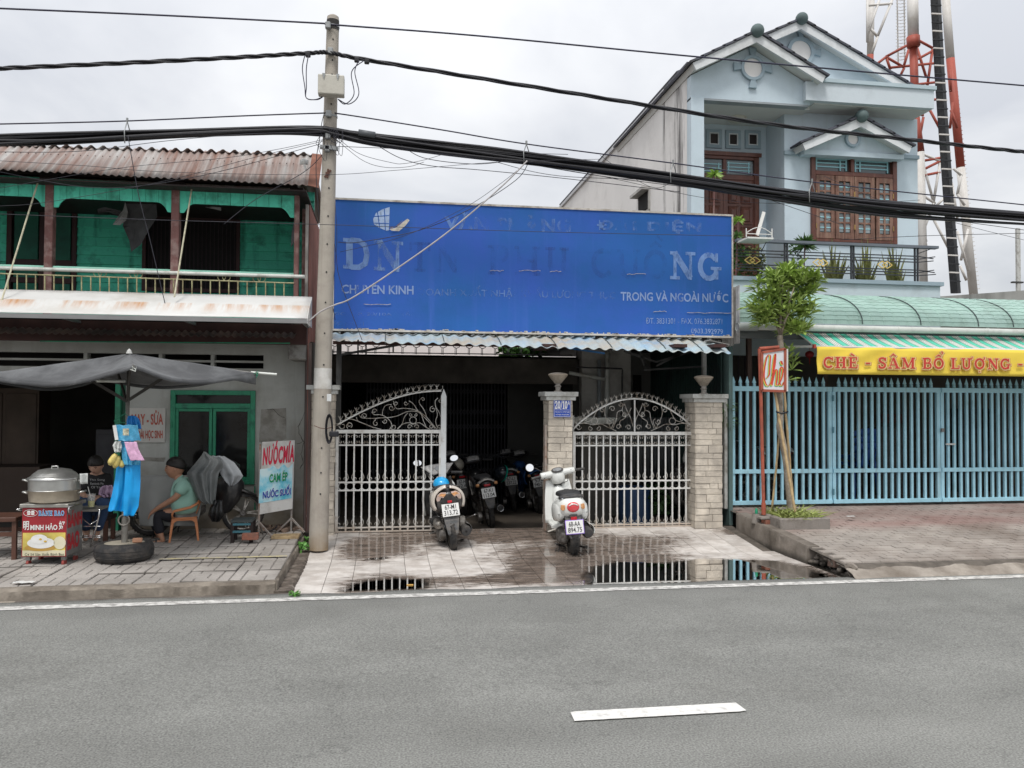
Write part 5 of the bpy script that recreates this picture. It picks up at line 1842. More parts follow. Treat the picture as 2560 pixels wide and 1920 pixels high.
# --- right part of the yard: pale side wall with pipes, green sheet wall, dark room
YW = thing('side_building','pale plastered side building with drain pipes behind the right gate','building',(3.2,13,.1))
palew = mat('pale_wall',(.42,.41,.385),rough=.9,var=.1,vs=1.5,dirt=(.22,.21,.19),da=.7,ds=1.8)
wx = 3.0; wx2 = at(1572,1000,12.3).x
MB().box(wx,wx2,12.2,12.6,-.2,2.62).obj('wall',palew,YW)
MB().box(wx2,4.42,13.0,13.15,-.2,2.62).obj('wall',mat('dim_wall',(.16,.16,.15),rough=.9,var=.2,vs=1.5),YW)
dx0_,dx1_,dz0_,dz1_ = rect(1583,938,1602,980,12.99)
MB().box(dx0_,dx1_,12.96,12.99,dz0_,dz1_).obj('window',blackm,YW)
MB().tube([at(1518,882,12.1),at(1517,1010,12.1),at(1512,1080,12.1)],.035,8).obj('drain_pipe',white_pipe,YW,smooth=True)
MB().tube([at(1498,900,12.15),at(1498,1070,12.15)],.03,8).obj('drain_pipe',mat('grey_pipe',(.30,.33,.35),rough=.5,var=.2),YW,smooth=True)
MB().tube([at(1423,932,12.1),at(1512,948,12.1)],.028,8).obj('pipe',white_pipe,YW,smooth=True)
MB().tube([at(1440,918,12.05),at(1555,922,12.05),at(1556,926,12.05),at(1554,1040,12.05)],.014,6).obj('black_pipe',steel,YW)
gsh = mat('green_dark_sheet',(.03,.065,.058),rough=.7,var=.2,vs=3,dirt=(.02,.03,.03),da=.5,ds=2)
corr((4.38,10.1,-.15),(4.38,14.2,-.15),(4.38,10.1,2.55),(4.38,14.2,2.55),.1,.012,(-1,0,0),rows=1).obj('sheet_wall',gsh,YW,smooth=True)
MB().box(4.41,4.46,9.95,14.3,.0,2.72).obj('wall',mat('teal_trim',(.10,.16,.155),rough=.7,var=.2,dirt=(.05,.06,.06),da=.4),YW)
# low grey corrugated tank wall and clutter behind the right gate
corr((3.05,11.6,.55),(4.3,11.6,.55),(3.05,11.6,1.45),(4.3,11.6,1.45),.055,.01,(0,-1,0),rows=1).obj('low_sheet_wall',mat('grey_sheet',(.12,.13,.13),rough=.6,var=.25,vs=4),YW,smooth=True)
def simple(name,mb,m,label,cat,group=None,**k):
 return tag(mb.obj(name,m,**k),label,cat,group)
simple('basin',MB().lathe([(.32,.0),(.38,.06),(.39,.085),(.37,.085),(.31,.02)],(2.95,11.3,1.37),20),white_pipe,'shallow pale basin on a stand behind the right gate','basin',smooth='auto')
simple('basin_stand',MB().box(2.75,3.15,11.15,11.45,-.12,1.37),blackw,'dark stand carrying the pale basin','stand')
simple('water_drum',MB().lathe([(.22,0),(.24,.3),(.24,.6),(.22,.62)],(3.45,10.9,-.12),18),mat('blue_drum',(.03,.07,.16),rough=.5),'dull dark blue drum behind the right gate','drum',smooth='auto')
BP = thing('potted_plant','low leafy potted plant behind the bars of the right gate','plant',(3.75,10.7,-.12))
MB().lathe([(.1,0),(.14,.2),(.15,.22)],(3.75,10.7,-.12),14).obj('pot',mat('pot_dark',(.08,.06,.05)),BP)
leaf_cloud('foliage',(3.75,10.7,.35),(.2,.2,.25),160,.1,mat('leaf_dark',(.03,.07,.02),rough=.5,var=.3),BP,5)
# ================================================================== RIGHT: pale blue house, shop, fence, tower
pb = mat('pale_blue_wall',(.53,.62,.68),rough=.85,var=.035,vs=1.2,bump=.2,bs=50,dirt=(.46,.54,.59),da=.4,ds=1.5,streak=(.45,.52,.55),sa=.3,ss=4,sz=.3)
pbd = mat('blue_grey_trim',(.30,.38,.43),rough=.8,var=.05,vs=3)
sidew = mat('white_side_wall',(.72,.70,.68),rough=.9,var=.05,vs=1,bump=.3,bs=20,dirt=(.58,.56,.54),da=.4,ds=1.2)
def black_runs(m):
 t,b = shader(m)
 L = t.links.new
 src = b.inputs['Base Color'].links[0].from_socket
 geo = t.nodes.new('ShaderNodeNewGeometry')
 mp = t.nodes.new('ShaderNodeMapping'); mp.inputs['Scale'].default_value = (6,6,.55)
 L(geo.outputs['Position'],mp.inputs[0])
 n = t.nodes.new('ShaderNodeTexNoise'); n.inputs['Scale'].default_value = 1.1; n.inputs['Detail'].default_value = 10; n.inputs['Roughness'].default_value = .72
 L(mp.outputs[0],n.inputs['Vector'])
 sp_ = t.nodes.new('ShaderNodeSeparateXYZ'); L(geo.outputs['Position'],sp_.inputs[0])
 def bell_(c,w):
  a = t.nodes.new('ShaderNodeMath'); a.operation = 'SUBTRACT'; L(sp_.outputs[1],a.inputs[0]); a.inputs[1].default_value = c
  q = t.nodes.new('ShaderNodeMath'); q.operation = 'ABSOLUTE'; L(a.outputs[0],q.inputs[0])
  r_ = t.nodes.new('ShaderNodeMapRange'); r_.inputs[1].default_value = 0; r_.inputs[2].default_value = w; r_.inputs[3].default_value = .30; r_.inputs[4].default_value = 0
  L(q.outputs[0],r_.inputs[0])
  return r_.outputs[0]
 s1 = t.nodes.new('ShaderNodeMath'); s1.operation = 'ADD'; L(bell_(12.55,.5),s1.inputs[0]); L(bell_(13.2,.2),s1.inputs[1])
 s2 = t.nodes.new('ShaderNodeMath'); s2.operation = 'ADD'; L(s1.outputs[0],s2.inputs[0]); L(n.outputs[0],s2.inputs[1])
 r_ = t.nodes.new('ShaderNodeMapRange'); r_.inputs[1].default_value = .68; r_.inputs[2].default_value = .86; r_.inputs[4].default_value = .9; L(s2.outputs[0],r_.inputs[0])
 mx = t.nodes.new('ShaderNodeMix'); mx.data_type = 'RGBA'
 L(r_.outputs[0],mx.inputs[0]); L(src,mx.inputs[6]); mx.inputs[7].default_value = (.06,.055,.055,1)
 L(mx.outputs[2],b.inputs['Base Color'])
black_runs(sidew)
rooft = mat('roof_tile_dark',(.075,.078,.10),rough=.6,var=.25,vs=6,bump=.3,bs=40,dirt=(.05,.05,.05),da=.5,ds=4,rnd=.15)
whiteb = mat('barge_white',(.66,.68,.69),rough=.7,var=.04,vs=3,dirt=(.5,.51,.51),da=.4,ds=3)
soff = mat('soffit',(.60,.60,.58),rough=.85,var=.04)
ballm = mat('finial_grey',(.10,.14,.14),rough=.7,var=.15,vs=6)
HB = thing('house','pale blue two-storey house with twin gables, balcony and brown timber doors','house',(6.8,12,.3))
HX0,HX1 = 4.69,8.874
# white side wall with the sloping metal roof edge
P = [(HX0,12.16,.3),(HX0,12.16,6.95),(HX0,21.8,6.98),(HX0,26,6.98),(HX0,26,.3)]
MB().prism(P,(.12,0,0)).obj('side_wall',sidew,HB)
MB().box(HX0-.05,HX0+.3,13.05,26,6.95,7.02).obj('metal_eave',mat('metal_eave',(.45,.45,.46),rough=.5,var=.1),HB)
for i in range(9):
 y = 12.0+i*.12
 MB().cbox((HX0+.02,y+.06,6.98+.02),(.16,.115,.035)).obj('eave_tile',rooft,HB)
# small hooded vent window in the side wall
MB().prism([(HX0-.02,14.0,5.20),(HX0-.02,14.6,5.20),(HX0-.02,14.6,5.52),(HX0-.02,14.0,5.52)],(.03,0,0)).obj('vent_window',blackm,HB)
MB().box(HX0-.16,HX0,13.95,14.68,5.52,5.57).obj('vent_hood',mat('stained_plaster',(.40,.39,.37),rough=.9,var=.25,vs=5),HB)
MB().box(HX0-.03,HX0,13.95,14.0,5.15,5.52).obj('vent_frame',palew,HB)
# front pier, hood band with gable wall
pxr = at(1759,400,12).x
MB().box(HX0+.001,pxr,11.98,12.155,.3,6.459).obj('pier',pb,HB)
band0 = 6.46
gx,gz_ = 5.674,7.484
slope1 = .53
def gabwall(cx_,apex,half,sl,zb,y,name,m,x0=None,x1=None):
 pts = []
 a,b = (cx_-half if x0 is None else x0),(cx_+half if x1 is None else x1)
 zl = apex-(cx_-a)*sl; zr_ = apex-(b-cx_)*sl
 poly = [(a,y,zb),(b,y,zb),(b,y,max(zb,zr_)),(cx_,y,apex),(a,y,max(zb,zl))]
 return MB().prism(poly,(0,.15,0)).obj(name,m,HB)
gabwall(gx,gz_-.16,1,slope1,band0,12.0,'gable_wall',pb,x0=HX0,x1=gx+1.02)
# slab band to the right
SX1 = 8.82
MB().box(gx+.9,SX1,11.9,13.6,6.50,6.80).obj('hood_slab',mat('band_grey_blue',(.56,.62,.66),rough=.85,var=.03,vs=2,dirt=(.46,.51,.54),da=.4,ds=2),HB)
MB().box(gx+1.0,SX1+.03,11.87,13.62,6.80,6.86).obj('hood_lip',mat('lip_blue',(.42,.51,.55),rough=.8,var=.05),HB)
MB().box(HX0+.1,gx+1.1,12.15,13.3,6.44,6.50).obj('soffit',soff,HB)
MB().box(gx+1.1,SX1-.02,12.0,13.3,6.485,6.4995).obj('soffit',soff,HB)
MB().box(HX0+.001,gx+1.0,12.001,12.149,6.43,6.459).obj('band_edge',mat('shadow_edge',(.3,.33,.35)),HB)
# recess behind: door wall, bay with window
mb = MB().box(pxr-.05,6.54,13.05,13.2,3.2,6.5)
mb.obj('door_wall',pb,HB)
MB().box(6.465,6.54,12.551,13.05,3.2,6.44).obj('bay_side',pb,HB)
bwx0,bwx1,bwz0,bwz1 = rect(2025.6,376,2239,608,12.4)
for a in ((6.465,bwx0,3.2,6.5),(bwx1,HX1,3.2,6.5),(bwx0,bwx1,bwz1,6.5),(bwx0,bwx1,3.2,bwz0)):
 MB().box(a[0],a[1],12.4,12.55,a[2],a[3]).obj('bay_wall',pb,HB)
MB().box(HX1-.15,HX1,12.56,26,.3,7.1).obj('side_wall',pb,HB)
# medallions
def medallion(cx_,cz_,y,r0,r1,keys):
 MB().lathe([(r0,-.02),(r0,0)],(cx_,y,cz_),28,axis='Y').obj('medallion',mat('medallion_white',(.74,.72,.70),rough=.7,var=.03),HB)
 mb = MB()
 prof = [(r0,0),(r0,-.05),(r1,-.05),(r1,0)]
 vs,n = [],28
 mb.lathe(prof,(cx_,y,cz_),n,axis='Y',cap=False).obj('ring',pbd,HB,smooth='auto')
 if keys:
  for k in range(4):
   a = k*PI/2
   d = Vector((math.sin(a),0,math.cos(a))); e = Vector((math.cos(a),0,-math.sin(a)))
   c = Vector((cx_,y,cz_))
   p = [c+d*(r1-.01)-e*.035,c+d*(r1-.01)+e*.035,c+d*(r1+.12)+e*.065,c+d*(r1+.12)-e*.065]
   MB().prism(p,(0,-.045,0)).obj('keystone',pbd,HB)
q = at(1880,171.5,12.0)
medallion(q.x,q.z,12.0,.155,.20,True)
q = at(2000,130,13.0)
medallion(q.x,q.z,13.0,.19,.25,True)
# roofs: slabs of stepped tiles on white barge boards
def gable_roof(cx_,apex,yfront,yback,halfL,halfR,sl,courses,zcut=None):
 n = Vector((0,0,1))
 for s_,half in ((-1,halfL),(1,halfR)):
  L_ = half*math.sqrt(1+sl*sl)
  d = Vector((s_,0,-sl)).normalized()
  nn = Vector((s_*sl,0,1)).normalized()
  top = Vector((cx_,yfront,apex))
  # barge board (front) and soffit
  poly = [top-nn*.03,top+d*L_-nn*.03,top+d*L_-nn*.15,top-nn*.17+Vector((0,0,0))]
  poly = [v+Vector((0,.002 if s_ > 0 else 0,0)) for v in poly]
  MB().prism(poly,(0,.045,0)).obj('barge_board',whiteb,HB)
  MB().prism([top-nn*.125+Vector((0,.051,0)),top+d*(L_-.005)-nn*.125+Vector((0,.051,0)),top+d*(L_-.005)-nn*.03+Vector((0,.051,0)),top-nn*.03+Vector((0,.051,0))],(0,yback-yfront-.06,0)).obj('roof_slab',soff,HB)
  for k in range(courses):
   a,b = L_*k/courses,L_*(k+1)/courses+.04
   p = [top+d*a-nn*.028,top+d*b-nn*.028+nn*.012,top+d*b+nn*.016,top+d*a+nn*.004]
   MB().prism([v+Vector((0,-.03,0)) for v in p],(0,yback-yfront,0)).obj('tile_course',rooft,HB)
 r_ = .105
 MB().ball((cx_,yfront-.02,apex-.02),r_,16,11).obj('finial',ballm,HB,smooth=True)
 MB().tube([(cx_,yfront+.04,apex+.0),(cx_,yback,apex+.0)],.055,10).obj('ridge',ballm,HB,smooth=True)
gable_roof(gx,gz_,11.75,16,1.06,1.17,.53,6)
gable_roof(6.99,8.275,12.8,22,2.2,2.17,.49,10)
MB().prism([(5.2,13.0,6.86),(8.9,13.0,6.86),(9.0,13.0,7.17),(6.99,13.0,8.275-.15),(4.9,13.0,7.12)],(0,.15,0)).obj('gable_wall',pb,HB)
gable_roof(7.622,6.369,12.05,12.39,1.04,.92,.47,5)
pz = at(2130,375,12.25).z
MB().prism([(6.62,12.25,5.80),(8.56,12.25,5.84),(7.64,12.25,6.30)],(0,.15,0)).obj('pediment',pb,HB)
MB().box(6.72,8.50,12.22,12.4,5.74,5.82).obj('pediment_ledge',pb,HB)
q = at(2129.5,348.7,12.25)
medallion(q.x,q.z,12.25,.095,.135,False)
for (a,b) in ((6.45,bwx0-.01),(bwx1+.01,HX1+.01)):
 zz_ = at(2000 if a < 7 else 2265,384 if a < 7 else 392,12.38).z
 MB().box(a,b,12.36,12.4,zz_-.03,zz_+.03).obj('moulding',pbd,HB)
# three square vent windows
sc = .52441
for (a,b) in ((697,772),(790,862),(883,957)):
 x0,x1,z0,z1 = rect(1400+a*sc,617*sc if a < 750 else 622*sc,1400+b*sc,705*sc if a < 750 else 708*sc,13.03)
 w = (x1-x0)
 T_ = MB()
 T_.box(x0,x0+w*.2,13.02,13.05,z0,z1); T_.box(x1-w*.2,x1,13.02,13.05,z0,z1)
 T_.box(x0+w*.2,x1-w*.2,13.02,13.05,z0,z0+w*.2); T_.box(x0+w*.2,x1-w*.2,13.02,13.05,z1-w*.2,z1)
 V = T_.obj('vent_window',pbd,HB)
 i = w*.2
 U = MB()
 U.box(x0+i,x0+i+.015,13.015,13.05,z0+i,z1-i); U.box(x1-i-.015,x1-i,13.015,13.05,z0+i,z1-i)
 U.box(x0+i+.015,x1-i-.015,13.015,13.05,z0+i,z0+i+.015); U.box(x0+i+.015,x1-i-.015,13.015,13.05,z1-i-.015,z1-i)
 U.obj('frame',whiteb,V)
 MB().box(x0+i+.015,x1-i-.015,13.045,13.049,z0+i+.015,z1-i-.015).obj('opening',mat('vent_dark',(.03,.022,.02)),V)
# ceiling lamp
q = at(1842,238+15,12.6)
MB().lathe([(.16,0),(.15,-.04),(.1,-.07),(.02,-.08)],(at(1842,272,12.7).x,12.7,6.44),20).obj('ceiling_lamp',mat('lamp_cream',(.5,.48,.42),rough=.4),HB,smooth='auto')
# timber door
timb = mat('red_timber',(.115,.036,.022),rough=.42,var=.28,vs=7,bump=.2,bs=40,streak=(.20,.08,.05),sa=.4,ss=22,sz=1.2,coat=.2)
timd = mat('red_timber_dark',(.075,.024,.018),rough=.5,var=.2,vs=7)
glz = mat('window_glass',(.10,.13,.14),rough=.07,var=.3,vs=1.5,bump=0,spec=.8)
teal = mat('teal_bar',(.34,.62,.68),rough=.5,var=.05,bump=0)
def cpx(x,y): return (1400+x*sc,y*sc)
def prect(x0,y0,x1,y1,Y):
 a,b = cpx(x0,y0),cpx(x1,y1)
 return rect(a[0],a[1],b[0],b[1],Y)
DY = 13.04
D = thing('door','','') if False else None
d0x,d1x,d0z,d1z = prect(560,737,942,1340,DY)
DR = MB()
fw = .09
DR.box(d1x-fw,d1x,DY-.07,DY,3.2,d1z); DR.box(d0x,d1x-fw,DY-.07,DY,d1z-fw,d1z)
tz0 = prect(700,833,900,850,DY)[3]
DR.box(d0x,d1x-fw,DY-.06,DY,tz0-.10,tz0-.01)
a = prect(770,760,788,840,DY)
DR.box(a[0],a[1],DY-.06,DY,tz0-.01,d1z-fw)
DR = DR.obj('door',timb,HB,bevel=.006)
MB().box(d0x,d1x+.03,DY-.10,DY-.071,d1z-.035,d1z+.03).obj('cornice',timb,DR)
for (x0p,x1p) in ((600,770),(788,908)):
 x0,x1,z0,z1 = prect(x0p,770,x1p,832,DY)
 MB().box(x0,x1,DY-.03,DY-.02,tz0,d1z-fw).obj('pane',glz,DR)
 g_ = MB()
 for f in (.1,.9): g_.box(x0+(x1-x0)*f-.01,x0+(x1-x0)*f+.01,DY-.036,DY-.031,z0+.02,z1-.02)
 g_.obj('glazing_bar',teal,DR)
 for f in (.25,.5,.8): MB().box(x0+.02,x1-.02,DY-.041,DY-.037,z0+(z1-z0)*f-.008,z0+(z1-z0)*f+.008).obj('glazing_bar',teal,DR)
lz = tz0-.10
leaf0 = MB().box(d0x,prect(772,900,0,0,DY)[0]-.004,DY-.045,DY-.005,3.2,lz).obj('door_leaf',timb,HB)
leaf1 = MB().box(prect(772,900,0,0,DY)[0]+.004,d1x-fw,DY-.045,DY-.005,3.2,lz).obj('door_leaf',timb,HB)
for par,cols in ((leaf0,((640,690),(706,758))),(leaf1,((797,846),(856,908)))):
 for ca,cb in cols:
  x0,x1,_,_ = prect(ca,900,cb,950,DY)
  zt_ = lz-.10
  while zt_ > 3.4:
   zb_ = zt_-.30
   c = Vector(((x0+x1)/2,DY-.05,(zt_+zb_)/2))
   w,h = (x1-x0)/2,.15
   mb = MB()
   o = [(c.x+sx*w,DY-.045,c.z+sz_*h) for sx,sz_ in ((-1,-1),(1,-1),(1,1),(-1,1))]
   r2 = [(c.x+sx*(w-.012),DY-.03,c.z+sz_*(h-.012)) for sx,sz_ in ((-1,-1),(1,-1),(1,1),(-1,1))]
   r1 = [(c.x+sx*w,DY-.062,c.z+sz_*h) for sx,sz_ in ((-1,-1),(1,-1),(1,1),(-1,1))]
   r3 = [(c.x+sx*(w-.035),DY-.048,c.z+sz_*(h-.035)) for sx,sz_ in ((-1,-1),(1,-1),(1,1),(-1,1))]
   r4 = [(c.x+sx*(w-.055),DY-.062,c.z+sz_*(h-.055)) for sx,sz_ in ((-1,-1),(1,-1),(1,1),(-1,1))]
   vs = o+r1+r3+r4
   fs = []
   for k in range(3):
    for i in range(4):
     j = (i+1) % 4
     fs.append((k*4+i,k*4+j,k*4+4+j,k*4+4+i))
   fs.append((12,13,14,15))
   mb.add(vs,fs).obj('door_panel',timb,par)
   zt_ = zb_-.05
# bay window with shutters
WY = 12.4
BW = MB()
f_ = .075
BW.box(bwx0,bwx0+f_,WY-.05,WY+.1,bwz0,bwz1); BW.box(bwx1-f_,bwx1,WY-.05,WY+.1,bwz0,bwz1)
BW.box(bwx0+f_,bwx1-f_,WY-.05,WY+.1,bwz0,bwz0+.05); BW.box(bwx0+f_,bwx1-f_,WY-.05,WY+.1,bwz1-f_,bwz1)
tzz = prect(1300,822,1400,842,WY)
BW.box(bwx0+f_,bwx1-f_,WY-.045,WY+.1,tzz[2],tzz[3])
mm_ = prect(1381,760,1397,820,WY)
BW.box(mm_[0],mm_[1],WY-.045,WY+.1,tzz[3],bwz1-f_)
tmw = mat('weathered_timber',(.17,.085,.06),rough=.6,var=.3,vs=9,bump=.25,bs=40,streak=(.30,.19,.14),sa=.6,ss=22,sz=1.2)
BW = BW.obj('window',timb,HB,bevel=.005)
MB().box(bwx0-.02,bwx1+.02,WY-.08,WY-.051,bwz1-.03,bwz1+.035).obj('cornice',timb,BW)
MB().box(bwx0+f_,bwx1-f_,WY+.04,WY+.05,bwz0+.05,bwz1-f_).obj('pane',glz,BW)
for a,b in ((bwx0+f_,mm_[0]),(mm_[1],bwx1-f_)):
 zt_,zb_ = bwz1-f_-.03,tzz[3]+.03
 for f in (.25,.5,.75): MB().box(a+.04,b-.06,WY+.026,WY+.032,zb_+(zt_-zb_)*f-.01,zb_+(zt_-zb_)*f+.01).obj('glazing_bar',teal,BW)
 for f in (.08,.75 if a < 7.2 else .2,.92): MB().box(a+(b-a)*f-.012,a+(b-a)*f+.012,WY+.020,WY+.026,zb_,zt_).obj('glazing_bar',teal,BW)
SHx = [(1213,1302),(1306,1394),(1397,1492),(1500,1597)]
zt_,zb_ = tzz[2]-.005,bwz0+.055
for i,(a,b) in enumerate(SHx):
 x0 = prect(a,900,b,950,WY)[0]; x1 = prect(a,900,b,950,WY)[1]
 x0 = max(x0,bwx0+f_+.003); x1 = min(x1,bwx1-f_-.003)
 w = x1-x0
 mb = MB()
 st_ = w*.2
 mb.box(x0,x0+st_,WY-.05,WY-.01,zb_,zt_); mb.box(x1-st_,x1,WY-.05,WY-.01,zb_,zt_)
 mb.box(x0+st_,x1-st_,WY-.05,WY-.01,zt_-.09,zt_); mb.box(x0+st_,x1-st_,WY-.05,WY-.01,zb_,zb_+.10)
 H_ = zt_-.09-(zb_+.10)
 xm_ = (x0+x1)/2
 mb.box(xm_-.016,xm_+.016,WY-.045,WY-.014,zb_+.10,zt_-.09)
 for k in range(1,5):
  z_ = zb_+.10+H_*k/5
  mb.box(x0+st_,x1-st_,WY-.0445,WY-.0145,z_-.016,z_+.016)
 s_ = mb.obj('shutter',tmw,BW,bevel=.003)
 for k in range(5):
  for c in range(2):
   xa = (x0+st_) if c == 0 else xm_+.016
   xb = (xm_-.016) if c == 0 else x1-st_
   za = zb_+.10+H_*k/5+.016
   MB().box(xa,xb,WY-.028,WY-.024,za,za+H_/5-.032).obj('pane',mat('shutter_glass',(.16,.19,.20),rough=.06,var=.35,vs=3,bump=0,spec=.9,rnd=.4),s_)
   MB().box(xa,xb,WY-.034,WY-.029,za+H_/5*.35,za+H_/5*.35+.014).obj('glazing_bar',teal,s_)
 for hz in (zb_+.2,zt_-.3):
  MB().tube([(x1 if i % 2 else x0,WY-.056,hz-.04),(x1 if i % 2 else x0,WY-.056,hz+.04)],.008,6).obj('hinge',mat('brass',(.45,.30,.12),rough=.4,metal=.8),s_)
# balcony parapet and floor
MB().box(5.0,8.68,11.6,11.75,2.4,3.54).obj('parapet',mat('parapet_blue',(.56,.66,.70),rough=.85,var=.03,vs=2,dirt=(.45,.52,.55),da=.4,ds=2),HB)
MB().box(4.95,8.72,11.56,11.78,3.54,3.60).obj('parapet_lip',pbd,HB)
MB().box(8.50,8.68,11.751,12.4,2.4,3.54).obj('parapet',pb,HB)
MB().box(5.0,8.6,11.75,13.05,3.1,3.2).obj('balcony_floor',pbd,HB)
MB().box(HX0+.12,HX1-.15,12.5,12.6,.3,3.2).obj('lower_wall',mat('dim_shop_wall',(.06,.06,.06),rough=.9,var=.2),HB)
# balcony railing
BR = thing('balcony_railing','dark iron balcony railing with gold diamond ornaments on the pale blue house','railing',(7,11.62,3.6))
dk = mat('railing_dark',(.035,.038,.045),rough=.5,var=.15)
gold = mat('gold_paint',(.72,.52,.16),rough=.4,var=.1)
BYr = 11.62
def bz_(y,x=2130): return at(x,y,BYr).z
X0r,X1r = at(1840,650,BYr).x,at(2292,650,BYr).x
ztop = bz_(610)
MB().box(X0r,at(2342,617,BYr).x,BYr-.05,BYr+.05,ztop-.03,ztop+.01).obj('top_rail',mat('rail_top_grey',(.13,.145,.17),rough=.5,var=.1),BR)
for px in (1962,1968,2128,2134,2287,2294):
 X = at(px,650,BYr).x
 MB().box(X-.012,X+.012,BYr-.012,BYr+.012,3.6,ztop-.03).obj('post',dk,BR)
for yy in (635,642.5,650,670,676.5,684):
 z_ = bz_(yy)
 MB().box(X0r,X1r,BYr-.008,BYr+.008,z_-.008,z_+.008).obj('bar',dk,BR)
 MB().bar((X1r+.02,BYr,z_),(at(2339,650,BYr).x-.02*(yy % 3),BYr+.0,z_+(.05 if yy in (642.5,676.5) else -.03 if yy in (635,670) else .03)),.014,.014).obj('bar',dk,BR)
MB().bar((X1r,BYr,ztop-.12),(at(2342,617,BYr).x-.1,BYr,ztop-.03),.012,.012).obj('brace',dk,BR)
zc_ = bz_(660)
for px in (1881,2051,2212):
 X = at(px,655,BYr-.02).x
 for s_ in (-1,1):
  c = Vector((X+s_*.045,BYr-.02+.004*s_,zc_))
  w,h = .085,.055
  P = [c+Vector((-w,0,0)),c+Vector((0,0,h)),c+Vector((w,0,0)),c+Vector((0,0,-h))]
  mb = MB()
  for k in range(4): mb.bar(P[k],P[(k+1) % 4],.012,.012,up=(0,1,0))
  mb.obj('diamond',gold,BR)
# spirit-house shelf hung on the railing
SS = thing('altar_shelf','small white wire altar shelf leaning over the balcony rail','shelf',at(1890,600,11.4))
wi = mat('white_wire',(.7,.69,.66),rough=.5,var=.05)
q0,q1 = at(1862,594,11.35),at(1926,588,11.35)
MB().box(q0.x,q1.x,11.25,11.62,q0.z-.03,q0.z-.005).obj('tray',wi,SS)
mb = MB()
mb.tube([(q0.x,11.3,q0.z),(q0.x,11.3,q0.z+.13)],.008,5).tube([(q1.x,11.3,q0.z),(q1.x,11.3,q0.z+.14)],.008,5)
mb.tube([(q0.x+(q1.x-q0.x)*t/8,11.3,q0.z+.06+.09*math.sin(PI*t/8)) for t in range(9)],.006,5)
mb.tube([(q0.x,11.3,q0.z+.05),(q1.x,11.3,q0.z+.05)],.006,5)
mb.obj('wire_rail',wi,SS)
MB().bar(at(1893,588,11.4),at(1910,530,11.45),.05,.012,up=(0,1,0)).obj('board',wi,SS)
MB().tube([at(1922,592,11.4),at(1903,630,11.6)],.007,5).obj('strut',dk,SS)
# plants on the balcony
snk = mat('snake_leaf',(.15,.16,.045),rough=.5,var=.45,vs=22,bump=0,rnd=.25)
def blade(base,tip,w,bend,n=5):
 base,tip = Vector(base),Vector(tip)
 d = tip-base
 sd = d.cross(Vector((0,1,0))).normalized()
 mb = MB()
 vs = []
 for i in range(n+1):
  t = i/n
  p = base+d*t+Vector(bend)*math.sin(t*PI/2)*t
  ww = w*(1-t**2.2)*(.6+.4*math.sin(t*PI))
  vs += [p-sd*ww,p+sd*ww+Vector((0,.006,0))]
 fs = [(2*i,2*i+1,2*i+3,2*i+2) for i in range(n)]
 return mb.add(vs,fs)
for k,(px,n_) in enumerate(((2092,26),(2171,24),(2244,22))):
 q = at(px,708,11.8)
 T_ = thing('snake_plant',['snake plant on the balcony, leftmost of three','snake plant on the balcony, middle of three','snake plant on the balcony, rightmost of three'][k],'plant',(q.x,11.85,3.3),'snake plants on the balcony')
 MB().lathe([(.12,0),(.16,.2),(.17,.24)],(q.x,11.9,3.2),14).obj('pot',mat('grey_pot',(.3,.3,.28)),T_)
 r = random.Random(k)
 for i in range(n_):
  a = r.uniform(-1,1)
  hgt = r.uniform(.5,.95)
  b_ = (q.x+r.uniform(-.08,.08),11.88+r.uniform(-.06,.06),3.42)
  t_ = (q.x+a*.26,11.88+r.uniform(-.14,.14),3.42+hgt*(1-.35*abs(a)))
  blade(b_,t_,r.uniform(.02,.032),(a*.03,0,0)).obj('leaf',snk,T_)
def spiky(name,label,px,py,Y,rad,n,m,stem_to=None,seed=1,size=.13):
 q = at(px,py,Y)
 T_ = thing(name,label,'plant',(q.x,Y,q.z-(.0 if stem_to is None else (q.z-stem_to))))
 r = random.Random(seed)
 mb = MB()
 for i in range(n):
  th,ph = r.uniform(0,2*PI),r.uniform(-.5,1.2)
  d = Vector((math.cos(th)*math.cos(ph),math.sin(th)*math.cos(ph),math.sin(ph)))
  b = blade((q.x,Y,q.z),Vector((q.x,Y,q.z))+d*rad*r.uniform(.7,1.1),size*.13,(0,0,-.03),3)
  mb.add(b.v,b.f)
 tag(mb.obj('foliage',m,T_,recalc=False),kind='stuff')
 if stem_to is not None:
  MB().tube([(q.x-.05,Y,stem_to),(q.x-.02,Y,(stem_to+q.z)/2),(q.x,Y,q.z)],.012,5).obj('stem',brownw,T_)
 return T_
lg = mat('leaf_lime',(.24,.40,.06),rough=.45,var=.3,vs=20,bump=0)
lgd = mat('leaf_mid',(.07,.15,.035),rough=.5,var=.35,vs=20,bump=0)
spiky('spiky_plant','tall thin plant with a lime rosette in front of the timber door',1786,436,11.95,.15,60,lg,3.2,2)
spiky('spiky_plant','spiky green rosette beside the right edge of the billboard',1845,550,11.7,.12,50,lg,3.2,3)
spiky('spiky_plant','lower spiky rosette beside the billboard edge below the first',1843,590,11.7,.12,50,lgd,3.2,4)
q = at(1842,650,11.9)
T_ = thing('shrub','dim bushy plant at the left end of the balcony','plant',(q.x,11.9,3.2))
leaf_cloud('foliage',(q.x,11.9,q.z),(.14,.15,.42),260,.09,lgd,T_,8)
q = at(1886,655,11.9)
T_ = thing('shrub','fine-leaved bush behind the first gold diamonds of the railing','plant',(q.x,11.9,3.2))
leaf_cloud('foliage',(q.x,11.9,q.z-.03),(.17,.15,.30),420,.06,mat('leaf_olive',(.12,.14,.04),rough=.6,var=.3,vs=20,bump=0),T_,9)
T_ = spiky('spiky_plant','dark green spiky plant rising over the railing above the street tree',2012,612,11.8,.22,120,lgd,3.2,6,.16)
q = at(1985,650,11.9)
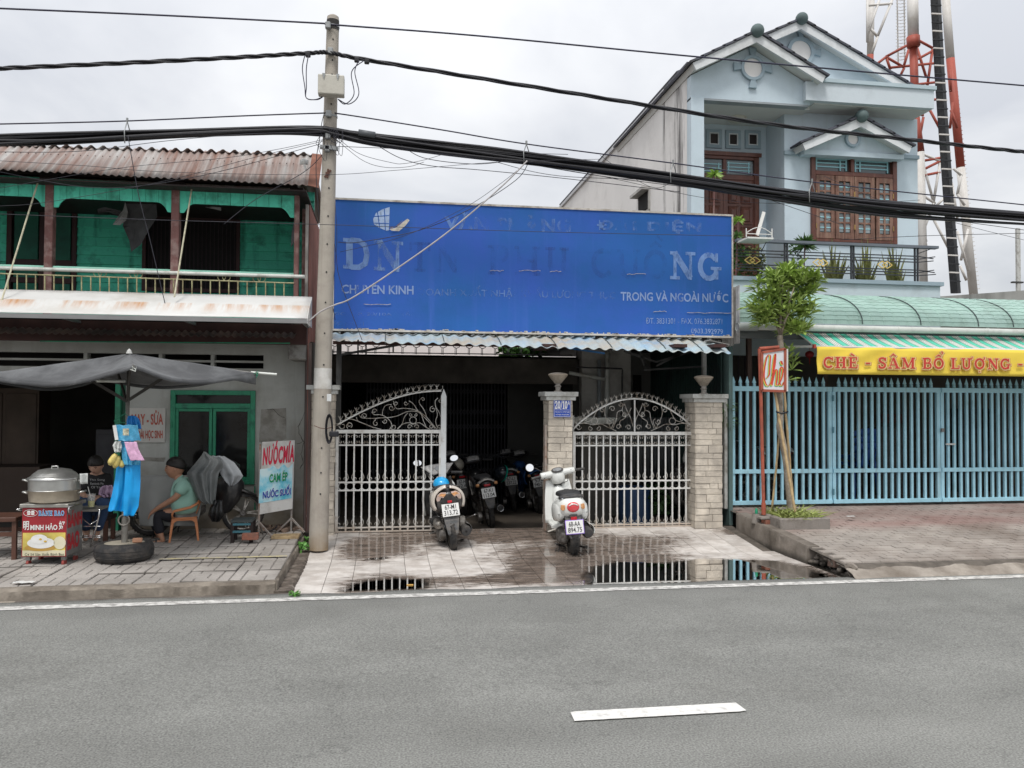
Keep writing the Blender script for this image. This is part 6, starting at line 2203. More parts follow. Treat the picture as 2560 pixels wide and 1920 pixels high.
T_ = thing('shrub','thin leafy plant behind the railing left of the snake plants','plant',(q.x,11.95,3.2))
leaf_cloud('foliage',(q.x,11.95,q.z),(.16,.1,.3),170,.06,lgd,T_,12)

# --- shop: curved tiled metal canopy, gutter, striped awning, banner
cg = mat('canopy_green',(.33,.485,.425),rough=.5,var=.07,vs=2,bump=.15,bs=30,dirt=(.24,.34,.295),da=.45,ds=2.2,streak=(.40,.55,.50),sa=.4,ss=1.5,sz=3)
CP = thing('canopy','curved green tile-pattern metal canopy over the shop front','canopy',(8,9.8,2.6))
CX0,CX1 = 4.46,16
gz0,gz1 = 2.70,3.235
def prof_c(v):
 a = v*PI/2
 return 9.74+1.45*(1-math.cos(a))**1.0*1.0,gz0+(gz1-gz0)*math.sin(a)
NCw = int((CX1-CX0)/.165)
NVc = 14
mb = MB()
vs = []; fs = []
us = [i/(NCw*6) for i in range(NCw*6+1)]
vv = []
for k in range(NVc):
 vv += [(k/NVc+.001,.006),((k+.97)/NVc,-.001)]
for u in us:
 x = CX0+(CX1-CX0)*u
 for k,(v,st_) in enumerate(vv):
  y,z = prof_c(v)
  a = v*PI/2
  nrm = Vector((0,-math.cos(a),math.sin(a)))
  wv = .016*(abs(math.sin((u*NCw+.0)*PI))**.6)
  p = Vector((x,y,z))+nrm*(st_+wv)
  vs.append(p)
n = len(vv)
for i in range(len(us)-1):
 for j in range(n-1):
  a = i*n+j
  fs.append((a,a+n,a+n+1,a+1))
mb.add(vs,fs).obj('sheet',cg,CP)
mb = MB()
mb.add([(CX0,*prof_c(v/12)) for v in range(13)]+[(CX0,11.2,gz0)],[tuple(range(14))])
MB().prism([(CX0-.01,*prof_c(v/12)) for v in range(13)]+[(CX0-.01,11.2,gz0)],(-.01,0,0)).obj('end_sheet',mat('zinc',()),CP)
for px in (1128+0,1270,1410,1498):
 pass
for cx3 in (955,1340,1720,1950):
 px = 1780+cx3*.37374
 X = at(px,790,9.9).x
 MB().tube([Vector((X,*prof_c(v/12)))+Vector((0,-.02,.012)) for v in range(13)],.007,5).obj('lap_joint',mat('lap_dark',()),CP)
gp = mat('gutter_pipe',(.60,.62,.58),rough=.45,var=.06,vs=3,dirt=(.45,.46,.42),da=.4,ds=4)
GT = thing('gutter','long pale round gutter pipe below the green canopy','gutter',(8,9.66,2.6))
zg = at(2130,822,9.66).z
MB().tube([(4.66,9.66,zg),(16,9.66,zg)],.042,14).obj('pipe',gp,GT,smooth='auto')
MB().tube([(4.38,9.64,zg-.005),(4.66,9.66,zg)],.052,14,cap=False).obj('pipe_end',mat('grey_pipe2',(.36,.39,.38),rough=.5),GT,smooth=True)
for i in range(8):
 MB().tube([(5.3+i*1.3,9.66,zg),(5.33+i*1.3,9.66,zg)],.046,14).obj('collar',gp,GT,smooth='auto')
CW = thing('corner_flashing','grey stained tin flashing between the billboard and the green canopy','flashing',(4.4,9.8,2.3))
corr((4.40,9.60,2.42),(4.40,10.1,2.42),(4.40,9.60,3.15),(4.40,10.1,3.15),.07,.012,(-1,0,0),rows=1).obj('sheet',mat('zinc',()),CW,smooth=True)
MB().bar(at(1815,862,9.7),at(1768,852,9.6),.12,.01).obj('bent_tin',mat('zinc',()),CW)
# striped awning cloth
gs = mat('stripe_green',(.10,.52,.37),rough=.8,var=.06,vs=4,bump=.1)
wsx = mat('stripe_white',(.66,.67,.62),rough=.8,var=.05,vs=4,bump=.1)
ds_ = mat('stripe_dark',(.05,.10,.09),rough=.8,var=.1,bump=.1)
SA = thing('awning','green and white striped cloth awning above the yellow banner','awning',(8,9.4,2.4))
ztA,zbA = at(2012,829,9.85).z,at(2045,866,9.35).z
xA0 = at(2042,866,9.35).x
def aws(x,v,o=0.):
 return Vector((x + (.0),9.85-.50*v,ztA+(zbA-ztA)*v-.015*math.sin(v*PI)+.008*nz(x*2.5,v*1.5)+o))
x = xA0
pat = [('g',.085),('d',.008),('w',.022),('d',.008),('w',.03),('d',.008),('w',.022),('d',.008)]
k = 0
while x < 14:
 t_,w = pat[k % 8]
 if x+w > 14: break
 MB().grid(lambda u,v,x=x,w=w: aws(x+w*u,v),1,6,.002).obj('stripe',{'g': gs,'d': ds_,'w': wsx}[t_],SA,smooth=True)
 x += w; k += 1
MB().tube([(xA0-.03,9.34,zbA-.005),(14,9.34,zbA-.005)],.016,8).obj('front_bar',wplas,SA,smooth=True)
MB().cbox((xA0-.04,9.34,zbA),(.03,.04,.05)).obj('end_cap',mat('red_cap',(.4,.06,.04)),SA)
MB().bar((xA0-.05,9.36,zbA),(xA0-.30,9.9,zbA+.02),.02,.03).obj('arm',wplas,SA)
MB().prism([aws(xA0,0),aws(xA0,1),aws(xA0,1)+Vector((0,0,-.02)),aws(xA0,0)+Vector((0,0,-.02))],(-.004,0,0)).obj('edge',wsx,SA)
BN = thing('banner','yellow cloth banner with red outlined slab letters advertising sweet soup','banner',(8,9.33,2.0))
yel = mat('banner_yellow',(.80,.60,.075),rough=.75,var=.05,vs=3,bump=.15,bs=12)
bnx0 = at(2041,900,9.33).x
zbt,zbb = zbA-.005,at(2300,938,9.33).z
def bnf(u,v):
 x = bnx0+(12-bnx0)*u
 fold = .010*math.sin((x*1.0+v*.9)*9)*math.exp(-abs(x-5.9)*.9)+.004*nz(x*3,v*3)
 return (x,9.325+fold-.012*v,zbt+(zbb-zbt)*v+.006*nz(x*1.3))
MB().grid(bnf,200,8,.002).obj('cloth',yel,BN,smooth=True)
bred = mat('banner_red',(.52,.045,.035),rough=.7,var=.06)
bcream = mat('banner_cream',(.85,.70,.30),rough=.7,var=.04)
bbrown = mat('banner_brown',(.42,.12,.05),rough=.7,var=.06)
YB = 9.29
tl_,bl_,br_ = at(2058,892,YB),at(2058,920,YB),at(2543,923.5,YB)
for m_,g_,o_,sh in ((bbrown,.20,0,(.006,-.006)),(bcream,.15,.002,(.003,-.003)),(bbrown,.085,.004,(0,0)),(bcream,.05,.005,(0,0)),(bred,.0,.007,(0,0))):
 d = Vector((sh[0],0,sh[1]))
 stroke_text('CHÈ - SÂM BỔ LƯỢNG - ',SLAB,bl_+d,br_+Vector(((br_.x-bl_.x)*.055,0,0))+d,tl_+d,m_,BN,grow=g_,off=o_,gap=.16)
# --- blue steel fence and gates
bf = mat('fence_blue',(.42,.73,.86),rough=.45,var=.06,vs=4,bump=.1,bs=50,dirt=(.33,.60,.70),da=.4,ds=5,streak=(.28,.36,.36),sa=.3,ss=10,sz=.5)
FY = 10.15
zb0,zb1 = .34,at(1900,1254,FY).z
zmr = at(1900,1178,FY).z
ztr = at(1900,972,FY).z
ztip = at(1900,944,FY).z
pk = MB()
pk.box(-.0165,.0165,-.0165,.0165,zb1+.01,ztr+.07)
pk.add([(-.012,-.012,ztr+.07),(.012,-.012,ztr+.07),(.012,.012,ztr+.07),(-.012,.012,ztr+.07),
  (-.026,-.007,ztr+.085),(.026,-.007,ztr+.085),(.026,.007,ztr+.085),(-.026,.007,ztr+.085),
  (0,0,ztip+.02)],[(0,1,5,4),(1,2,6,5),(2,3,7,6),(3,0,4,7),(4,5,8),(5,6,8),(6,7,8),(7,4,8)])
PK = mesh_of(pk,bf)
def fx(c): return at(1780+c*.37374,1100,FY).x
def panel(T,x0,x1,xs,y=FY,stiles=True):
 for z_,h in ((ztr,.045),(zmr,.035),(zb1-.01,.035)):
  MB().box(x0,x1,y-.035,y-.0175,z_-h/2-.01,z_+h/2+.01).obj('rail',bf,T,bevel=.002)
 if stiles:
  for x in (x0+.02,x1-.02):
   MB().box(x-.025,x+.025,y-.017,y+.03,zb1-.03,ztr+.03).obj('stile',bf,T,bevel=.002)
 for x in xs:
  piece('picket',PK,T,(x,y,0))
FA = thing('fence','light blue steel picket fence between the stone pillar and the blue gates','fence',(5.3,FY,.3))
x0 = fx(75)
xs = [fx(97+46.3*i) for i in range(15)]
panel(FA,x0,fx(796),xs)
FB = thing('gate','light blue steel picket gate leaf, left of the two','gate',(fx(1160),FY,.3))
panel(FB,fx(805),fx(1521),[fx(849+44.1*i) for i in range(15)])
FC = thing('gate','light blue steel picket gate leaf, right one running out of the frame','gate',(fx(1900),FY,.3))
panel(FC,fx(1529),fx(1529)+2.6,[fx(1578+42*i) for i in range(24)])
for hz in (zb1+.12,zmr+.55,ztr-.12):
 MB().tube([(fx(800),FY-.045,hz-.04),(fx(800),FY-.045,hz+.04)],.012,8).obj('hinge',mat('hinge_blue',(.12,.3,.38),rough=.5),FB)
MB().box(fx(1550),fx(1613),FY-.05,FY-.036,at(2370,1112,FY).z,at(2370,1108,FY).z).obj('latch',wplas,FC)
MB().cbox((fx(1526),FY-.05,at(2350,1075,FY).z),(.04,.03,.05)).obj('padlock',mat('grey_metal',()),FB)
# shop interior
SI = thing('shop','dark shop interior behind the blue fence under the green canopy','shop',(8,12,.29))
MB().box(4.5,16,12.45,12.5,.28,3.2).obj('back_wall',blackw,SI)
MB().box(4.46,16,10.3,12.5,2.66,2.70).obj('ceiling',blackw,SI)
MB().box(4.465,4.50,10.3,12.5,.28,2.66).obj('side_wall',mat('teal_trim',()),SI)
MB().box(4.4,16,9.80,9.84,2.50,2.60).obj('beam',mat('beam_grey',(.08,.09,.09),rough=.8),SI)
for px in (1873,2063,2700):
 q = at(px,1000,10.4)
 MB().box(q.x-.03,q.x+.03,10.38,10.44,.29,2.66).obj('post',mat('brown_post',(.09,.055,.045),rough=.7,var=.2),SI)
q = at(1915,1000,10.9)
MB().box(q.x-.03,q.x+.03,10.9,10.95,.6,2.2).obj('post',mat('cream_post',(.28,.26,.2),rough=.7),SI)
for i in range(13):
 x = 4.6+i*.11
 MB().box(x-.008,x+.008,12.0,12.02,.29,2.5).obj('shutter_slat',mat('shutter_dim',(.05,.04,.05),rough=.6),SI)
mb = MB()
for zc_ in (1.0,1.5,2.0):
 for i in range(13):
  x = 4.6+i*.11
  for s_ in (-1,1): mb.bar((x,11.98,zc_-s_*.05),(x+.11,11.98,zc_+s_*.05),.006,.008)
mb.obj('shutter_lattice',mat('shutter_dim',()),SI)
q0,q1 = at(2200,1200,11.2),at(2256,1200,11.2)
simple('cabinet',MB().box(q0.x,q1.x,11.2,11.6,.29,at(2220,1068,11.2).z),mat('grey_granite',(.09,.088,.085),rough=.8,var=.35,vs=40),'grey speckled cabinet behind the blue gate, right of the blue chairs','cabinet')
simple('poster',MB().box(at(2204,1050,12.3).x,at(2256,1050,12.3).x,12.3,12.32,at(2220,1058,12.3).z,at(2220,1035,12.3).z),mat('poster_dim',(.12,.04,.03),rough=.6,var=.6,vs=25),'small dim red poster on the dark wall behind the blue gate','poster')
for i,(px,w,c) in enumerate(((2420,70,(.035,.045,.05)),(2500,60,(.05,.055,.055)))):
 q = at(px,1100,11.5)
 simple('shop_shelf',MB().box(q.x-.15,q.x+.18,11.5,11.7,.29,1.6),mat('shelf_dim%d' % i,c,rough=.8,var=.4,vs=9),['tall dim shelf unit behind the right blue gate leaf','second dim shelf unit near the right photo edge behind the blue gate'][i],'shelf')
# blue plastic chairs in a stack
bpl = mat('blue_plastic',(.03,.10,.36),rough=.4,var=.1)
def plastic_chair_back(T,m,cx_,cy_,z0,w=.44,face=1):
 pass
def chair_mesh_parts(m,T,base,sw=.44,sh=.42,arms=True,bh=.8):
 """moulded plastic armchair facing +x, built at the origin around base"""
 b = Vector(base)
 s = MB()
 s.grid(lambda u,v: (b.x-.21+.42*u,b.y-sw/2+sw*v,b.z+sh+.012*math.cos(v*2*PI)-.02*math.sin(u*PI)),8,8,.012)
 seat = s.obj('seat',m,T,smooth=True)
 for sx,sy in ((1,1),(1,-1),(-1,1),(-1,-1)):
  P = [b+Vector((sx*.18,sy*(sw/2-.03),sh-.01)),b+Vector((sx*.21,sy*(sw/2-.015),sh*.5)),b+Vector((sx*.235,sy*(sw/2),0))]
  q = MB()
  rings = []
  for k,p in enumerate(P):
   w = (.055,.042,.034)[k]
   rings.append([p+Vector((-w*.5,-sy*.022,0)),p+Vector((w*.5,-sy*.022,0)),p+Vector((w*.5,sy*.006,0)),p+Vector((-w*.5,sy*.006,0))])
  q.loft(rings).obj('leg',m,T,bevel=.004)
 # apron under the seat
 for sy in (-1,1):
  y = b.y+sy*(sw/2-.012)
  MB().prism([(b.x-.2,y,b.z+sh),(b.x+.2,y,b.z+sh),(b.x+.2,y,b.z+sh-.09),(b.x+.12,y,b.z+sh-.045),(b.x-.12,y,b.z+sh-.045),(b.x-.2,y,b.z+sh-.09)],(0,-sy*.012,0)).obj('apron',m,T)
 # curved back
 def bk(u,v):
  a = (v-.5)*2.2
  wide = sw/2*(.92+.1*u)
  xx = b.x-.20-.10*u-.05*math.cos(a)+.02
  return (xx+.09*(1-math.cos(a)),b.y+wide*math.sin(a)/math.sin(1.1),b.z+sh+.04+(bh-sh-.04)*u-.05*u*u*(abs(v-.5)*2)**2)
 q = MB()
 # top band and lower bars of the back as one open-work shell
 q.grid(lambda u,v: bk(.72+.28*u,v),3,16,.012)
 q.obj('backrest',m,T,smooth=True)
 for v in (.2,.35,.5,.65,.8):
  r_ = MB().grid(lambda u,w: bk(u*.74,v-.04+.08*w),6,2,.010)
  r_.obj('back_slat',m,T,smooth=True)
 if arms:
  for sy in (-1,1):
   P = [b+Vector((.19,sy*(sw/2+.0),sh-.0)),b+Vector((.20,sy*(sw/2+.02),sh+.05)),b+Vector((.17,sy*(sw/2+.02),sh+.10)),b+Vector((.05,sy*(sw/2+.025),sh+.12)),b+Vector((-.10,sy*(sw/2+.02),sh+.145)),b+Vector((-.22,sy*(sw/2+.005),sh+.20)),b+Vector((-.26,sy*(sw/2-.04),sh+.26))]
   MB().tube(P,[.02,.018,.02,.022,.022,.022,.02],8,flat=.6).obj('armrest',m,T,smooth=True)
for k in range(3):
 q = at(2150,1240,11.0)
 T_ = thing('plastic_chair',['bottom chair of the blue plastic stack behind the blue gate','middle chair of the blue plastic stack behind the blue gate','top chair of the blue plastic stack behind the blue gate'][k],'chair',(0,0,0),'stacked blue plastic chairs')
 chair_mesh_parts(bpl,T_,(0,0,0),arms=False,bh=.82)
 T_.location = (q.x,11.1+.02*k,.29+.10*k)
 T_.rotation_euler = (0,0,PI/2+.1)
# red lantern
LN = thing('lantern','small red paper lantern hanging in the dark left of the yellow banner','lantern',at(2024,888,10.6))
q = at(2024,886,10.6)
lr = mat('lantern_red',(.30,.02,.02),rough=.6,var=.15)
MB().ball(q,(.06,.06,.05),12,8).obj('globe',lr,LN,smooth=True)
MB().tube([q+Vector((0,0,-.05)),q+Vector((0,0,-.14))],[.012,.003],6).obj('tassel',lr,LN)
MB().tube([q+Vector((0,0,.05)),q+Vector((0,0,.5))],.003,4).obj('string',lr,LN)
# hanging grass plant beside the right pillar
HG = thing('hanging_plant','thin-leaved plant hanging between the right pillar and the blue fence','plant',(4.45,10.0,1.0))
mb = MB()
r = random.Random(8)
for i in range(170):
 px,py = r.choice([(1812,1000),(1814,1045),(1808,1020)])
 q = at(px,py,10.02)
 d = Vector((r.uniform(-.14,.16),r.uniform(-.12,.05),-r.uniform(.02,.22)))
 b = blade(q,q+d,.005,(d.x*.3,0,.05),3)
 mb.add(b.v,b.f)
tag(mb.obj('foliage',mat('leaf_grass',(.10,.17,.06),rough=.6,var=.4,vs=20,bump=0),HG,recalc=False),kind='stuff')
MB().box(4.36,4.40,9.98,10.03,.3,1.72).obj('edge_strip',mat('cap_white',()),HG)
# low wall and concrete post far right
simple('boundary_wall',MB().prism([at(2350,741,14),at(2700,716,14),at(2700,760,14),at(2350,760,14)],(0,.2,0)),mat('grey_wall_far',(.34,.34,.32),rough=.9,var=.15,vs=2,streak=(.16,.16,.15),sa=.6,ss=4),'grey concrete wall top above the green canopy at the right edge','wall')
CQ = thing('concrete_post','slim concrete power post far off at the right edge','post',at(2546,720,30))
q0,q1 = at(2546,740,30),at(2546,571,30)
MB().box(q0.x-.08,q0.x+.08,29.95,30.05,q0.z,q1.z).obj('shaft',mat('cap_white',()),CQ)
MB().box(q0.x-.3,q0.x+.2,29.93,30.07,at(2546,706,30).z-.03,at(2546,706,30).z+.03).obj('cross_arm',steel,CQ)

# --- telecom tower
TW = thing('telecom_tower','red and white lattice telecom tower rising behind the pale blue house','tower',(23,30,0))
tw = mat('tower_white',(.62,.60,.57),rough=.6,var=.08,vs=1,dirt=(.45,.42,.38),da=.4,ds=1)
trd = mat('tower_red',(.34,.075,.05),rough=.6,var=.15,vs=1)
tdk = mat('tower_cable',(.02,.022,.025),rough=.6,var=.2)
def q5(x,y): return (2100+x*.45817,y*.45817)
def seg(a,b,Y,r_,m,name,Yb=None,n=8):
 MB().tube([at(*q5(*a),Y),at(*q5(*b),Yb or Y)],r_,n).obj(name,m,TW,smooth=True)
seg((395,-60),(400,210),28,.20,tw,'leg')
seg((398,200),(402,255),27.9,.24,trd,'flange')
seg((400,255),(412,640),28,.15,trd,'leg')
seg((412,640),(438,830),28,.15,trd,'leg')
seg((438,830),(458,1620),28,.15,tw,'leg')
seg((572,-60),(602,320),31,.17,tw,'leg')
seg((602,320),(658,915),31,.17,trd,'leg')
seg((658,915),(730,1620),31,.17,tw,'leg')
seg((172,-60),(165,300),34,.15,tw,'leg')
seg((165,300),(150,900),34,.15,trd,'leg')
for (a,b,m_) in (((150,0),(150,230),tw),((215,0),(150,190),tw),((285,0),(205,200),tw),((170,160),(205,200),tw),((205,200),(175,290),tw),((150,30),(285,20),tw),
                   ((250,310),(400,230),trd),((400,205),(505,262),trd),((250,310),(345,365),trd),((275,370),(525,345),trd),((345,370),(375,270),trd),((420,260),(470,420),trd),
                   ((505,270),(475,480),trd),((250,312),(200,350),trd),((255,320),(275,380),trd),((410,330),(520,270),trd),((330,410),(350,370),trd),((430,460),(520,450),trd),
                   ((420,620),(455,630),trd),((490,600),(555,720),trd),((455,640),(440,720),trd),((510,545),(555,540),trd),((440,880),(560,860),trd),((445,930),(545,880),trd),((445,960),(545,940),trd),
                   ((435,835),(560,885),tw),((450,880),(510,1100),tw),((545,890),(510,1105),tw),((440,1060),(520,1110),tw),((510,1110),(430,1330),tw),((510,1195),(600,1370),tw),((440,1180),(470,1320),tw),((470,1330),(455,1500),tw),
                   ((560,890),(575,1100),tw),((575,1075),(530,1120),tw),((615,560),(600,700),trd),((600,380),(605,500),trd),((605,600),(640,700),trd),((620,920),(665,960),tw),((665,940),(640,1060),tw),((640,1060),(680,1120),tw),
                   ((640,1260),(700,1480),tw),((700,1250),(660,1420),tw),((655,1450),(690,1530),tw),((610,1000),(640,1190),tw)):
 seg(a,b,29.5,.055,m_,'brace',n=5)
# ladder with cage
MB().tube([at(*q5(312,-40),30),at(*q5(318,340),30)],.03,5).obj('ladder_rail',tw,TW)
MB().tube([at(*q5(350,-40),30),at(*q5(354,340),30)],.03,5).obj('ladder_rail',tw,TW)
for i in range(20):
 y = -20+i*18
 MB().tube([at(*q5(306,y),30),at(*q5(330,y+6),29.7),at(*q5(358,y),30)],.018,4).obj('ladder_rung',tw,TW)
# dark cable tray
P0,P1,P2,P3 = (520,-40),(545,420),(590,1060),(632,1600)
for dx_,w in ((-16,.07),(-8,.08),(0,.09),(9,.08),(17,.06)):
 MB().tube([at(*q5(p[0]+dx_,p[1]),27+.02*abs(dx_)) for p in (P0,P1,P2,P3)],w*1.15,6).obj('feeder_cable',tdk,TW)
for i in range(34):
 t = i/34
 y = -20+t*1600
 x = 520+ (545-520)*min(1,y/420) if y < 420 else (545+(590-545)*(y-420)/640 if y < 1060 else 590+42*(y-1060)/540)
 MB().bar(at(*q5(x-26,y),26.8),at(*q5(x+30,y+3),26.8),.05,.05).obj('tray_clamp',tdk if i % 2 else tw,TW)
for i in range(60):
 t = i/60
 y = 200+t*1400
 x = 595+(y-200)*.11
 if 320 < y < 920: c = trd
 else: c = tw
 MB().bar(at(*q5(x,y),31),at(*q5(x+16,y-2),31),.025,.025).obj('climbing_step',c,TW)
# ================================================================== MOTORBIKES (local frame: rear tyre touches the origin, front towards +y)
blk = mat('bike_black',(.018,.018,.020),rough=.3,var=.2,vs=9,bump=0,coat=.3,dirt=(.05,.045,.04),da=.35,ds=14)
blkm = mat('bike_plastic',(.035,.035,.037),rough=.6,var=.25,vs=14,bump=.1,bs=90,dirt=(.09,.08,.07),da=.6,ds=16)
grym = mat('bike_grey_plastic',(.085,.087,.09),rough=.6,var=.2,vs=12,bump=.1,bs=90,dirt=(.16,.145,.13),da=.6,ds=14)
rub = mat('tyre_rubber',(.028,.028,.029),rough=.85,var=.25,vs=20,bump=.5,bs=160,dirt=(.07,.062,.055),da=.6,ds=12)
alu = mat('aluminium',(.42,.40,.37),rough=.45,metal=.7,var=.25,vs=16,bump=.15,bs=80,dirt=(.12,.10,.08),da=.7,ds=14)
chrome = mat('chrome',(.72,.72,.72),rough=.12,metal=1,var=.05,bump=0)
engm = mat('engine_grey',(.20,.19,.18),rough=.6,metal=.4,var=.35,vs=22,bump=.4,bs=60,dirt=(.07,.06,.05),da=.8,ds=18)
cream_p = mat('bike_cream',(.55,.50,.44),rough=.3,var=.05,bump=0,coat=.4)
white_p = mat('bike_white',(.70,.71,.68),rough=.25,var=.03,bump=0,coat=.5)
lensc = mat('lens_clear',(.50,.38,.33),rough=.12,var=.2,vs=30,bump=0,spec=.7)
lensa = mat('lens_amber',(.60,.30,.13),rough=.15,var=.3,vs=40,bump=0)
lensr = mat('lens_red',(.48,.02,.03),rough=.15,var=.2,vs=40,bump=0)
platew = mat('plate_white',(.70,.70,.68),rough=.4,var=.04,bump=0)
inkm = mat('plate_ink',(.03,.03,.03),rough=.6,var=.1,bump=0)
mirm = mat('mirror_glass',(.92,.92,.92),rough=.03,metal=1,var=.0,bump=0)
seatm = mat('seat_vinyl',(.030,.030,.032),rough=.5,var=.15,vs=15,bump=.3,bs=140)
def sring(y,cx_,cz_,w,h,p=2.5,n=20,cut=None):
 out = []
 for i in range(n):
  a = 2*PI*i/n
  c,s = math.cos(a),math.sin(a)
  x = cx_+w/2*math.copysign(abs(c)**(2/p),c)
  z = cz_+h/2*math.copysign(abs(s)**(2/p),s)
  if cut is not None: z = max(z,cut)
  out.append(Vector((x,y,z)))
 return out
def shell(rings,name,m,T,smooth=True,n=20,sub=0):
 return MB().loft([sring(*r_[:5],*(r_[5:] if len(r_) > 5 else ()),n=n) for r_ in rings]).obj(name,m,T,smooth=smooth,sub=sub)
def wheel(T,y,r_,w,spokes=5,x=0.,wire=False,rim=alu,steer=0.):
 prof = []
 for k in range(9):
  a = PI*k/8
  prof.append((r_-.032*w/.09-(.032*w/.09)*-math.sin(a)*1.0,-math.cos(a)*w/2))
 prof = [(r_-.07*w/.09,-w*.42)]+[(r_-.045*w/.09+.045*w/.09*math.sin(PI*k/8),-w/2*math.cos(PI*k/8)) for k in range(9)]+[(r_-.07*w/.09,w*.42)]
 t_ = MB().lathe(prof,(0,0,0),36,axis='X',cap=False)
 M_ = Matrix.Translation((x,y,r_)) @ Matrix.Rotation(steer,4,'Z')
 tw_ = t_.xf(M_).obj('tyre',rub,T,smooth=True)
 # tread grooves, small raised blocks round the rim
 tr_ = MB()
 for k in range(40):
  a = 2*PI*k/40
  for sx in (-1,1):
   o0 = len(tr_.v)
   tr_.cbox((sx*w*.2,0,r_-.001),(w*.22,.018,.006))
   tr_.xf(Matrix.Rotation(a+sx*.04,4,'X') @ Matrix.Identity(4),o0)
 tag(tr_.xf(M_).obj('tread',rub,tw_),kind='stuff')
 rr_ = r_-.07*w/.09
 MB().lathe([(rr_+.004,-w*.4),(rr_-.012,-w*.36),(rr_-.02,0),(rr_-.012,w*.36),(rr_+.004,w*.4)],(0,0,0),32,axis='X',cap=False).xf(M_).obj('rim',rim,tw_,smooth=True)
 hb = MB().lathe([(.035,-w*.5),(.04,-w*.3),(.04,w*.3),(.035,w*.5)],(0,0,0),14,axis='X')
 hb.xf(M_).obj('hub',engm,tw_,smooth='auto')
 sp_ = MB()
 if wire:
  for k in range(18):
   a = 2*PI*k/18
   sp_.tube([(.02 if k % 2 else -.02,.035*math.cos(a+.3),.035*math.sin(a+.3)),(0,(rr_-.01)*math.cos(a),(rr_-.01)*math.sin(a))],.0022,4)
 else:
  for k in range(spokes):
   a = 2*PI*k/spokes
   for d_ in (-.13,.13):
    sp_.bar((0,.035*math.cos(a),.035*math.sin(a)),(0,(rr_-.008)*math.cos(a+d_),(rr_-.008)*math.sin(a+d_)),.018,.014,up=(1,0,0))
 tag(sp_.xf(M_).obj('spokes',rim,tw_),kind='stuff')
 return tw_
def plate(T,c,lines,w=.19,h=.14,tilt=0.,back=.18,roll=0.,border=None):
 M_ = Matrix.Translation(c) @ Matrix.Rotation(roll,4,'Y') @ Matrix.Rotation(-back,4,'X')
 p = MB().cbox((0,0,0),(w,.004,h)).xf(M_)
 p = p.obj('number_plate',platew,T,bevel=.004)
 fr_ = MB()
 def q(x,z,o=-.0035): return M_ @ Vector((x,o,z))
 if border:
  MB().cbox((0,.002,0),(w+.014,.004,h+.014)).xf(M_).obj('plate_frame',border,T,bevel=.003)
 z0 = -h/2
 rows = ((.54,.92),(.09,.47))
 for s_,(a,b) in zip(lines,rows):
  hw = w*(.40 if len(s_) < 7 else .43)*(.82 if a > .5 else 1)
  text(s_,q(-hw,z0+h*a),q(hw,z0+h*a),q(-hw,z0+h*b),inkm,p,bold=.012,off=.001)
 return p
def mirror(T,base,head,r_,yaw=0.,shape=(1,.72),tilt=0.):
 st_ = MB().tube([base,Vector(base).lerp(Vector(head),.55)+Vector((0,0,.02)),head],.0055,6).obj('mirror',blkm,T,smooth=True)
 n = 20
 M_ = Matrix.Translation(head) @ Matrix.Rotation(yaw,4,'Z') @ Matrix.Rotation(tilt,4,'Y') @ Matrix.Rotation(-.20,4,'X')
 b = MB().lathe([(.001,.03),(r_*.7,.022),(r_*1.0,.0),(r_*1.0,-.006),(r_*.93,-.008)],(0,0,0),n,axis='Y',cap=True,sx=1,sy=1)
 for v in b.v: v.z *= shape[1]; v.x *= shape[0]
 b.xf(M_).obj('mirror_shell',blkm,st_,smooth='auto')
 g = MB().lathe([(r_*.92,-.0095),(r_*.92,-.0100)],(0,0,0),n,axis='Y')
 for v in g.v: v.z *= shape[1]; v.x *= shape[0]
 g.xf(M_).obj('mirror_face',mirm,st_)
def grip(T,a,b,r_=.017):
 a,b = Vector(a),Vector(b)
 g = MB().tube([a,a.lerp(b,.12),a.lerp(b,.15),a.lerp(b,.92),a.lerp(b,.94),b],[r_*1.15,r_*1.15,r_,r_,r_*1.25,r_*1.1],12).obj('grip',blkm,T,smooth='auto')
 d = (b-a).normalized()
 MB().tube([a+Vector((0,.03,-.01)),a.lerp(b,.4)+Vector((0,.055,-.012)),b+Vector((0,.045,-.012))],.006,6).obj('brake_lever',chrome,g,smooth=True)
def shock(T,a,b,m=None):
 a,b = Vector(a),Vector(b)
 d = (b-a)
 L_ = d.length
 pts = []
 u = d.normalized()
 s1 = u.cross(Vector((0,1,0))).normalized()
 s2 = u.cross(s1)
 for k in range(61):
  t = k/60
  an = t*2*PI*7
  pts.append(a+d*(.15+.65*t)+(s1*math.cos(an)+s2*math.sin(an))*.022)
 r = MB().tube([a,b],.010,8).obj('shock_absorber',alu,T)
 MB().tube(pts,.0045,5).obj('spring',m or blkm,r,smooth=True)
def halo_stand(T,x,y,s=1):
 MB().tube([(x,y,.13),(x-.05*s,y-.03,.07),(x-.13*s,y-.05,.01)],.009,6).obj('side_stand',blkm,T,smooth=True)
 MB().tube([(x+.02,y-.02,.12),(x-.02,y-.10,.05),(x-.04,y-.12,.03),(x+.12,y-.12,.03),(x+.10,y-.08,.06)],.010,6).obj('centre_stand',blkm,T,smooth=True)
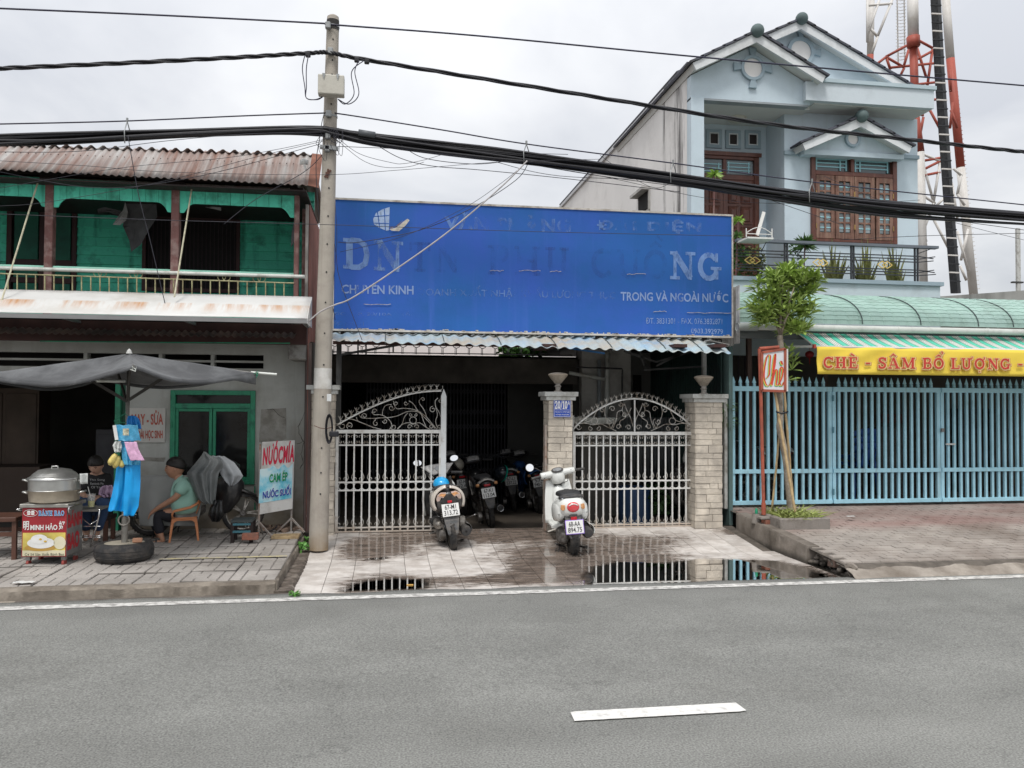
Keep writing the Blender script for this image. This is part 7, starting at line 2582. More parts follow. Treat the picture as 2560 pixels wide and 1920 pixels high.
def helmet(name,c,r_,m,label,rimm=None,rot=0.):
 T = thing(name,label,'helmet',c)
 c = Vector(c)
 mb = MB()
 rings = []
 prof = [(math.sin(a)*1.0,math.cos(a)) for a in [PI/2*1.12*k/9 for k in range(10)]]
 mb.lathe([(max(.001,s_*r_),z_*r_*.92) for s_,z_ in reversed(prof)],(c.x,c.y,c.z+r_*.12),22,sy=1.18)
 mb.obj('shell',m,T,smooth=True)
 MB().lathe([(r_*.985,-.012),(r_*1.02,-.012),(r_*1.025,.004),(r_*1.0,.006)],(c.x,c.y,c.z),22,sy=1.18).obj('rim',rimm or blkm,T,smooth='auto')
 MB().tube([c+Vector((-r_*.9,0,0)),c+Vector((-r_*.6,-.02,-r_*.55)),c+Vector((0,-.03,-r_*.8)),c+Vector((r_*.6,-.02,-r_*.55)),c+Vector((r_*.9,0,0))],.006,5,flat=.3).obj('strap',blkm,T,smooth=True)
 return T
# ---------- scooter A: black and cream, lens-heavy tail, blue helmet
SA_ = thing('motor_scooter','black and cream scooter with muddy tail and plate 67-M1 313.72, on the driveway','scooter',(0,0,0))
wheel(SA_,0,.235,.085)
wheel(SA_,1.06,.235,.075,x=-.0,steer=.18)
shell([(-.16,0,.60,.10,.10),(-.13,0,.60,.24,.20),(-.05,0,.58,.33,.28),(.10,0,.565,.36,.30),(.28,0,.55,.34,.30),(.45,0,.50,.28,.30),(.60,0,.44,.22,.26)],'body',blk,SA_)
# cream side fairings wrapping the tail like a horseshoe
for s_ in (-1,1):
 mb = MB()
 def fn(u,v,s_=s_):
  a = -.5+v*1.95
  R_ = .185+.015*math.sin(v*PI)
  y = -.155+.62*u+.05*abs(math.cos(a))
  hgt = .175*(1-.25*u)
  return (s_*R_*math.cos(a)*(1-.18*u*u)*(.92),y,.585+hgt*math.sin(a)-.10*u*(1 if a < .3 else .4))
 mb.grid(fn,8,14,.014)
 mb.obj('side_fairing',cream_p,SA_,smooth=True)
 def fn2(u,v,s_=s_):
  a = -.5+v*1.95
  return (s_*(.158+.026*u)*math.cos(a),-.172+.02*u+.05*abs(math.cos(a)),.585+(.150+.026*u)*math.sin(a))
 MB().grid(fn2,3,14,.012).obj('tail_band',cream_p,SA_,smooth=True)
 # clear tail lens
 P = [(s_*.025,-.168,.688),(s_*.085,-.165,.693),(s_*.125,-.155,.668),(s_*.142,-.15,.62),(s_*.135,-.15,.595),(s_*.105,-.158,.60),(s_*.085,-.165,.635),(s_*.05,-.17,.625)]
 MB().prism(P,(0,.05,0)).obj('tail_lens',lensc,SA_,bevel=.006,seg=2)
 P = [(s_*.030,-.172,.672),(s_*.085,-.168,.682),(s_*.115,-.159,.655),(s_*.085,-.168,.655),(s_*.055,-.173,.642)]
 MB().prism(P,(0,.006,0)).obj('amber_lens',lensa,SA_)
MB().prism([(-.135,-.150,.52),(-.14,-.152,.60),(-.10,-.162,.598),(-.03,-.176,.672),(.03,-.176,.672),(.10,-.162,.598),(.14,-.152,.60),(.135,-.150,.52),(.05,-.15,.49),(-.05,-.15,.49)],(0,.06,0)).obj('tail_panel',blkm,SA_,bevel=.006)
MB().cbox((0,-.182,.585),(.05,.012,.026)).obj('reflector',lensr,SA_,bevel=.003)
MB().loft([[Vector((x*w,y,z)) for x in (-1,1)]+[Vector((x*w,y+.02,z)) for x in (1,-1)] for (w,y,z) in ((.095,-.13,.50),(.090,-.16,.45),(.082,-.20,.38),(.07,-.22,.30),(.058,-.225,.235),(.045,-.215,.215))]).obj('rear_mudguard',grym,SA_,bevel=.004)
plate(SA_,(0,-.195,.495),('67-M1','313.72'),back=.25,roll=-.0)
MB().cbox((0,-.165,.555),(.10,.03,.02)).obj('plate_light',blkm,SA_)
# grab rail and seat
MB().tube([(-.13,.22,.70),(-.15,.05,.715),(-.12,-.09,.735),(-.04,-.135,.745),(.04,-.135,.745),(.12,-.09,.735),(.15,.05,.715),(.13,.22,.70)],.013,8).obj('grab_rail',blkm,SA_,smooth=True)
shell([(-.06,0,.70,.16,.04),(.0,0,.712,.24,.07),(.2,0,.70,.26,.08),(.38,0,.67,.24,.08),(.55,0,.66,.19,.07),(.66,0,.655,.12,.05)],'seat',seatm,SA_)
# floor, leg shield, front
MB().box(-.17,.17,.52,.86,.24,.30).obj('footboard',blkm,SA_,bevel=.01)
for s_ in (-1,1):
 MB().grid(lambda u,v,s_=s_: (s_*(.05+.15*v*(1-.25*u)),.84+.10*u+.05*v*(1-u)-.10*u*v,.30+.46*u),8,5,.012).obj('leg_shield',blkm,SA_,smooth=True)
 MB().tube([(s_*.205,.82,.32),(s_*.212,.84,.50),(s_*.185,.87,.66),(s_*.13,.90,.75)],.014,8,flat=.5).obj('shield_edge',white_p,SA_,smooth=True)
shell([(.80,0,.52,.10,.42),(.90,0,.56,.20,.46),(1.02,0,.58,.24,.40),(1.14,0,.60,.18,.30),(1.2,0,.62,.06,.1)],'front_cowl',blk,SA_)
shell([(.92,0,.24+.235*0+.26,.09,.06),(1.06,0,.50,.11,.05),(1.22,0,.43,.09,.05),(1.31,0,.34,.06,.04)],'front_mudguard',blk,SA_)
HBM = Matrix.Translation((0,.90,0)) @ Matrix.Rotation(.16,4,'Z') @ Matrix.Translation((0,-.90,0))
hb_ = shell([(.80,0,.80,.20,.05),(.84,0,.825,.34,.09),(.90,0,.835,.40,.12),(.98,0,.82,.34,.12),(1.06,0,.79,.18,.08)],'handlebar_cover',blk,SA_)
for v in hb_.data.vertices: v.co = HBM @ v.co
MB().grid(lambda u,v: tuple(HBM @ Vector(((v-.5)*(.16+.26*u),.772+.095*u,.800+.11*u+.014*math.sin(v*PI)))),6,8,.006).obj('dashboard',mat('dash_silver',(.40,.39,.38),rough=.25,var=.35,vs=30,bump=0),SA_,smooth=True)
MB().lathe([(.045,0),(.046,.004)],(0,0,0),18).xf(HBM @ Matrix.Translation((0,.812,.868)) @ Matrix.Rotation(.78,4,'X')).obj('speedometer',mat('dash_glass',(.25,.26,.27),rough=.08,var=.3,vs=40,bump=0),SA_,smooth='auto')
for s_ in (-1,1):
 grip(SA_,HBM @ Vector((s_*.17,.86,.80)),HBM @ Vector((s_*.30,.82,.785)))
 mirror(SA_,HBM @ Vector((s_*.15,.88,.84)),HBM @ Vector((s_*.235,.90,.965)),.056,yaw=.16,shape=(1,.70),tilt=-s_*.12)
# engine, muffler, shock, stands
shell([(-.06,-.10,.20,.07,.10),(.02,-.11,.21,.10,.17),(.16,-.10,.20,.11,.18),(.34,-.09,.19,.10,.15),(.42,-.07,.19,.05,.08)],'engine',engm,SA_)
shell([(-.05,-.125,.315,.07,.07),(.0,-.13,.32,.10,.11),(.12,-.13,.32,.10,.12),(.25,-.12,.30,.08,.10)],'air_cleaner',alu,SA_)
mf = MB().lathe([(.028,-.20),(.052,-.198),(.060,-.18),(.062,.10),(.045,.16),(.02,.22)],(0,0,0),20,axis='Y')
mf.xf(Matrix.Translation((.155,.06,.245)) @ Matrix.Rotation(.10,4,'X')).obj('muffler',blkm,SA_,smooth='auto')
MB().lathe([(.012,-.208),(.013,-.199)],(0,0,0),12,axis='Y').xf(Matrix.Translation((.155,.06,.245)) @ Matrix.Rotation(.10,4,'X')).obj('muffler_outlet',blackm,SA_)
MB().grid(lambda u,v: (.155+.072*math.cos(-.4+v*1.7),-.10+.24*u,.245+.072*math.sin(-.4+v*1.7)),4,7,.004).obj('heat_guard',grym,SA_,smooth=True)
MB().cbox((.135,.0,.33),(.07,.10,.11)).obj('engine_cover',alu,SA_,bevel=.01)
shock(SA_,(.085,-.02,.50),(.085,-.02,.26))
shock(SA_,(-.085,-.02,.50),(-.085,-.02,.26))
MB().bar((.19,.12,.335),(.30,.02,.375),.035,.014).obj('foot_peg',chrome,SA_,bevel=.004)
MB().bar((-.14,.05,.245),(-.25,-.01,.235),.025,.012).obj('kick_lever',chrome,SA_,bevel=.003)
halo_stand(SA_,-.07,.25)
MB().tube([(-.05,.28,.05),(.10,.28,.05),(.16,.24,.07)],.011,6).obj('centre_stand',blkm,SA_)
# ---------- scooter B: white retro scooter
SB_ = thing('motor_scooter','glossy white retro scooter with round red tail light, parked beside the middle gate pillar','scooter',(0,0,0))
wheel(SB_,0,.215,.105)
wheel(SB_,1.0,.215,.085,steer=.12)
shell([(-.19,0,.545,.05,.05),(-.175,0,.545,.20,.14),(-.13,0,.54,.29,.21),(-.04,0,.525,.345,.245),(.10,0,.51,.36,.25),(.28,0,.50,.34,.24),(.42,0,.47,.27,.22),(.52,0,.43,.18,.20)],'body',white_p,SB_,n=28)
for s_ in (-1,1):    # swelling side panels
 shell([(-.13,s_*.12,.50,.06,.14),(-.05,s_*.135,.485,.10,.20),(.12,s_*.14,.47,.12,.22),(.30,s_*.125,.46,.10,.19),(.42,s_*.10,.45,.05,.12)],'side_panel',white_p,SB_,n=24)
 P = [(s_*.088,-.190,.575),(s_*.128,-.172,.578),(s_*.135,-.166,.528),(s_*.112,-.180,.512),(s_*.090,-.190,.530)]
 MB().prism(P,(0,.05,0)).obj('turn_signal',lensa,SB_,bevel=.005,seg=2)
 MB().cbox((s_*.155,-.135,.478),(.018,.03,.008)).obj('badge',chrome,SB_)
lt = MB().lathe([(.001,-.019),(.036,-.017),(.060,-.009),(.068,.0),(.068,.03)],(0,0,0),24,axis='Y')
for v in lt.v: v.z *= .82
lt.xf(Matrix.Translation((0,-.187,.548))).obj('tail_light',mat('lens_tail_red',(.62,.06,.07),rough=.15,var=.08,bump=0,coat=.4),SB_,smooth='auto')
MB().tube([(-.05+.1*t/8,-.205,.566+.018*math.sin(PI*t/8)) for t in range(9)],.0065,6).obj('light_trim',white_p,SB_,smooth=True)
shell([(-.10,0,.655,.14,.03),(-.07,0,.665,.23,.06),(.06,0,.672,.255,.085),(.24,0,.655,.25,.085),(.42,0,.63,.20,.07),(.52,0,.62,.11,.05)],'seat',seatm,SB_)
MB().grid(lambda u,v: (-.135+.27*v,-.095+.10*math.sin(v*PI)*-.35+.02*u,.628+.035*u+.01*math.sin(v*PI)),2,14,.012).obj('seat_rim',blkm,SB_,smooth=True)
for s_ in (-1,1): MB().bar((s_*.105,-.125,.632),(s_*.085,-.10,.65),.02,.012).obj('seat_hook',chrome,SB_)
MB().loft([[Vector((x*w,y,z)) for x in (-1,1)]+[Vector((x*w,y+.03,z)) for x in (1,-1)] for (w,y,z) in ((.10,-.13,.455),(.085,-.155,.40),(.078,-.17,.33),(.07,-.19,.25),(.055,-.20,.215),(.035,-.195,.195))]).obj('rear_mudguard',grym,SB_,bevel=.004)
plate(SB_,(0,-.205,.335),('68-AA','894.75'),back=.18,border=mat('plate_violet_frame',(.30,.18,.62),rough=.3,var=.4,vs=12,bump=0))
MB().cbox((0,-.178,.425),(.065,.03,.035)).obj('reflector',lensr,SB_,bevel=.004)
MB().cbox((0,-.165,.455),(.08,.04,.02)).obj('plate_light',blkm,SB_)
MB().box(-.16,.16,.50,.80,.215,.265).obj('footboard',white_p,SB_,bevel=.012)
MB().box(-.045,.045,.515,.78,.266,.272).obj('floor_mat',blkm,SB_)
for s_ in (-1,1):
 MB().grid(lambda u,v,s_=s_: (s_*(.045+.145*v*(1-.35*u*u)),.76+.12*u+.04*math.sin(v*PI/2)*(1-u)-.03*v,.25+.50*u),10,6,.02).obj('leg_shield',white_p,SB_,smooth=True)
MB().bar((0,.765,.26),(0,.868,.74),.085,.03).obj('centre_strip',blkm,SB_)
MB().cbox((.092,.822,.585),(.07,.03,.10)).xf(Matrix.Identity(4)).obj('glove_box',grym,SB_,bevel=.01)
MB().lathe([(.016,-.008),(.016,.0)],(.078,.805,.60),12,axis='Y').obj('key_switch',blkm,SB_)
MB().cbox((.125,.822,.52),(.09,.02,.008)).obj('slot',blackm,SB_)
shell([(.80,0,.46,.16,.40),(.90,0,.50,.20,.44),(1.0,0,.50,.16,.34),(1.08,0,.52,.06,.12)],'front_cowl',white_p,SB_)
shell([(.84,0,.42,.11,.08),(1.0,0,.45,.15,.07),(1.14,0,.38,.12,.07),(1.22,0,.30,.06,.04)],'front_mudguard',white_p,SB_)
HBM = Matrix.Translation((0,.86,0)) @ Matrix.Rotation(.10,4,'Z') @ Matrix.Rotation(-.10,4,'Y') @ Matrix.Translation((0,-.86,0))
HBM = Matrix.Translation((0,.86,.8)) @ Matrix.Rotation(.10,4,'Z') @ Matrix.Rotation(-.11,4,'Y') @ Matrix.Translation((0,-.86,-.8))
def shx(rings,name,m,n=22):
 o = shell(rings,name,m,SB_,n=n)
 for v in o.data.vertices: v.co = HBM @ v.co
 return o
shx([(.775,0,.77,.06,.10),(.80,0,.785,.15,.16),(.86,0,.79,.19,.20),(.93,0,.78,.17,.18),(.99,0,.77,.08,.08)],'headstock_cover',white_p)
q = MB().loft([[HBM @ Vector((x,.85+.045*math.cos(a)*k-abs(x)*.1,.83+.042*k*math.sin(a)+.0*x)) for a in [2*PI*i/12 for i in range(12)]] for x,k in ((-.215,.75),(-.205,1.0),(-.14,1.0),(-.08,1.05),(0,1.2),(.08,1.05),(.14,1.0),(.205,1.0),(.215,.75))])
q.obj('handlebar_cover',white_p,SB_,smooth=True)
MB().lathe([(.072,0),(.076,.006),(.07,.012),(.06,.010)],(0,0,0),22,sy=.62).xf(HBM @ Matrix.Translation((0,.815,.868)) @ Matrix.Rotation(.55,4,'X')).obj('dashboard',blkm,SB_,smooth='auto')
MB().lathe([(.055,.011),(.055,.013)],(0,0,0),22,sy=.6).xf(HBM @ Matrix.Translation((0,.815,.868)) @ Matrix.Rotation(.55,4,'X')).obj('speedometer',mat('dash_glass',()),SB_)
for s_ in (-1,1):
 a = HBM @ Vector((s_*.21,.83,.83)); b = HBM @ Vector((s_*.335,.80,.825))
 grip(SB_,a,b)
 for k,(dx_,dz_) in enumerate(((-.165,.012),(-.188,-.01),(-.175,-.028))):
  MB().cbox(HBM @ Vector((s_*abs(dx_),.798,.83+dz_)),(.014,.012,.010)).obj('switch',blkm,SB_)
mirror(SB_,HBM @ Vector((-.155,.86,.86)),HBM @ Vector((-.32,.87,.955)),.052,yaw=.1,shape=(1,.95))
MB().tube([HBM @ Vector((.12,.80,.80)),HBM @ Vector((.10,.79,.72)),HBM @ Vector((.02,.80,.70))],.005,6).obj('cable',blkm,SB_,smooth=True)
shell([(-.05,-.085,.20,.06,.10),(.03,-.10,.20,.12,.18),(.18,-.095,.20,.13,.19),(.34,-.08,.19,.10,.14),(.40,-.07,.19,.05,.08)],'engine',engm,SB_)
MB().lathe([(.07,-.02),(.075,-.01),(.075,.03),(.06,.05)],(-.13,.08,.20),18,axis='X').obj('engine_cover',alu,SB_,smooth='auto')
mf = MB().lathe([(.022,-.17),(.045,-.168),(.062,-.14),(.066,.10),(.045,.15)],(0,0,0),20,axis='Y')
mf.xf(Matrix.Translation((.155,.02,.265)) @ Matrix.Rotation(.12,4,'X')).obj('muffler',blkm,SB_,smooth='auto')
MB().grid(lambda u,v: (.155+.078*math.cos(-.5+v*1.8),-.13+.26*u,.27+.085*math.sin(-.5+v*1.8)),4,8,.004).obj('heat_guard',white_p,SB_,smooth=True)
shock(SB_,(-.085,-.02,.46),(-.085,-.02,.24))
MB().bar((-.17,.05,.29),(-.27,-.01,.275),.024,.012).obj('kick_lever',mat('pale_lever',(.5,.47,.42),rough=.5),SB_,bevel=.003)
MB().tube([(-.05,.26,.05),(-.15,.10,.10),(-.19,.05,.13)],.012,8).obj('centre_stand',blkm,SB_,smooth=True)
MB().tube([(.05,.22,.06),(.13,.10,.055),(.17,.06,.06)],.012,8).obj('centre_stand',blkm,SB_,smooth=True)
MB().tube([(-.12,.12,.10),(-.17,.06,.02),(-.21,.04,.005),(-.17,.12,.06)],.006,6).obj('side_stand',blkm,SB_,smooth=True)
def place(T,px,z,yaw,lean,Y=None):
 p = gr(*px,z) if Y is None else Vector((at(px[0],px[1],Y).x,Y,z))
 T.location = p
 T.rotation_mode = 'XYZ'
 M_ = Matrix.Rotation(yaw,4,'Z') @ Matrix.Rotation(lean,4,'Y')
 T.rotation_euler = M_.to_euler()
 return p,M_
pA,MA = place(SA_,(1133,1378),-.022,math.radians(2.5),math.radians(-6.5))
pB,MB_m = place(SB_,(1434,1386),-.022,math.radians(-3.5),math.radians(-4))
hp = pA + MA @ Vector((-.005,.50,.70))
hA = helmet('helmet',(0,0,0),.098,mat('helmet_blue',(.02,.36,.72),rough=.25,var=.03,bump=0,coat=.5),'bright blue helmet resting on the seat of the black and cream scooter')
hA.location = hp
hA.rotation_euler = (.12,-.08,.1)
# ---------- underbones in the yard
def underbone(label,accent,lines,light=lensr,wire=False,rack=False,pl=True,fair=True,group='motorbikes parked in the yard behind the gates'):
 T = thing('motorbike',label,'motorbike',(0,0,0),group)
 wheel(T,0,.27,.08,wire=wire)
 wheel(T,1.15,.27,.07,wire=wire,steer=.15)
 shell([(-.20,0,.66,.06,.05),(-.17,0,.66,.17,.10),(-.08,0,.65,.22,.14),(.12,0,.63,.22,.18),(.35,0,.58,.22,.22),(.55,0,.50,.18,.20)],'body',blk,T)
 shell([(-.12,0,.725,.12,.03),(-.06,0,.735,.20,.06),(.2,0,.73,.23,.08),(.42,0,.70,.20,.07),(.6,0,.70,.12,.05)],'seat',seatm,T)
 MB().cbox((0,-.205,.645),(.09,.02,.03)).obj('tail_light',light,T,bevel=.005)
 MB().grid(lambda u,v: (-.115+.23*v,-.19-.02*math.sin(v*PI)+.05*u,.665+.05*math.sin(v*PI)+.02*u),2,10,.014).obj('tail_trim',accent,T,smooth=True)
 for s_ in (-1,1):
  MB().ball((s_*.13,-.19,.66),(.028,.022,.024),10,7).obj('turn_signal',lensa,T,smooth=True)
  MB().grid(lambda u,v,s_=s_: (s_*(.115+.03*math.sin(v*PI)),.05+.5*u,.50+.20*v-.12*u*(1-v)+.05*u),5,4,.008).obj('side_fairing',blk if fair else accent,T,smooth=True)
  MB().bar((s_*.145,.42,.46),(s_*.15,.50,.66),.012,.035).obj('stripe',accent,T)
 MB().loft([[Vector((x*w,y,z)) for x in (-1,1)]+[Vector((x*w,y+.02,z)) for x in (1,-1)] for (w,y,z) in ((.085,-.19,.62),(.08,-.23,.54),(.07,-.27,.45),(.05,-.29,.37),(.035,-.29,.33))]).obj('rear_mudguard',grym,T,bevel=.004)
 if pl: plate(T,(0,-.255,.545),lines,back=.3)
 shell([(.80,0,.48,.12,.50),(.92,0,.52,.26,.55),(1.0,0,.55,.30,.50),(1.1,0,.60,.22,.35),(1.16,0,.62,.08,.1)],'front_cowl',blk if not rack else accent,T)
 shell([(.96,0,.55,.09,.06),(1.15,0,.57,.12,.05),(1.32,0,.49,.09,.05)],'front_mudguard',blk,T)
 shell([(.84,0,.90,.18,.05),(.88,0,.92,.30,.09),(.95,0,.92,.34,.12),(1.03,0,.90,.24,.12),(1.1,0,.88,.1,.06)],'handlebar_cover',blk,T)
 MB().grid(lambda u,v: (-.09+.18*v,.835+.06*u,.915+.06*u+.01*math.sin(v*PI)),3,8,.006).obj('dashboard',mat('dash_silver',()),T,smooth=True)
 for s_ in (-1,1):
  grip(T,(s_*.16,.90,.90),(s_*.30,.86,.885))
 shell([(.25,0,.28,.12,.12),(.40,0,.28,.20,.20),(.58,0,.30,.16,.18),(.68,0,.34,.08,.10)],'engine',engm,T)
 mf = MB().lathe([(.018,-.24),(.042,-.238),(.05,-.20),(.05,.14),(.03,.3)],(0,0,0),16,axis='Y')
 mf.xf(Matrix.Translation((.15,.1,.27)) @ Matrix.Rotation(-.08,4,'X')).obj('muffler',blkm,T,smooth='auto')
 MB().lathe([(.045,-.245),(.046,-.235),(.030,-.236),(.026,-.246)],(0,0,0),18,axis='Y',cap=False).xf(Matrix.Translation((.15,.1,.27)) @ Matrix.Rotation(-.08,4,'X')).obj('muffler_ring',chrome,T,smooth='auto')
 MB().lathe([(.06,-.02),(.065,.01),(.055,.04)],(-.14,.02,.20),18,axis='X').obj('chain_cover',alu,T,smooth='auto')
 for s_ in (-1,1): shock(T,(s_*.095,-.02,.56),(s_*.095,-.02,.28))
 halo_stand(T,-.08,.35)
 if rack:
  MB().tube([(-.1,-.2,.78),(-.1,.1,.78),(.1,.1,.78),(.1,-.2,.78),(-.1,-.2,.78)],.008,6).obj('luggage_rack',chrome,T)
 return T
FZ = -.12
silver_p = mat('bike_silver',(.45,.43,.40),rough=.35,metal=.3,var=.1,bump=0)
UC = underbone('black motorbike with silver tail trim and white plate 67-K1 113.04, in the yard',silver_p,('67-K1','113.04'))
place(UC,(1229,1310),FZ,math.radians(2),math.radians(-9),11.35)
for s_ in (-1,1):
 pass
UE = underbone('black motorbike behind and right of the silver-tailed one, plate ending 37.22',white_p,('67-L1','537.22'))
place(UE,(1286,1280),FZ,math.radians(-6),math.radians(-7),13.0)
UD = underbone('dark motorbike in the yard half hidden behind the black and cream scooter',blkm,('67-H2','12.61'),light=lensr)
place(UD,(1160,1285),FZ,math.radians(4),math.radians(-6),12.6)
UF = underbone('old blue motorbike with red tail light and plate 57 940-25, beside the rusty gate post',mat('bike_blue',(.03,.10,.28),rough=.4,var=.1,bump=0),('57-','940-25'),wire=True,rack=True,fair=False)
place(UF,(1347,1280),FZ,math.radians(4),math.radians(-7),12.7)
hE = helmet('helmet',(0,0,0),.13,mat('helmet_dark',(.012,.016,.022),rough=.2,var=.1,bump=0,coat=.5),'dark blue helmet with a green edge hanging on the second yard motorbike',mat('helmet_green',(.0,.30,.22),rough=.35,var=.05,bump=0))
hE.location = at(1256,1183,12.2)
hE.rotation_euler = (0,-1.35,.3)
hG = helmet('helmet',(0,0,0),.10,mat('helmet_beige',(.35,.33,.28),rough=.35,var=.05,bump=0,coat=.3),'beige helmet hanging on the handlebar of the hidden motorbike behind the cream scooter')
hG.location = at(1143,1162,12.2)
hG.rotation_euler = (.2,.9,0)
for (px,lab,Yb,yaw) in (((1868,1240),'white-fronted motorbike parked inside behind the left part of the blue fence',10.75,1.9),((1940,1236),'second dark motorbike parked behind the blue fence, right of the white-fronted one',11.3,1.75)):
 U_ = underbone(lab,white_p,('',''),pl=False,rack=lab.startswith('white'),group='motorbikes parked behind the blue fence')
 place(U_,px,.29,yaw,math.radians(-5),Yb)
# ---------- covered motorbike on the left pavement (front wheel to the right)
UH = underbone('black motorbike under a grey rain sheet beside the green window',blk,('',''),pl=False,group='')
wy = 9.62
UH.location = (at(606,1285,wy).x-.99,wy,.15)
UH.rotation_euler = (0,0,-PI/2+.06)
UH.scale = (.86,.86,.86)
tarp = mat('rain_sheet_grey',(.155,.165,.165),rough=.55,var=.12,vs=3,bump=.35,bs=18,dirt=(.10,.11,.11),da=.5,ds=4,spec=.4)
tarp.use_backface_culling = False
def drape(rows,Y,depth,nf,seed,name='sheet',thick=.004,amp=.03):
 """cloth through photo rows [(y, xl, xr)], folded in depth"""
 def fn(u,v):
  t = u*(len(rows)-1)
  i = min(len(rows)-2,int(t)); f = t-i
  y = rows[i][0]*(1-f)+rows[i+1][0]*f
  a = rows[i][1]*(1-f)+rows[i+1][1]*f
  b = rows[i][2]*(1-f)+rows[i+1][2]*f
  d = Y(u,v) if callable(Y) else Y
  d += amp*math.sin(v*nf*2*PI+seed+u*1.3)*(.25+.75*u)+amp*.6*nz(v*3+seed,u*3)
  return at(a+(b-a)*v,y+3*nz(v*4+seed,u*2),d)
 return MB().grid(fn,26,40,thick)
RS = tag(drape([(1130,509,514),(1140,503,529),(1149,496,556),(1160,487,562),(1175,473,552),(1183,466,547),(1200,472,544),(1225,484,541),(1252,497,538),(1260,512,536)],lambda u,v: 9.26+.10*(1-u)-.12*math.sin(v*PI),.05,3.2,1).obj('rain_sheet',tarp,smooth=True),'large grey plastic rain sheet draped over the black motorbike by the window','rain sheet')
RS2 = tag(drape([(1140,528,560),(1156,536,585),(1176,546,600),(1190,554,608),(1204,564,596),(1214,574,582)],lambda u,v: 9.36-.05*math.sin(v*PI),.04,1.7,4,amp=.022).obj('rain_sheet',mat('rain_sheet_pale',(.25,.265,.28),rough=.5,var=.12,vs=4,bump=.3,bs=20,spec=.4),smooth=True),'smaller pale grey sheet over the front of the covered motorbike','rain sheet')
gb = mat('black_bag',(.012,.012,.013),rough=.3,var=.2,vs=9,bump=.9,bs=16)
tag(drape([(1250,535,556),(1270,524,558),(1290,520,560),(1305,530,548)],lambda u,v: 9.25-.08*math.sin(v*PI)*math.sin(u*PI),.03,2.5,2,amp=.02).obj('black_bag',gb,smooth=True),'glossy black plastic bag hanging under the covered motorbike','bag')
tag(drape([(1188,345,500),(1200,345,505),(1240,345,505),(1285,345,500),(1315,350,490)],lambda u,v: 9.42-.06*u,.05,2.2,7,amp=.04).obj('wall_tarp',mat('tarp_grey2',(.24,.245,.235),rough=.7,var=.12,vs=2,bump=.3,bs=14),smooth=True),'grey tarpaulin hung along the wall base behind the seated man','tarpaulin')
# ================================================================== UTILITY POLE AND WIRES
PYL = 9.15
polem = mat('pole_concrete',(.40,.365,.315),rough=.9,var=.08,vs=3,bump=.5,bs=60,dirt=(.30,.27,.235),da=.5,ds=3,streak=(.27,.24,.20),sa=.4,ss=14,sz=.4,zdirt=((.24,.17,.10),-.02,.30))
UP = thing('utility_pole','tall round concrete utility pole with junction box between the green house and the billboard','pole',(gr(796,1374,-.02).x,9.18,-.02))
cs = [(796,1374,23.5),(801,1180,22),(809.5,850,20.5),(820,500,17.8),(826,280,16.3),(832.5,50,15),(832.5,43,14),(832.5,38,10)]
pts = []; rs = []
for x,y,w in cs:
 p = at(x,y,PYL); pts.append(p); rs.append(w/F*PYL)
def pole_at(y):
 for (a,ya_,wa),(b,yb,wb) in zip(cs,cs[1:]):
  if yb <= y <= ya_:
   f = (ya_-y)/(ya_-yb)
   return a+(b-a)*f,(wa+(wb-wa)*f)
 return 832,15
N_ = []; R_ = []
for k in range(60):
 y = 1374-(1374-52)*k/59
 x,w = pole_at(y)
 N_.append(at(x,y,PYL)); R_.append(w/F*PYL*(1+.012*nz(k*.9)))
N_ += [at(832.5,43,PYL),at(832.5,39,PYL)]; R_ += [14/F*PYL,9/F*PYL]
MB().tube(N_,R_,20).obj('shaft',polem,UP,smooth='auto')
for y in (98,150,186,218,260,470,540,610,680,756,833,912,992,1120,1182,1235):
 x,w = pole_at(y)
 p = at(x+1.5,y,PYL-w/F*PYL)
 MB().lathe([(.009,-.004),(.009,.004)],p,10,axis='Y').obj('bolt_hole',mat('hole',(.01,.01,.01),bump=0),UP)
x,w = pole_at(946)
def band(y0,y1,m,name,extra=.0015,n=24,arc_=(0,1)):
 x0,w0 = pole_at(y0); x1,w1 = pole_at(y1)
 a,b = at(x0,y0,PYL),at(x1,y1,PYL)
 return MB().tube([a,b],[w0/F*PYL+extra,w1/F*PYL+extra],24,cap=False).obj(name,m,UP,smooth=True)
band(921,972,mat('pole_whitewash',(.60,.59,.56),rough=.9,var=.10,vs=7,dirt=(.46,.44,.40),da=.5,ds=9),'white_band',.0012)
band(52,78,mat('pole_soot',(.05,.048,.045),rough=.9,var=.4,vs=12),'dark_cap',.001)
galv = mat('galvanised',(.30,.31,.31),rough=.5,metal=.5,var=.2,vs=12)
for y in (66,368,290,232): band(y,y+4,galv,'steel_band',.006)
q = at(829,219,PYL-.15)
hx,hz = 31/F*PYL,24/F*PYL
MB().box(q.x-hx,q.x+hx,q.y-.10,q.y+.02,q.z-hz,q.z+hz).obj('junction_box',mat('box_grey',(.50,.48,.42),rough=.5,var=.06,vs=4,dirt=(.38,.36,.31),da=.4,ds=4),UP,bevel=.012,seg=2)
for s_ in (-.55,.5):
 MB().prism([(q.x+hx*s_-.018,q.y-.105,q.z+hz+.004),(q.x+hx*s_+.018,q.y-.105,q.z+hz+.004),(q.x+hx*s_,q.y-.105,q.z+hz-.065)],(0,-.004,0)).obj('strap',galv,UP)
for (a,b) in ((820,64),(826,128),(822,285),(820,340),(818,372)):
 p = at(a,b,PYL-.09)
 MB().cbox(p,(.06,.06,.075)).obj('clamp',galv,UP,bevel=.01)
MB().bar(at(800,367,9.05),at(846,372,9.05),.04,.04).obj('clamp_arm',galv,UP)
p = at(819,434,PYL-.08)
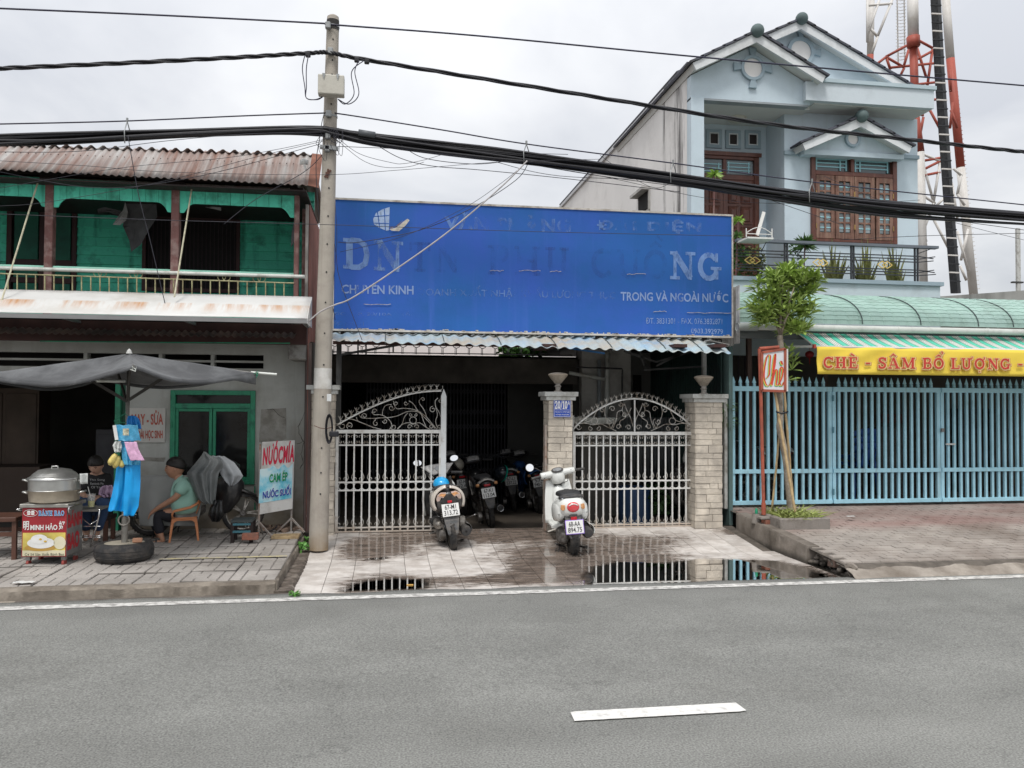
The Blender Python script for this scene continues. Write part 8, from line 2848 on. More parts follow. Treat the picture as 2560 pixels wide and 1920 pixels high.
mb = MB(); mb.bar(p+Vector((-.03,0,-.04)),p+Vector((.035,0,.04)),.02,.02); mb.cbox(p,(.045,.03,.03)); mb.bar(p+Vector((.0,0,-.05)),p+Vector((.005,0,.05)),.02,.02)
mb.obj('rusty_bracket',mat('rust_dark',(.12,.06,.045),rough=.9),UP)
simple('sticker',MB().box(at(817,990,9.02).x,at(828,990,9.02).x,9.028,9.03,at(822,1003,9.03).z,at(822,985,9.03).z),mat('sticker_pale',(.6,.62,.62),rough=.6),'small pale paper sticker on the utility pole','sticker')
# cable coil and black boxes tied to the pole
CC = thing('cable_coil','black coil of cable tied to the utility pole beside the gate','cable',at(822,1075,9.03))
cab = mat('cable_black',(.014,.014,.018),rough=.5,var=.2,vs=8,bump=0)
c = at(823,1072,9.0)
for k in range(6):
 MB().tube([(c.x+(.045+.004*k)*math.cos(t*PI/10)*.6,9.01-.006*k,c.z+(.13+.006*k)*math.sin(t*PI/10)) for t in range(21)],.006,5).obj('loop',cab,CC,smooth=True)
MB().cbox(at(835,1085,8.98),(.10,.05,.06)).obj('splice_box',cab,CC,bevel=.01)
MB().tube([at(785,1064,9.0),at(800,1070,9.0),at(815,1072,9.0),at(830,1068,9.0)],.004,5).obj('tie',mat('rust_dark',()),CC)
# --- wires: polylines in photo pixels on planes a little apart
def wire_pts(px,Y,n=10,ext=True):
 P = [at(x,y,Y) for x,y in px]
 out = []
 for i in range(len(P)-1):
  p0,p1,p2,p3 = P[max(0,i-1)],P[i],P[i+1],P[min(len(P)-1,i+2)]
  for k in range(n):
   t = k/n
   out.append(.5*((2*p1)+(p2-p0)*t+(2*p0-5*p1+4*p2-p3)*t*t+(3*p1-p0-3*p2+p3)*t**3))
 out.append(P[-1])
 if ext:
  for e,s_ in ((0,1),(-1,-1)):
   a,b = out[e],out[e+s_*3]
   if abs(a.x) > 3 or a.x < -3:
    d = (a-b).normalized()
    far = a+d*14+Vector((0,0,.2 if e == 0 else -.1))
    if e == 0: out.insert(0,far)
    else: out.append(far)
 return out
def wire(px,Y,r_,label,m=None,name='power_cable',cat='cable',ext=True,n=10):
 return tag(MB().tube(wire_pts(px,Y,n,ext),r_,6).obj(name,m or cab,smooth=True),label,cat)
wb = mat('cable_bluish',(.025,.024,.05),rough=.5,var=.2,bump=0)
wire([(0,21),(400,38),(800,58),(835,62),(1200,90),(1700,138),(2200,183),(2560,214)],9.05,.0095,'highest single cable, crossing the sky from the pole top',wb)
T_ = thing('twisted_cable','thick twisted black cable passing the pole above the junction box','cable',at(830,133,9.05))
base = [(0,171),(300,158),(600,143),(770,133),(825,132),(930,152),(1400,228),(1900,307),(2300,352),(2560,380)]
bp_ = wire_pts(base,9.05,16)
for k in range(3):
 MB().tube([p+Vector((0,.014*math.cos(i*.55+k*2.09),.014*math.sin(i*.55+k*2.09))) for i,p in enumerate(bp_)],.012,6).obj('strand',cab,T_,smooth=True)
for (a,b) in ((770,137),(892,150),(917,154)): MB().cbox(at(a,b,9.04),(.055,.05,.05)).obj('connector',cab,T_,bevel=.008)
wire([(0,310),(300,303),(600,290),(800,283),(845,284),(1100,324),(1316,360),(1683,408),(2030,455),(2560,512)],9.1,.0075,'steel messenger wire just above the thick cable bundle',wb,name='messenger_wire',cat='wire')
BU_ = thing('cable_bundle','thick sagging bundle of many black telecom cables tied to the pole','cables',at(820,330,9.1))
r = random.Random(21)
top = [(0,338),(150,333),(450,326),(700,318),(800,318),(835,322),(960,338),(1200,366),(1400,394),(1650,430),(1900,466),(2200,502),(2560,532)]
bot = [(0,363),(150,360),(450,343),(700,336),(800,338),(835,341),(960,366),(1200,396),(1400,420),(1650,455),(1900,497),(2200,538),(2560,560)]
for k in range(26):
 f0 = r.random(); Yc = 9.1+r.uniform(-.07,.07)
 ph = r.uniform(0,6)
 px = []
 for i,(a,b) in enumerate(zip(top,bot)):
  f = f0+.28*math.sin(i*.9+ph)
  f = min(1,max(0,f))
  px.append((a[0],a[1]+(b[1]-a[1])*f))
 MB().tube(wire_pts(px,Yc,6),r.choice([.009,.011,.013,.016]),6).obj('cable',cab,BU_,smooth=True)
q = at(915,335,9.02)
MB().tube([at(896,331,9.02),at(938,338,9.02)],.035,10).obj('splice_closure',mat('closure_grey',(.10,.11,.12),rough=.5),BU_,smooth=True)
def hanger(x,y0,y1):
 MB().tube([at(x,y0-8,9.08),at(x,y0,9.08)],.012,6).obj('hook',galv,BU_)
 MB().tube([at(x,y0,9.08),at(x-7,(y0+y1)/2,9.0),at(x-6,y1+6,9.0)],.006,5).obj('hanger',galv,BU_,smooth=True)
 MB().tube([at(x,y0,9.08),at(x+6,(y0+y1)/2-2,9.15),at(x+7,y1+2,9.15)],.006,5).obj('hanger',galv,BU_,smooth=True)
for a in ((318,303,352),(1316,360,402),(1683,408,450),(2030,455,500)): hanger(*a)
thin = mat('thin_wire',(.03,.03,.04),rough=.6,bump=0)
LOOSE = [[(812,348),(700,372),(560,395),(300,420),(0,470)],[(812,352),(650,390),(400,455),(120,505),(0,515)],[(0,380),(200,378),(420,352),(620,335),(812,330)],
         [(0,402),(220,415),(420,430),(800,437),(1000,425),(1250,405),(1500,398)],[(0,535),(400,550),(830,562),(1300,578),(1830,590)],[(320,340),(345,480),(375,600),(420,790)],
         [(845,346),(900,385),(980,407),(1010,409),(1060,400),(1110,385)],[(842,350),(905,400),(960,418),(1020,417),(1060,405)],[(930,355),(1000,395),(1080,415),(1200,425),(1400,445),(1700,480)],
         [(1000,360),(1060,395),(1180,410),(1260,404)],[(1240,405),(1400,440),(1700,452),(1830,470),(2100,560)],[(1300,408),(1500,440),(1800,500),(2100,510),(2300,500)],[(845,366),(1000,372),(1200,380),(1420,386)],
         [(1320,404),(1250,460),(1160,520),(1010,590),(850,630)],[(1322,405),(1290,450),(1180,520),(1050,575),(900,605),(845,605)],[(812,380),(760,430),(640,498),(560,560)],
         [(818,262),(806,300),(800,340),(790,420),(800,560),(820,700),(838,800)],[(830,370),(812,480),(838,620),(850,700),(905,850)],[(835,480),(842,600),(828,780),(830,980)],[(2060,440),(2200,500),(2400,560),(2560,600)],[(2100,600),(2300,590),(2560,583)],
         [(1500,388),(1560,430),(1640,470),(1700,440)],[(0,430),(250,470),(500,440),(800,360)],[(1000,350),(1500,440),(2000,500),(2560,575)]]
for i,px in enumerate(LOOSE):
 MB().tube(wire_pts(px,8.95+.012*i,8,ext=False),r.choice([.0028,.0035,.0042]),5).obj('loose_wire',thin,BU_,smooth=True)
for sx_ in ((762,137,-1),(925,150,1)):      # loops from the twisted cable into the junction box
 x0,y0,s_ = sx_
 for k in range(2):
  px = [(x0-s_*k*9,y0+2),(x0+s_*(6-k*10),y0+34),(x0+s_*(-k*4),y0+80),(x0-s_*4,y0+108),(x0-s_*(25+k*6),y0+112),(x0-s_*45,y0+105)] if s_ < 0 else [(x0-16-k*12,y0+2),(x0-46+k*8,y0+30),(x0-40+k*12,y0+85),(x0-62+k*10,y0+110),(x0-80,y0+98)]
  MB().tube(wire_pts(px,9.0,8,ext=False),.0055,6).obj('loop',wb,BU_,smooth=True)
for k in range(9):
 px = [(790+r.uniform(0,60),330+r.uniform(-30,20)) for _ in range(3)]
 a = px[0]
 MB().tube(wire_pts([a,(a[0]-12,a[1]+22),(a[0]+6,a[1]+30+r.uniform(0,30)),(a[0]+10,a[1]+8)],8.98,6,ext=False),.0026,4).obj('loose_wire',thin,BU_,smooth=True)
wire([(1318,402),(1250,470),(1120,580),(980,680),(880,745),(838,762),(800,780),(770,805)],8.9,.0085,'pale drop cable slanting from the bundle across the billboard to the pole',mat('cable_pale',(.40,.38,.38),rough=.6,var=.2,vs=9),name='drop_cable',ext=False)

# ================================================================== TREE, CHE SIGN, PLANTER
bark = mat('pale_bark',(.36,.31,.25),rough=.9,var=.18,vs=10,bump=.8,bs=45,dirt=(.20,.165,.125),da=.7,ds=14)
bam = mat('bamboo',(.46,.34,.18),rough=.6,var=.18,vs=8,bump=.2,dirt=(.30,.21,.12),da=.5,ds=10)
TY = 9.25
PL = thing('planter','low square cement planter with grass around the street tree','planter',(4.85,8.8,.2))
pg = mat('planter_cement',(.27,.245,.22),rough=.9,var=.2,vs=4,bump=.5,bs=40,dirt=(.15,.13,.11),da=.6,ds=4)
a,b = gr(1952,1322,.22),gr(2056,1320,.22)
c = gr(1926,1297,.24)
X0,X1,Y0_,Y1_ = a.x,a.x+.62,a.y,a.y+.68
for (x0,x1,y0,y1) in ((X0,X1,Y0_,Y0_+.07),(X0,X1,Y1_-.07,Y1_),(X0,X0+.07,Y0_+.07,Y1_-.07),(X1-.07,X1,Y0_+.07,Y1_-.07)):
 MB().box(x0,x1,y0,y1,.12,.335).obj('edge',pg,PL,bevel=.012)
MB().box(X0+.07,X1-.07,Y0_+.07,Y1_-.07,.12,.30).obj('soil',earth,PL)
r = random.Random(31)
mb = MB()
for i in range(330):
 x,y = X0+.08+r.random()*(X1-X0-.16),Y0_+.06+r.random()*(Y1_-Y0_-.16)
 d = Vector((r.uniform(-.15,.15),r.uniform(-.15,.1),r.uniform(.06,.19)))
 q = blade((x,y,.30),Vector((x,y,.30))+d,.006,(d.x*.7,d.y*.7,-.05),3)
 mb.add(q.v,q.f)
tag(mb.obj('grass',mat('grass_yellow',(.28,.33,.09),rough=.6,var=.4,vs=25,bump=0),PL,recalc=False),kind='stuff')
ST = thing('street_tree','young street tree with slim pale leaning trunk and bushy green crown','tree',(4.95,TY,.25))
TP = [(1977,1288,9.5),(1973,1230,9),(1966,1160,8.3),(1956,1100,8.5),(1949,1070,9),(1951,1030,7.5),(1949,980,7),(1950,900,7),(1952,860,7.5),(1950,840,8)]
P = []; R_ = []
for i in range(len(TP)-1):
 for k in range(6):
  f = k/6
  x,y,w = [TP[i][j]+(TP[i+1][j]-TP[i][j])*f for j in range(3)]
  P.append(at(x+.8*nz(y*.05),y,TY)); R_.append(w/F*TY*(1+.07*nz(y*.13)))
P.append(at(1950,838,TY)); R_.append(.036)
MB().tube(P,R_,12).obj('trunk',bark,ST,smooth=True)
fork_ = at(1951,842,TY)
tips = []
cen = at(1955,755,TY)
for i in range(11):
 a = 2*PI*i/11+r.uniform(-.2,.2)
 t_ = cen+Vector((math.cos(a)*r.uniform(.05,.26),math.sin(a)*.22,r.uniform(-.12,.32)))
 m_ = fork_.lerp(t_,.5)+Vector((0,0,.04))
 MB().tube([fork_,m_,t_],[.016,.011,.005],6).obj('branch',bark,ST,smooth=True)
leaft = mat('tree_leaf',(.26,.36,.085),rough=.42,var=.25,vs=9,bump=0,spec=.5,rnd=.32)
lm = MB()
vs = [(0,0,0),(-.011,.045,.004),(.011,.045,.004),(-.014,.085,.003),(.014,.085,.003),(0,.125,-.008),(0,.045,-.002),(0,.085,-.003)]
lm.add(vs,[(0,6,1),(0,2,6),(1,6,7,3),(6,2,4,7),(3,7,5),(7,4,5)])
LM = mesh_of(lm,leaft)
rest = MB()
leaves = []
def rosette(c,n,s_,up):
 for k in range(n):
  a = 2*PI*k/n*2.4+r.uniform(-.3,.3)
  el = r.uniform(-.35,1.15)
  M_ = Matrix.Translation(c) @ Matrix.Rotation(a,4,'Z') @ Matrix.Rotation(el,4,'X') @ Matrix.Rotation(r.uniform(-.6,.6),4,'Y') @ Matrix.Scale(s_*r.uniform(.7,1.2),4)
  leaves.append(M_)
blobs = [((1960,700),.25,.20,.14),((1925,720),.20,.2,.18),((1990,700),.16,.18,.16),((1905,775),.16,.16,.11),((1955,770),.26,.22,.16),((2010,770),.13,.15,.11),((1985,820),.19,.16,.09),((2030,700),.10,.12,.06),((1915,800),.11,.12,.06),((2025,730),.08,.1,.05)]
for (px,rx,ry,rz_) in blobs:
 c = at(px[0],px[1],TY)
 rx *= .85
 for k in range(int(34*rx/.2)):
  while True:
   d = Vector((r.uniform(-1,1),r.uniform(-1,1),r.uniform(-1,1)))
   if .35 < d.length < 1: break
  rosette(c+Vector((d.x*rx,d.y*ry,d.z*rz_)),10,1.25,d)
for (px,py) in ((1972,895),(1980,925),(1970,950),(1985,905),(1975,880)): rosette(at(px,py,9.36),9,1.2,None)
leaves.sort(key=lambda M_: M_.translation.y)
inv = INV[ST.name]
for k,M_ in enumerate(leaves):
 if k < 300:
  o = bpy.data.objects.new('leaf',LM); COL.objects.link(o); o.parent = ST; o.matrix_local = inv @ M_
 else:
  o0 = len(rest.v); rest.add(lm.v,lm.f); rest.xf(M_,o0)
tag(rest.obj('crown',leaft,ST,recalc=False),kind='stuff')
def bamboo(label,a,b,r_,Y0,Y1):
 A_,B_ = at(*a,Y0),at(*b,Y1)
 n = 9
 pts,rr_ = [],[]
 for k in range(n*3+1):
  t = k/(n*3)
  pts.append(A_.lerp(B_,t)+Vector((.006*nz(t*7),0,0))); rr_.append(r_*(1.16 if k % 3 == 0 else .96))
 tag(MB().tube(pts,rr_,9).obj('bamboo_stake',bam,smooth=True),label,'stake','bamboo stakes propping the street tree')
bamboo('bamboo stake crossing in front of the tree trunk from upper left to lower right',(1937,980),(1992,1304),.016,9.2,8.95)
bamboo('upright bamboo stake rising right behind the tree trunk',(1960,978),(1985,1290),.015,9.36,9.32)
bamboo('thin bamboo stake leaning out to the left foot of the tree',(1950,1070),(1929,1281),.013,9.33,9.4)
simple('tie',MB().tube([at(1942,1030,9.12),at(1955,1034,9.1),at(1967,1031,9.12),at(1969,1029,9.4),at(1942,1028,9.4),at(1942,1030,9.12)],.012,6),cab,'black rubber strip tying the bamboo stakes to the tree trunk','tie',smooth=True)
# Che sign on a rust-red post
redp = mat('sign_red_post',(.34,.085,.05),rough=.6,var=.18,vs=7,bump=.2,bs=50,dirt=(.20,.06,.04),da=.4,ds=9)
CY = 9.15
CS = thing('post_sign','small white sign with red script word on a rust-red post in front of the tree','sign',gr(1909,1287,.22))
q0 = at(1909,1287,CY); q1 = at(1902,985,CY); q2 = at(1898.5,872,CY)
MB().tube([q0,q0+Vector((0,0,.14))],.026,12).obj('post_foot',redp,CS,smooth='auto')
MB().tube([q0+Vector((0,0,.13)),q1,q2],.021,12).obj('post',redp,CS,smooth='auto')
MB().tube([q2,at(1947,868,CY)],.022,12).obj('arm',redp,CS,smooth='auto')
def cq(x,y): return (1880+x*.28944,840+y*.28933)
a,b,c,d = [at(*cq(*p),CY-.03) for p in ((85,470),(285,478),(285,112),(85,142))]
n_ = Vector((0,.05,0))
MB().prism([a,b,c,d],n_).obj('panel',mat('sign_white',(.66,.66,.68),rough=.5,var=.04,vs=3),CS)
for (p,q_) in ((a,b),(b,c),(c,d),(d,a)): MB().bar(p,q_,.03,.022,up=(0,1,0)).obj('frame',redp,CS)
MB().bar(b+Vector((.02,0,0)),c+Vector((.02,0,0)),.035,.012,up=(0,1,0)).obj('edge_strip',wplas,CS)
def script(px,w,m,off,name='lettering',dx_=0,dy_=0):
 P = [Vector(cq(x+dx_,y+dy_)) for x,y in px]
 out = []
 for i in range(len(P)-1):
  p0,p1,p2,p3 = P[max(0,i-1)],P[i],P[i+1],P[min(len(P)-1,i+2)]
  for k in range(6):
   t = k/6
   out.append(.5*((2*p1)+(p2-p0)*t+(2*p0-5*p1+4*p2-p3)*t*t+(3*p1-p0-3*p2+p3)*t**3))
 out.append(P[-1])
 mb = MB(); n = len(out)
 for i,p in enumerate(out):
  d_ = (out[min(i+1,n-1)]-out[max(i-1,0)]).normalized()
  ww = w*(.35+.65*abs(d_.y))*.5*.29
  s_ = Vector((1,.15)).normalized()*ww
  mb.v += [at(p.x-s_.x,p.y-s_.y,CY-.034-off),at(p.x+s_.x,p.y+s_.y,CY-.034-off)]
 mb.f = [(2*i,2*i+1,2*i+3,2*i+2) for i in range(n-1)]
 mb.obj(name,m,CS,recalc=False)
STK = [[(128,360),(150,330),(155,240),(160,180),(150,160),(130,180),(112,260),(105,350),(120,410),(140,430),(165,400),(178,340)],
       [(178,340),(198,250),(205,165),(200,160),(188,230),(178,340),(172,425)],[(172,425),(190,340),(205,290),(218,300),(215,370),(210,420),(225,425)],
       [(225,425),(250,380),(265,330),(268,285),(255,265),(243,300),(238,370),(245,420),(262,425),(278,395)],[(252,215),(262,245)]]
for m_,dx_,dy_,o_ in ((mat('script_green',(.06,.38,.12),bump=0),-10,12,0),(mat('script_yellow',(.75,.58,.08),bump=0),-5,6,.001),(mat('script_red',(.58,.06,.03),bump=0,var=.2,vs=9),0,0,.002)):
 for k,st in enumerate(STK): script(st,12 if k != 4 else 18,m_,o_+k*.00015,dx_=dx_,dy_=dy_)
# clay pot, bricks beside the planter
q = gr(1891,1308,.22)
CPt = thing('cement_pot','round cement pot with a green bottle beside the red sign post','pot',q)
MB().lathe([(.058,0),(.06,.01),(.056,.05),(.052,.10),(.05,.118),(.044,.118),(.042,.02)],q,18).obj('pot',pg,CPt,smooth='auto')
MB().lathe([(.016,.10),(.017,.15),(.012,.175),(.006,.18)],q,10).obj('bottle',mat('green_bottle',(.02,.30,.16),rough=.3,bump=0),CPt,smooth='auto')
q = gr(1917,1312,.22)
brick(q,.1,brk,'red brick propping a cement slab beside the planter corner',dim=(.09,.10,.065))
simple('stone_slab',MB().cbox((q.x-.01,q.y+.01,q.z+.085),(.17,.13,.03)),pg,'grey cement slab lying on the red brick by the sign post','slab',bevel=.006)
simple('litter',MB().cbox(gr(2126,1291,.29)+Vector((0,0,.003)),(.10,.035,.006)),wplas,'small white scrap lying on the red part of the right pavement','litter')
simple('leaf',MB().cbox(gr(1025,1463,WATER_Z)+Vector((0,0,.004)),(.06,.03,.003)),mat('dry_leaf',(.55,.32,.08)),'dry orange leaf floating in the left puddle','leaf')
# weeds in the joints at the edges of the driveway
def weed(px,z,n,s_,label):
 q = gr(*px,z)
 T_ = thing('weed',label,'plant',q)
 leaf_cloud('foliage',(q.x,q.y,q.z+s_*.35),(s_,s_*.8,s_*.45),n,s_*.7,mat('weed_green',(.10,.26,.05),rough=.55,var=.3,vs=20,bump=0),T_,n)
weed((758,1372),.05,90,.07,'green weeds at the foot of the utility pole')
weed((772,1350),.05,50,.05,'small weeds left of the utility pole beside the wood plank')
weed((738,1490),.0,60,.05,'low weeds in the gap at the front left corner of the driveway')
weed((2018,1378),.03,70,.055,'small green weeds in the broken drain on the right')
# ================================================================== STREET STALL
def rigid(T,loc,rot=(0,0,0)):
 T.location = loc; T.rotation_euler = rot
# bun cart, local frame: front face on y=0 towards the viewer, origin at the front left caster
CT = thing('food_cart','small steel food cart with red printed front for steamed buns','cart',(0,0,0))
a,b,c = gr(66,1419,.09),gr(158.7,1418,.09),gr(198,1401,.095)
W_ = (b-a).length*1.2; D_ = (c-b).length*1.1
yw = math.atan2((b-a).y,(b-a).x)
redc = mat('cart_red',(.30,.022,.03),rough=.45,var=.12,vs=9,bump=0)
stl = mat('cart_steel',(.30,.30,.295),rough=.4,metal=.5,var=.15,vs=7,dirt=(.2,.19,.17),da=.4,ds=9)
H0,H1 = .10,.56
w0,w1 = -.045,W_-.045
MB().box(w0,w1,.004,D_,H0,H1).obj('body',stl,CT,bevel=.006)
MB().box(w0-.02,w1+.02,-.02,D_+.03,H1,H1+.035).obj('top',mat('steel_top',(.36,.35,.32),rough=.35,metal=.5,var=.2,vs=9),CT,bevel=.005)
MB().box(w0,w1,-.002,.003,H0,H1).obj('front_print',redc,CT)
zm_ = H0+.225
MB().box(w0+.008,w1-.008,-.004,-.0021,H0+.008,zm_).obj('photo_print',mat('print_yellow',(.62,.50,.12),rough=.5,var=.3,vs=6,bump=0),CT)
MB().box(w0+.008,w1-.008,-.006,-.0041,H0+.008,H0+.06).obj('print_strip',mat('print_cream',(.62,.58,.40),rough=.5,bump=0),CT)
Wf = w1-w0
def oval(cx_,cz_,rx,rz_,y,m,nm):
 MB().prism([(cx_+rx*math.cos(t*PI/12),y,cz_+rz_*math.sin(t*PI/12)) for t in range(24)],(0,.0015,0)).obj(nm,m,CT)
pw = mat('print_white',(.72,.72,.70),rough=.5,var=.06,vs=20,bump=0)
oval(w0+Wf*.42,H0+.085,.14,.032,-.0075,mat('print_basket',(.45,.27,.06),rough=.6,bump=0),'basket_print')
oval(w0+Wf*.44,H0+.130,.125,.052,-.0095,pw,'bun_print')
oval(w0+Wf*.40,H0+.165,.075,.045,-.0115,pw,'bun_print')
oval(w0+Wf*.86,H0+.130,.055,.060,-.0095,mat('print_pale',(.66,.62,.45),rough=.5,bump=0),'bun_print')
for fx_,fz_ in ((.43,.165),(.54,.145)): oval(w0+Wf*fx_,H0+fz_,.013,.009,-.0135,mat('print_yolk',(.62,.40,.06),bump=0),'yolk_print')
def ct(s,x0,x1,z0,z1,m,slab=False,y=-.004,**k):
 A_ = [(w0+Wf*x0,y,H0+z0),(w0+Wf*x1,y,H0+z0),(w0+Wf*x0,y,H0+z1)]
 stroke_text(s,SLAB,*A_,m,CT,**k) if slab else text(s,*A_,m,CT,**k)
lbl = mat('print_blue',(.06,.30,.62),bump=0)
ct('BÁNH BAO',.37,.95,.385,.43,pw,True,grow=.10,gap=.1)
ct('BÁNH BAO',.37,.95,.385,.43,lbl,True,grow=-.0,gap=.1,off=.005)
ct('MINH HẢO',.19,.80,.25,.315,pw,bold=.03,shear=.0)
ct('明',.03,.16,.25,.335,pw,bold=.02); ct('好',.83,.97,.25,.335,pw,bold=.02)
ct('Cơ Sở Sản Xuất Bánh Bao',.08,.96,.012,.042,inkm,y=-.0065)
MB().tube([(w0+Wf*.19+.062*math.cos(t*PI/12),-.006,H0+.41+.032*math.sin(t*PI/12)) for t in range(25)],.002,5).obj('emblem_ring',pw,CT)
for s_ in (-1,1):
 x = w0+Wf*.19+s_*.018
 MB().box(x-.014,x+.014,-.0035,-.0022,H0+.392,H0+.408).obj('emblem',pw,CT)
 MB().prism([(x-.017,-.0035,H0+.412),(x+.017,-.0035,H0+.412),(x+.011,-.0035,H0+.432),(x-.011,-.0035,H0+.432)],(0,.0012,0)).obj('emblem',pw,CT)
rdk = mat('spray_red',(.45,.03,.04),rough=.5,var=.15,vs=20,bump=0)
for s_,z_ in (('BÁNH',.26),('BAO',.05)):
 text(s_,(w1,D_*.05,H0+z_),(w1,D_*(.95 if z_ > .2 else .8),H0+z_),(w1,D_*.05,H0+z_+.16),rdk,CT,bold=.05)
for x,y in ((w0+.04,.05),(w1-.04,.05),(w1-.04,D_-.05),(w0+.04,D_-.05)):
 f_ = MB().box(x-.02,x+.02,y-.02,y+.02,.06,.10).obj('caster',stl,CT)
 MB().lathe([(.030,-.012),(.034,-.008),(.034,.008),(.030,.012)],(x,y,.034),16,axis='X').obj('caster_wheel',mat('caster_red',(.30,.06,.05),rough=.6),f_,smooth='auto')
MB().tube([(w0,.02,H1-.03),(w0-.05,.0,H1-.02),(w0-.05,D_*.5,H1-.02),(w0,D_*.6,H1-.03)],.009,6).obj('handle',chrome,CT,smooth=True)
MB().tube([(w1+.01,.01,H1-.06),(w1+.02,-.01,H1+.0),(w1+.02,D_*.9,H1+.02)],.009,6).obj('handle',chrome,CT,smooth=True)
rigid(CT,(a.x+.0,a.y,.09),(0,0,yw))
# aluminium steamer
Mc = Matrix.Translation((a.x,a.y,.09)) @ Matrix.Rotation(yw,4,'Z')
pc = Mc @ Vector((w0+Wf*.52,D_*.5,H1+.037))
alp = mat('pot_aluminium',(.55,.55,.53),rough=.32,metal=.85,var=.12,vs=6,bump=.1,bs=40)
SP = thing('steamer','big dented aluminium steamer with domed lid standing on the bun cart','pot',pc)
k_ = .225/.24
MB().lathe([(.20*k_,0),(.228*k_,.012),(.238*k_,.11),(.243*k_,.115)],pc,36).obj('lower_pot',mat('pot_dull',(.46,.41,.33),rough=.4,metal=.7,var=.25,vs=5),SP,smooth='auto')
MB().lathe([(.243*k_,.116),(.236*k_,.122),(.238*k_,.215),(.246*k_,.220)],pc,36).obj('upper_pot',alp,SP,smooth='auto')
MB().lathe([(.248*k_,.221),(.246*k_,.232),(.225*k_,.245),(.215*k_,.252),(.19*k_,.278),(.18*k_,.283),(.15*k_,.305),(.08*k_,.318),(.001,.320)],pc,36,cap=False).obj('lid',alp,SP,smooth=True)
MB().tube([pc+Vector((-.03,0,.318)),pc+Vector((-.025,0,.338)),pc+Vector((.025,0,.338)),pc+Vector((.03,0,.318))],.008,6).obj('lid_handle',alp,SP,smooth=True)
for s_ in (-1,1):
 for z_ in (.085,.20):
  MB().tube([pc+Vector((s_*.222,-.04,z_)),pc+Vector((s_*.268,-.035,z_+.012)),pc+Vector((s_*.268,.035,z_+.012)),pc+Vector((s_*.222,.04,z_))],.010,6).obj('handle',alp,SP,smooth=True)
q = pc+Vector((.27,-.02,.17))
simple('plastic_bag',MB().grid(lambda u,v: q+Vector((-.03+.07*v+.01*nz(u*5,v*5),-.03-.02*math.sin(v*6),.10-.10*u)),5,6,.002),mat('bag_white',(.6,.62,.6),rough=.4,bump=.3),'small white plastic bag hanging from the steamer handle','bag',smooth=True)
# folding table, cup
FT = thing('folding_table','folding table with bent chrome legs between cart and umbrella','table',at(230,1400,8.7))
q0,q1 = at(205,1270,8.75),at(248,1270,8.6)
MB().box(q0.x-.15,q1.x,8.55,9.0,q0.z-.012,q0.z+.008).obj('tabletop',mat('table_dark',(.20,.20,.18),rough=.5),FT)
for Yt in (8.57,8.96):
 MB().tube([at(249,1272,Yt),at(247,1290,Yt),at(240,1320,Yt),at(226,1368,Yt)],.009,6).obj('leg',chrome,FT,smooth=True)
 MB().tube([at(200,1290,Yt),at(225,1312,Yt),at(243,1300,Yt)],.007,6).obj('leg',chrome,FT,smooth=True)
for y_ in (1316,1340,1344): MB().tube([at(205,y_,8.57),at(251,y_,8.57)],.006,6).obj('rung',chrome,FT)
q = at(228,1267,8.62)
CU = thing('drink_cup','clear plastic cup of yellow juice with a straw on the folding table','cup',q)
MB().lathe([(.026,0),(.031,.06)],q,16).obj('juice',mat('juice',(.50,.50,.12),rough=.2,bump=0),CU,smooth='auto')
MB().lathe([(.027,0),(.040,.125),(.042,.128)],q,16,cap=False).obj('cup',mat('cup_clear',(.8,.8,.8),rough=.1,bump=0,alpha=.28),CU,smooth=True)
MB().tube([q+Vector((.01,0,.03)),q+Vector((-.035,0,.20))],.004,5).obj('straw',pw,CU)
# tyre base, pole, tarpaulin umbrella
tc_ = gr(311,1372,.09)
UY_ = 8.40
UX = at(311,1372,UY_).x
TY_ = thing('tyre_base','car tyre filled with cement holding up the umbrella pole','tyre',(UX,UY_,.11))
MB().lathe([(.18,0),(.235,.008),(.262,.04),(.268,.09),(.262,.14),(.24,.168),(.195,.178),(.175,.165)],(UX,UY_,.11),40).obj('tyre',rub,TY_,smooth=True)
for z_ in (.055,.085,.115): MB().lathe([(.2665,-.003),(.2695,0),(.2665,.003)],(UX,UY_,.11+z_),40,cap=False).obj('tread_rib',rub,TY_)
MB().lathe([(.0,.172),(.19,.168),(.19,.1)],(UX,UY_,.11),30,cap=False).obj('cement_fill',mat('cement_fill',(.33,.30,.24),rough=.95,var=.2,vs=12,bump=.5),TY_)
UM_ = thing('umbrella','large dark grey square tarpaulin umbrella over the bun stall','umbrella',(UX,UY_,.28))
mtl = mat('umbrella_pole',(.22,.21,.19),rough=.5,metal=.4,var=.25,vs=9)
ap = at(323,884,UY_)
MB().tube([(UX,UY_,.28),(UX,UY_,.58)],.030,12).obj('socket',mtl,UM_,smooth='auto')
MB().tube([(UX,UY_,.58),(ap.x,UY_,ap.z-.03)],.017,10).obj('pole',mtl,UM_,smooth=True)
MB().tube([(UX+.05*math.cos(t*PI/8),UY_-.03,.50+.05*math.sin(t*PI/8)) for t in range(17)],.008,6).obj('ring',mtl,UM_)
Ft,Rt,Bt,Lt = at(334,912,7.55),at(640,931,8.6),at(250,945,9.4),at(-60,938,8.3)
tips_ = [Ft,Rt,Bt,Lt]
um = mat('umbrella_cloth',(.058,.060,.064),rough=.75,var=.15,vs=2,bump=.35,bs=22,dirt=(.13,.135,.14),da=.5,ds=2,sheen=.2)
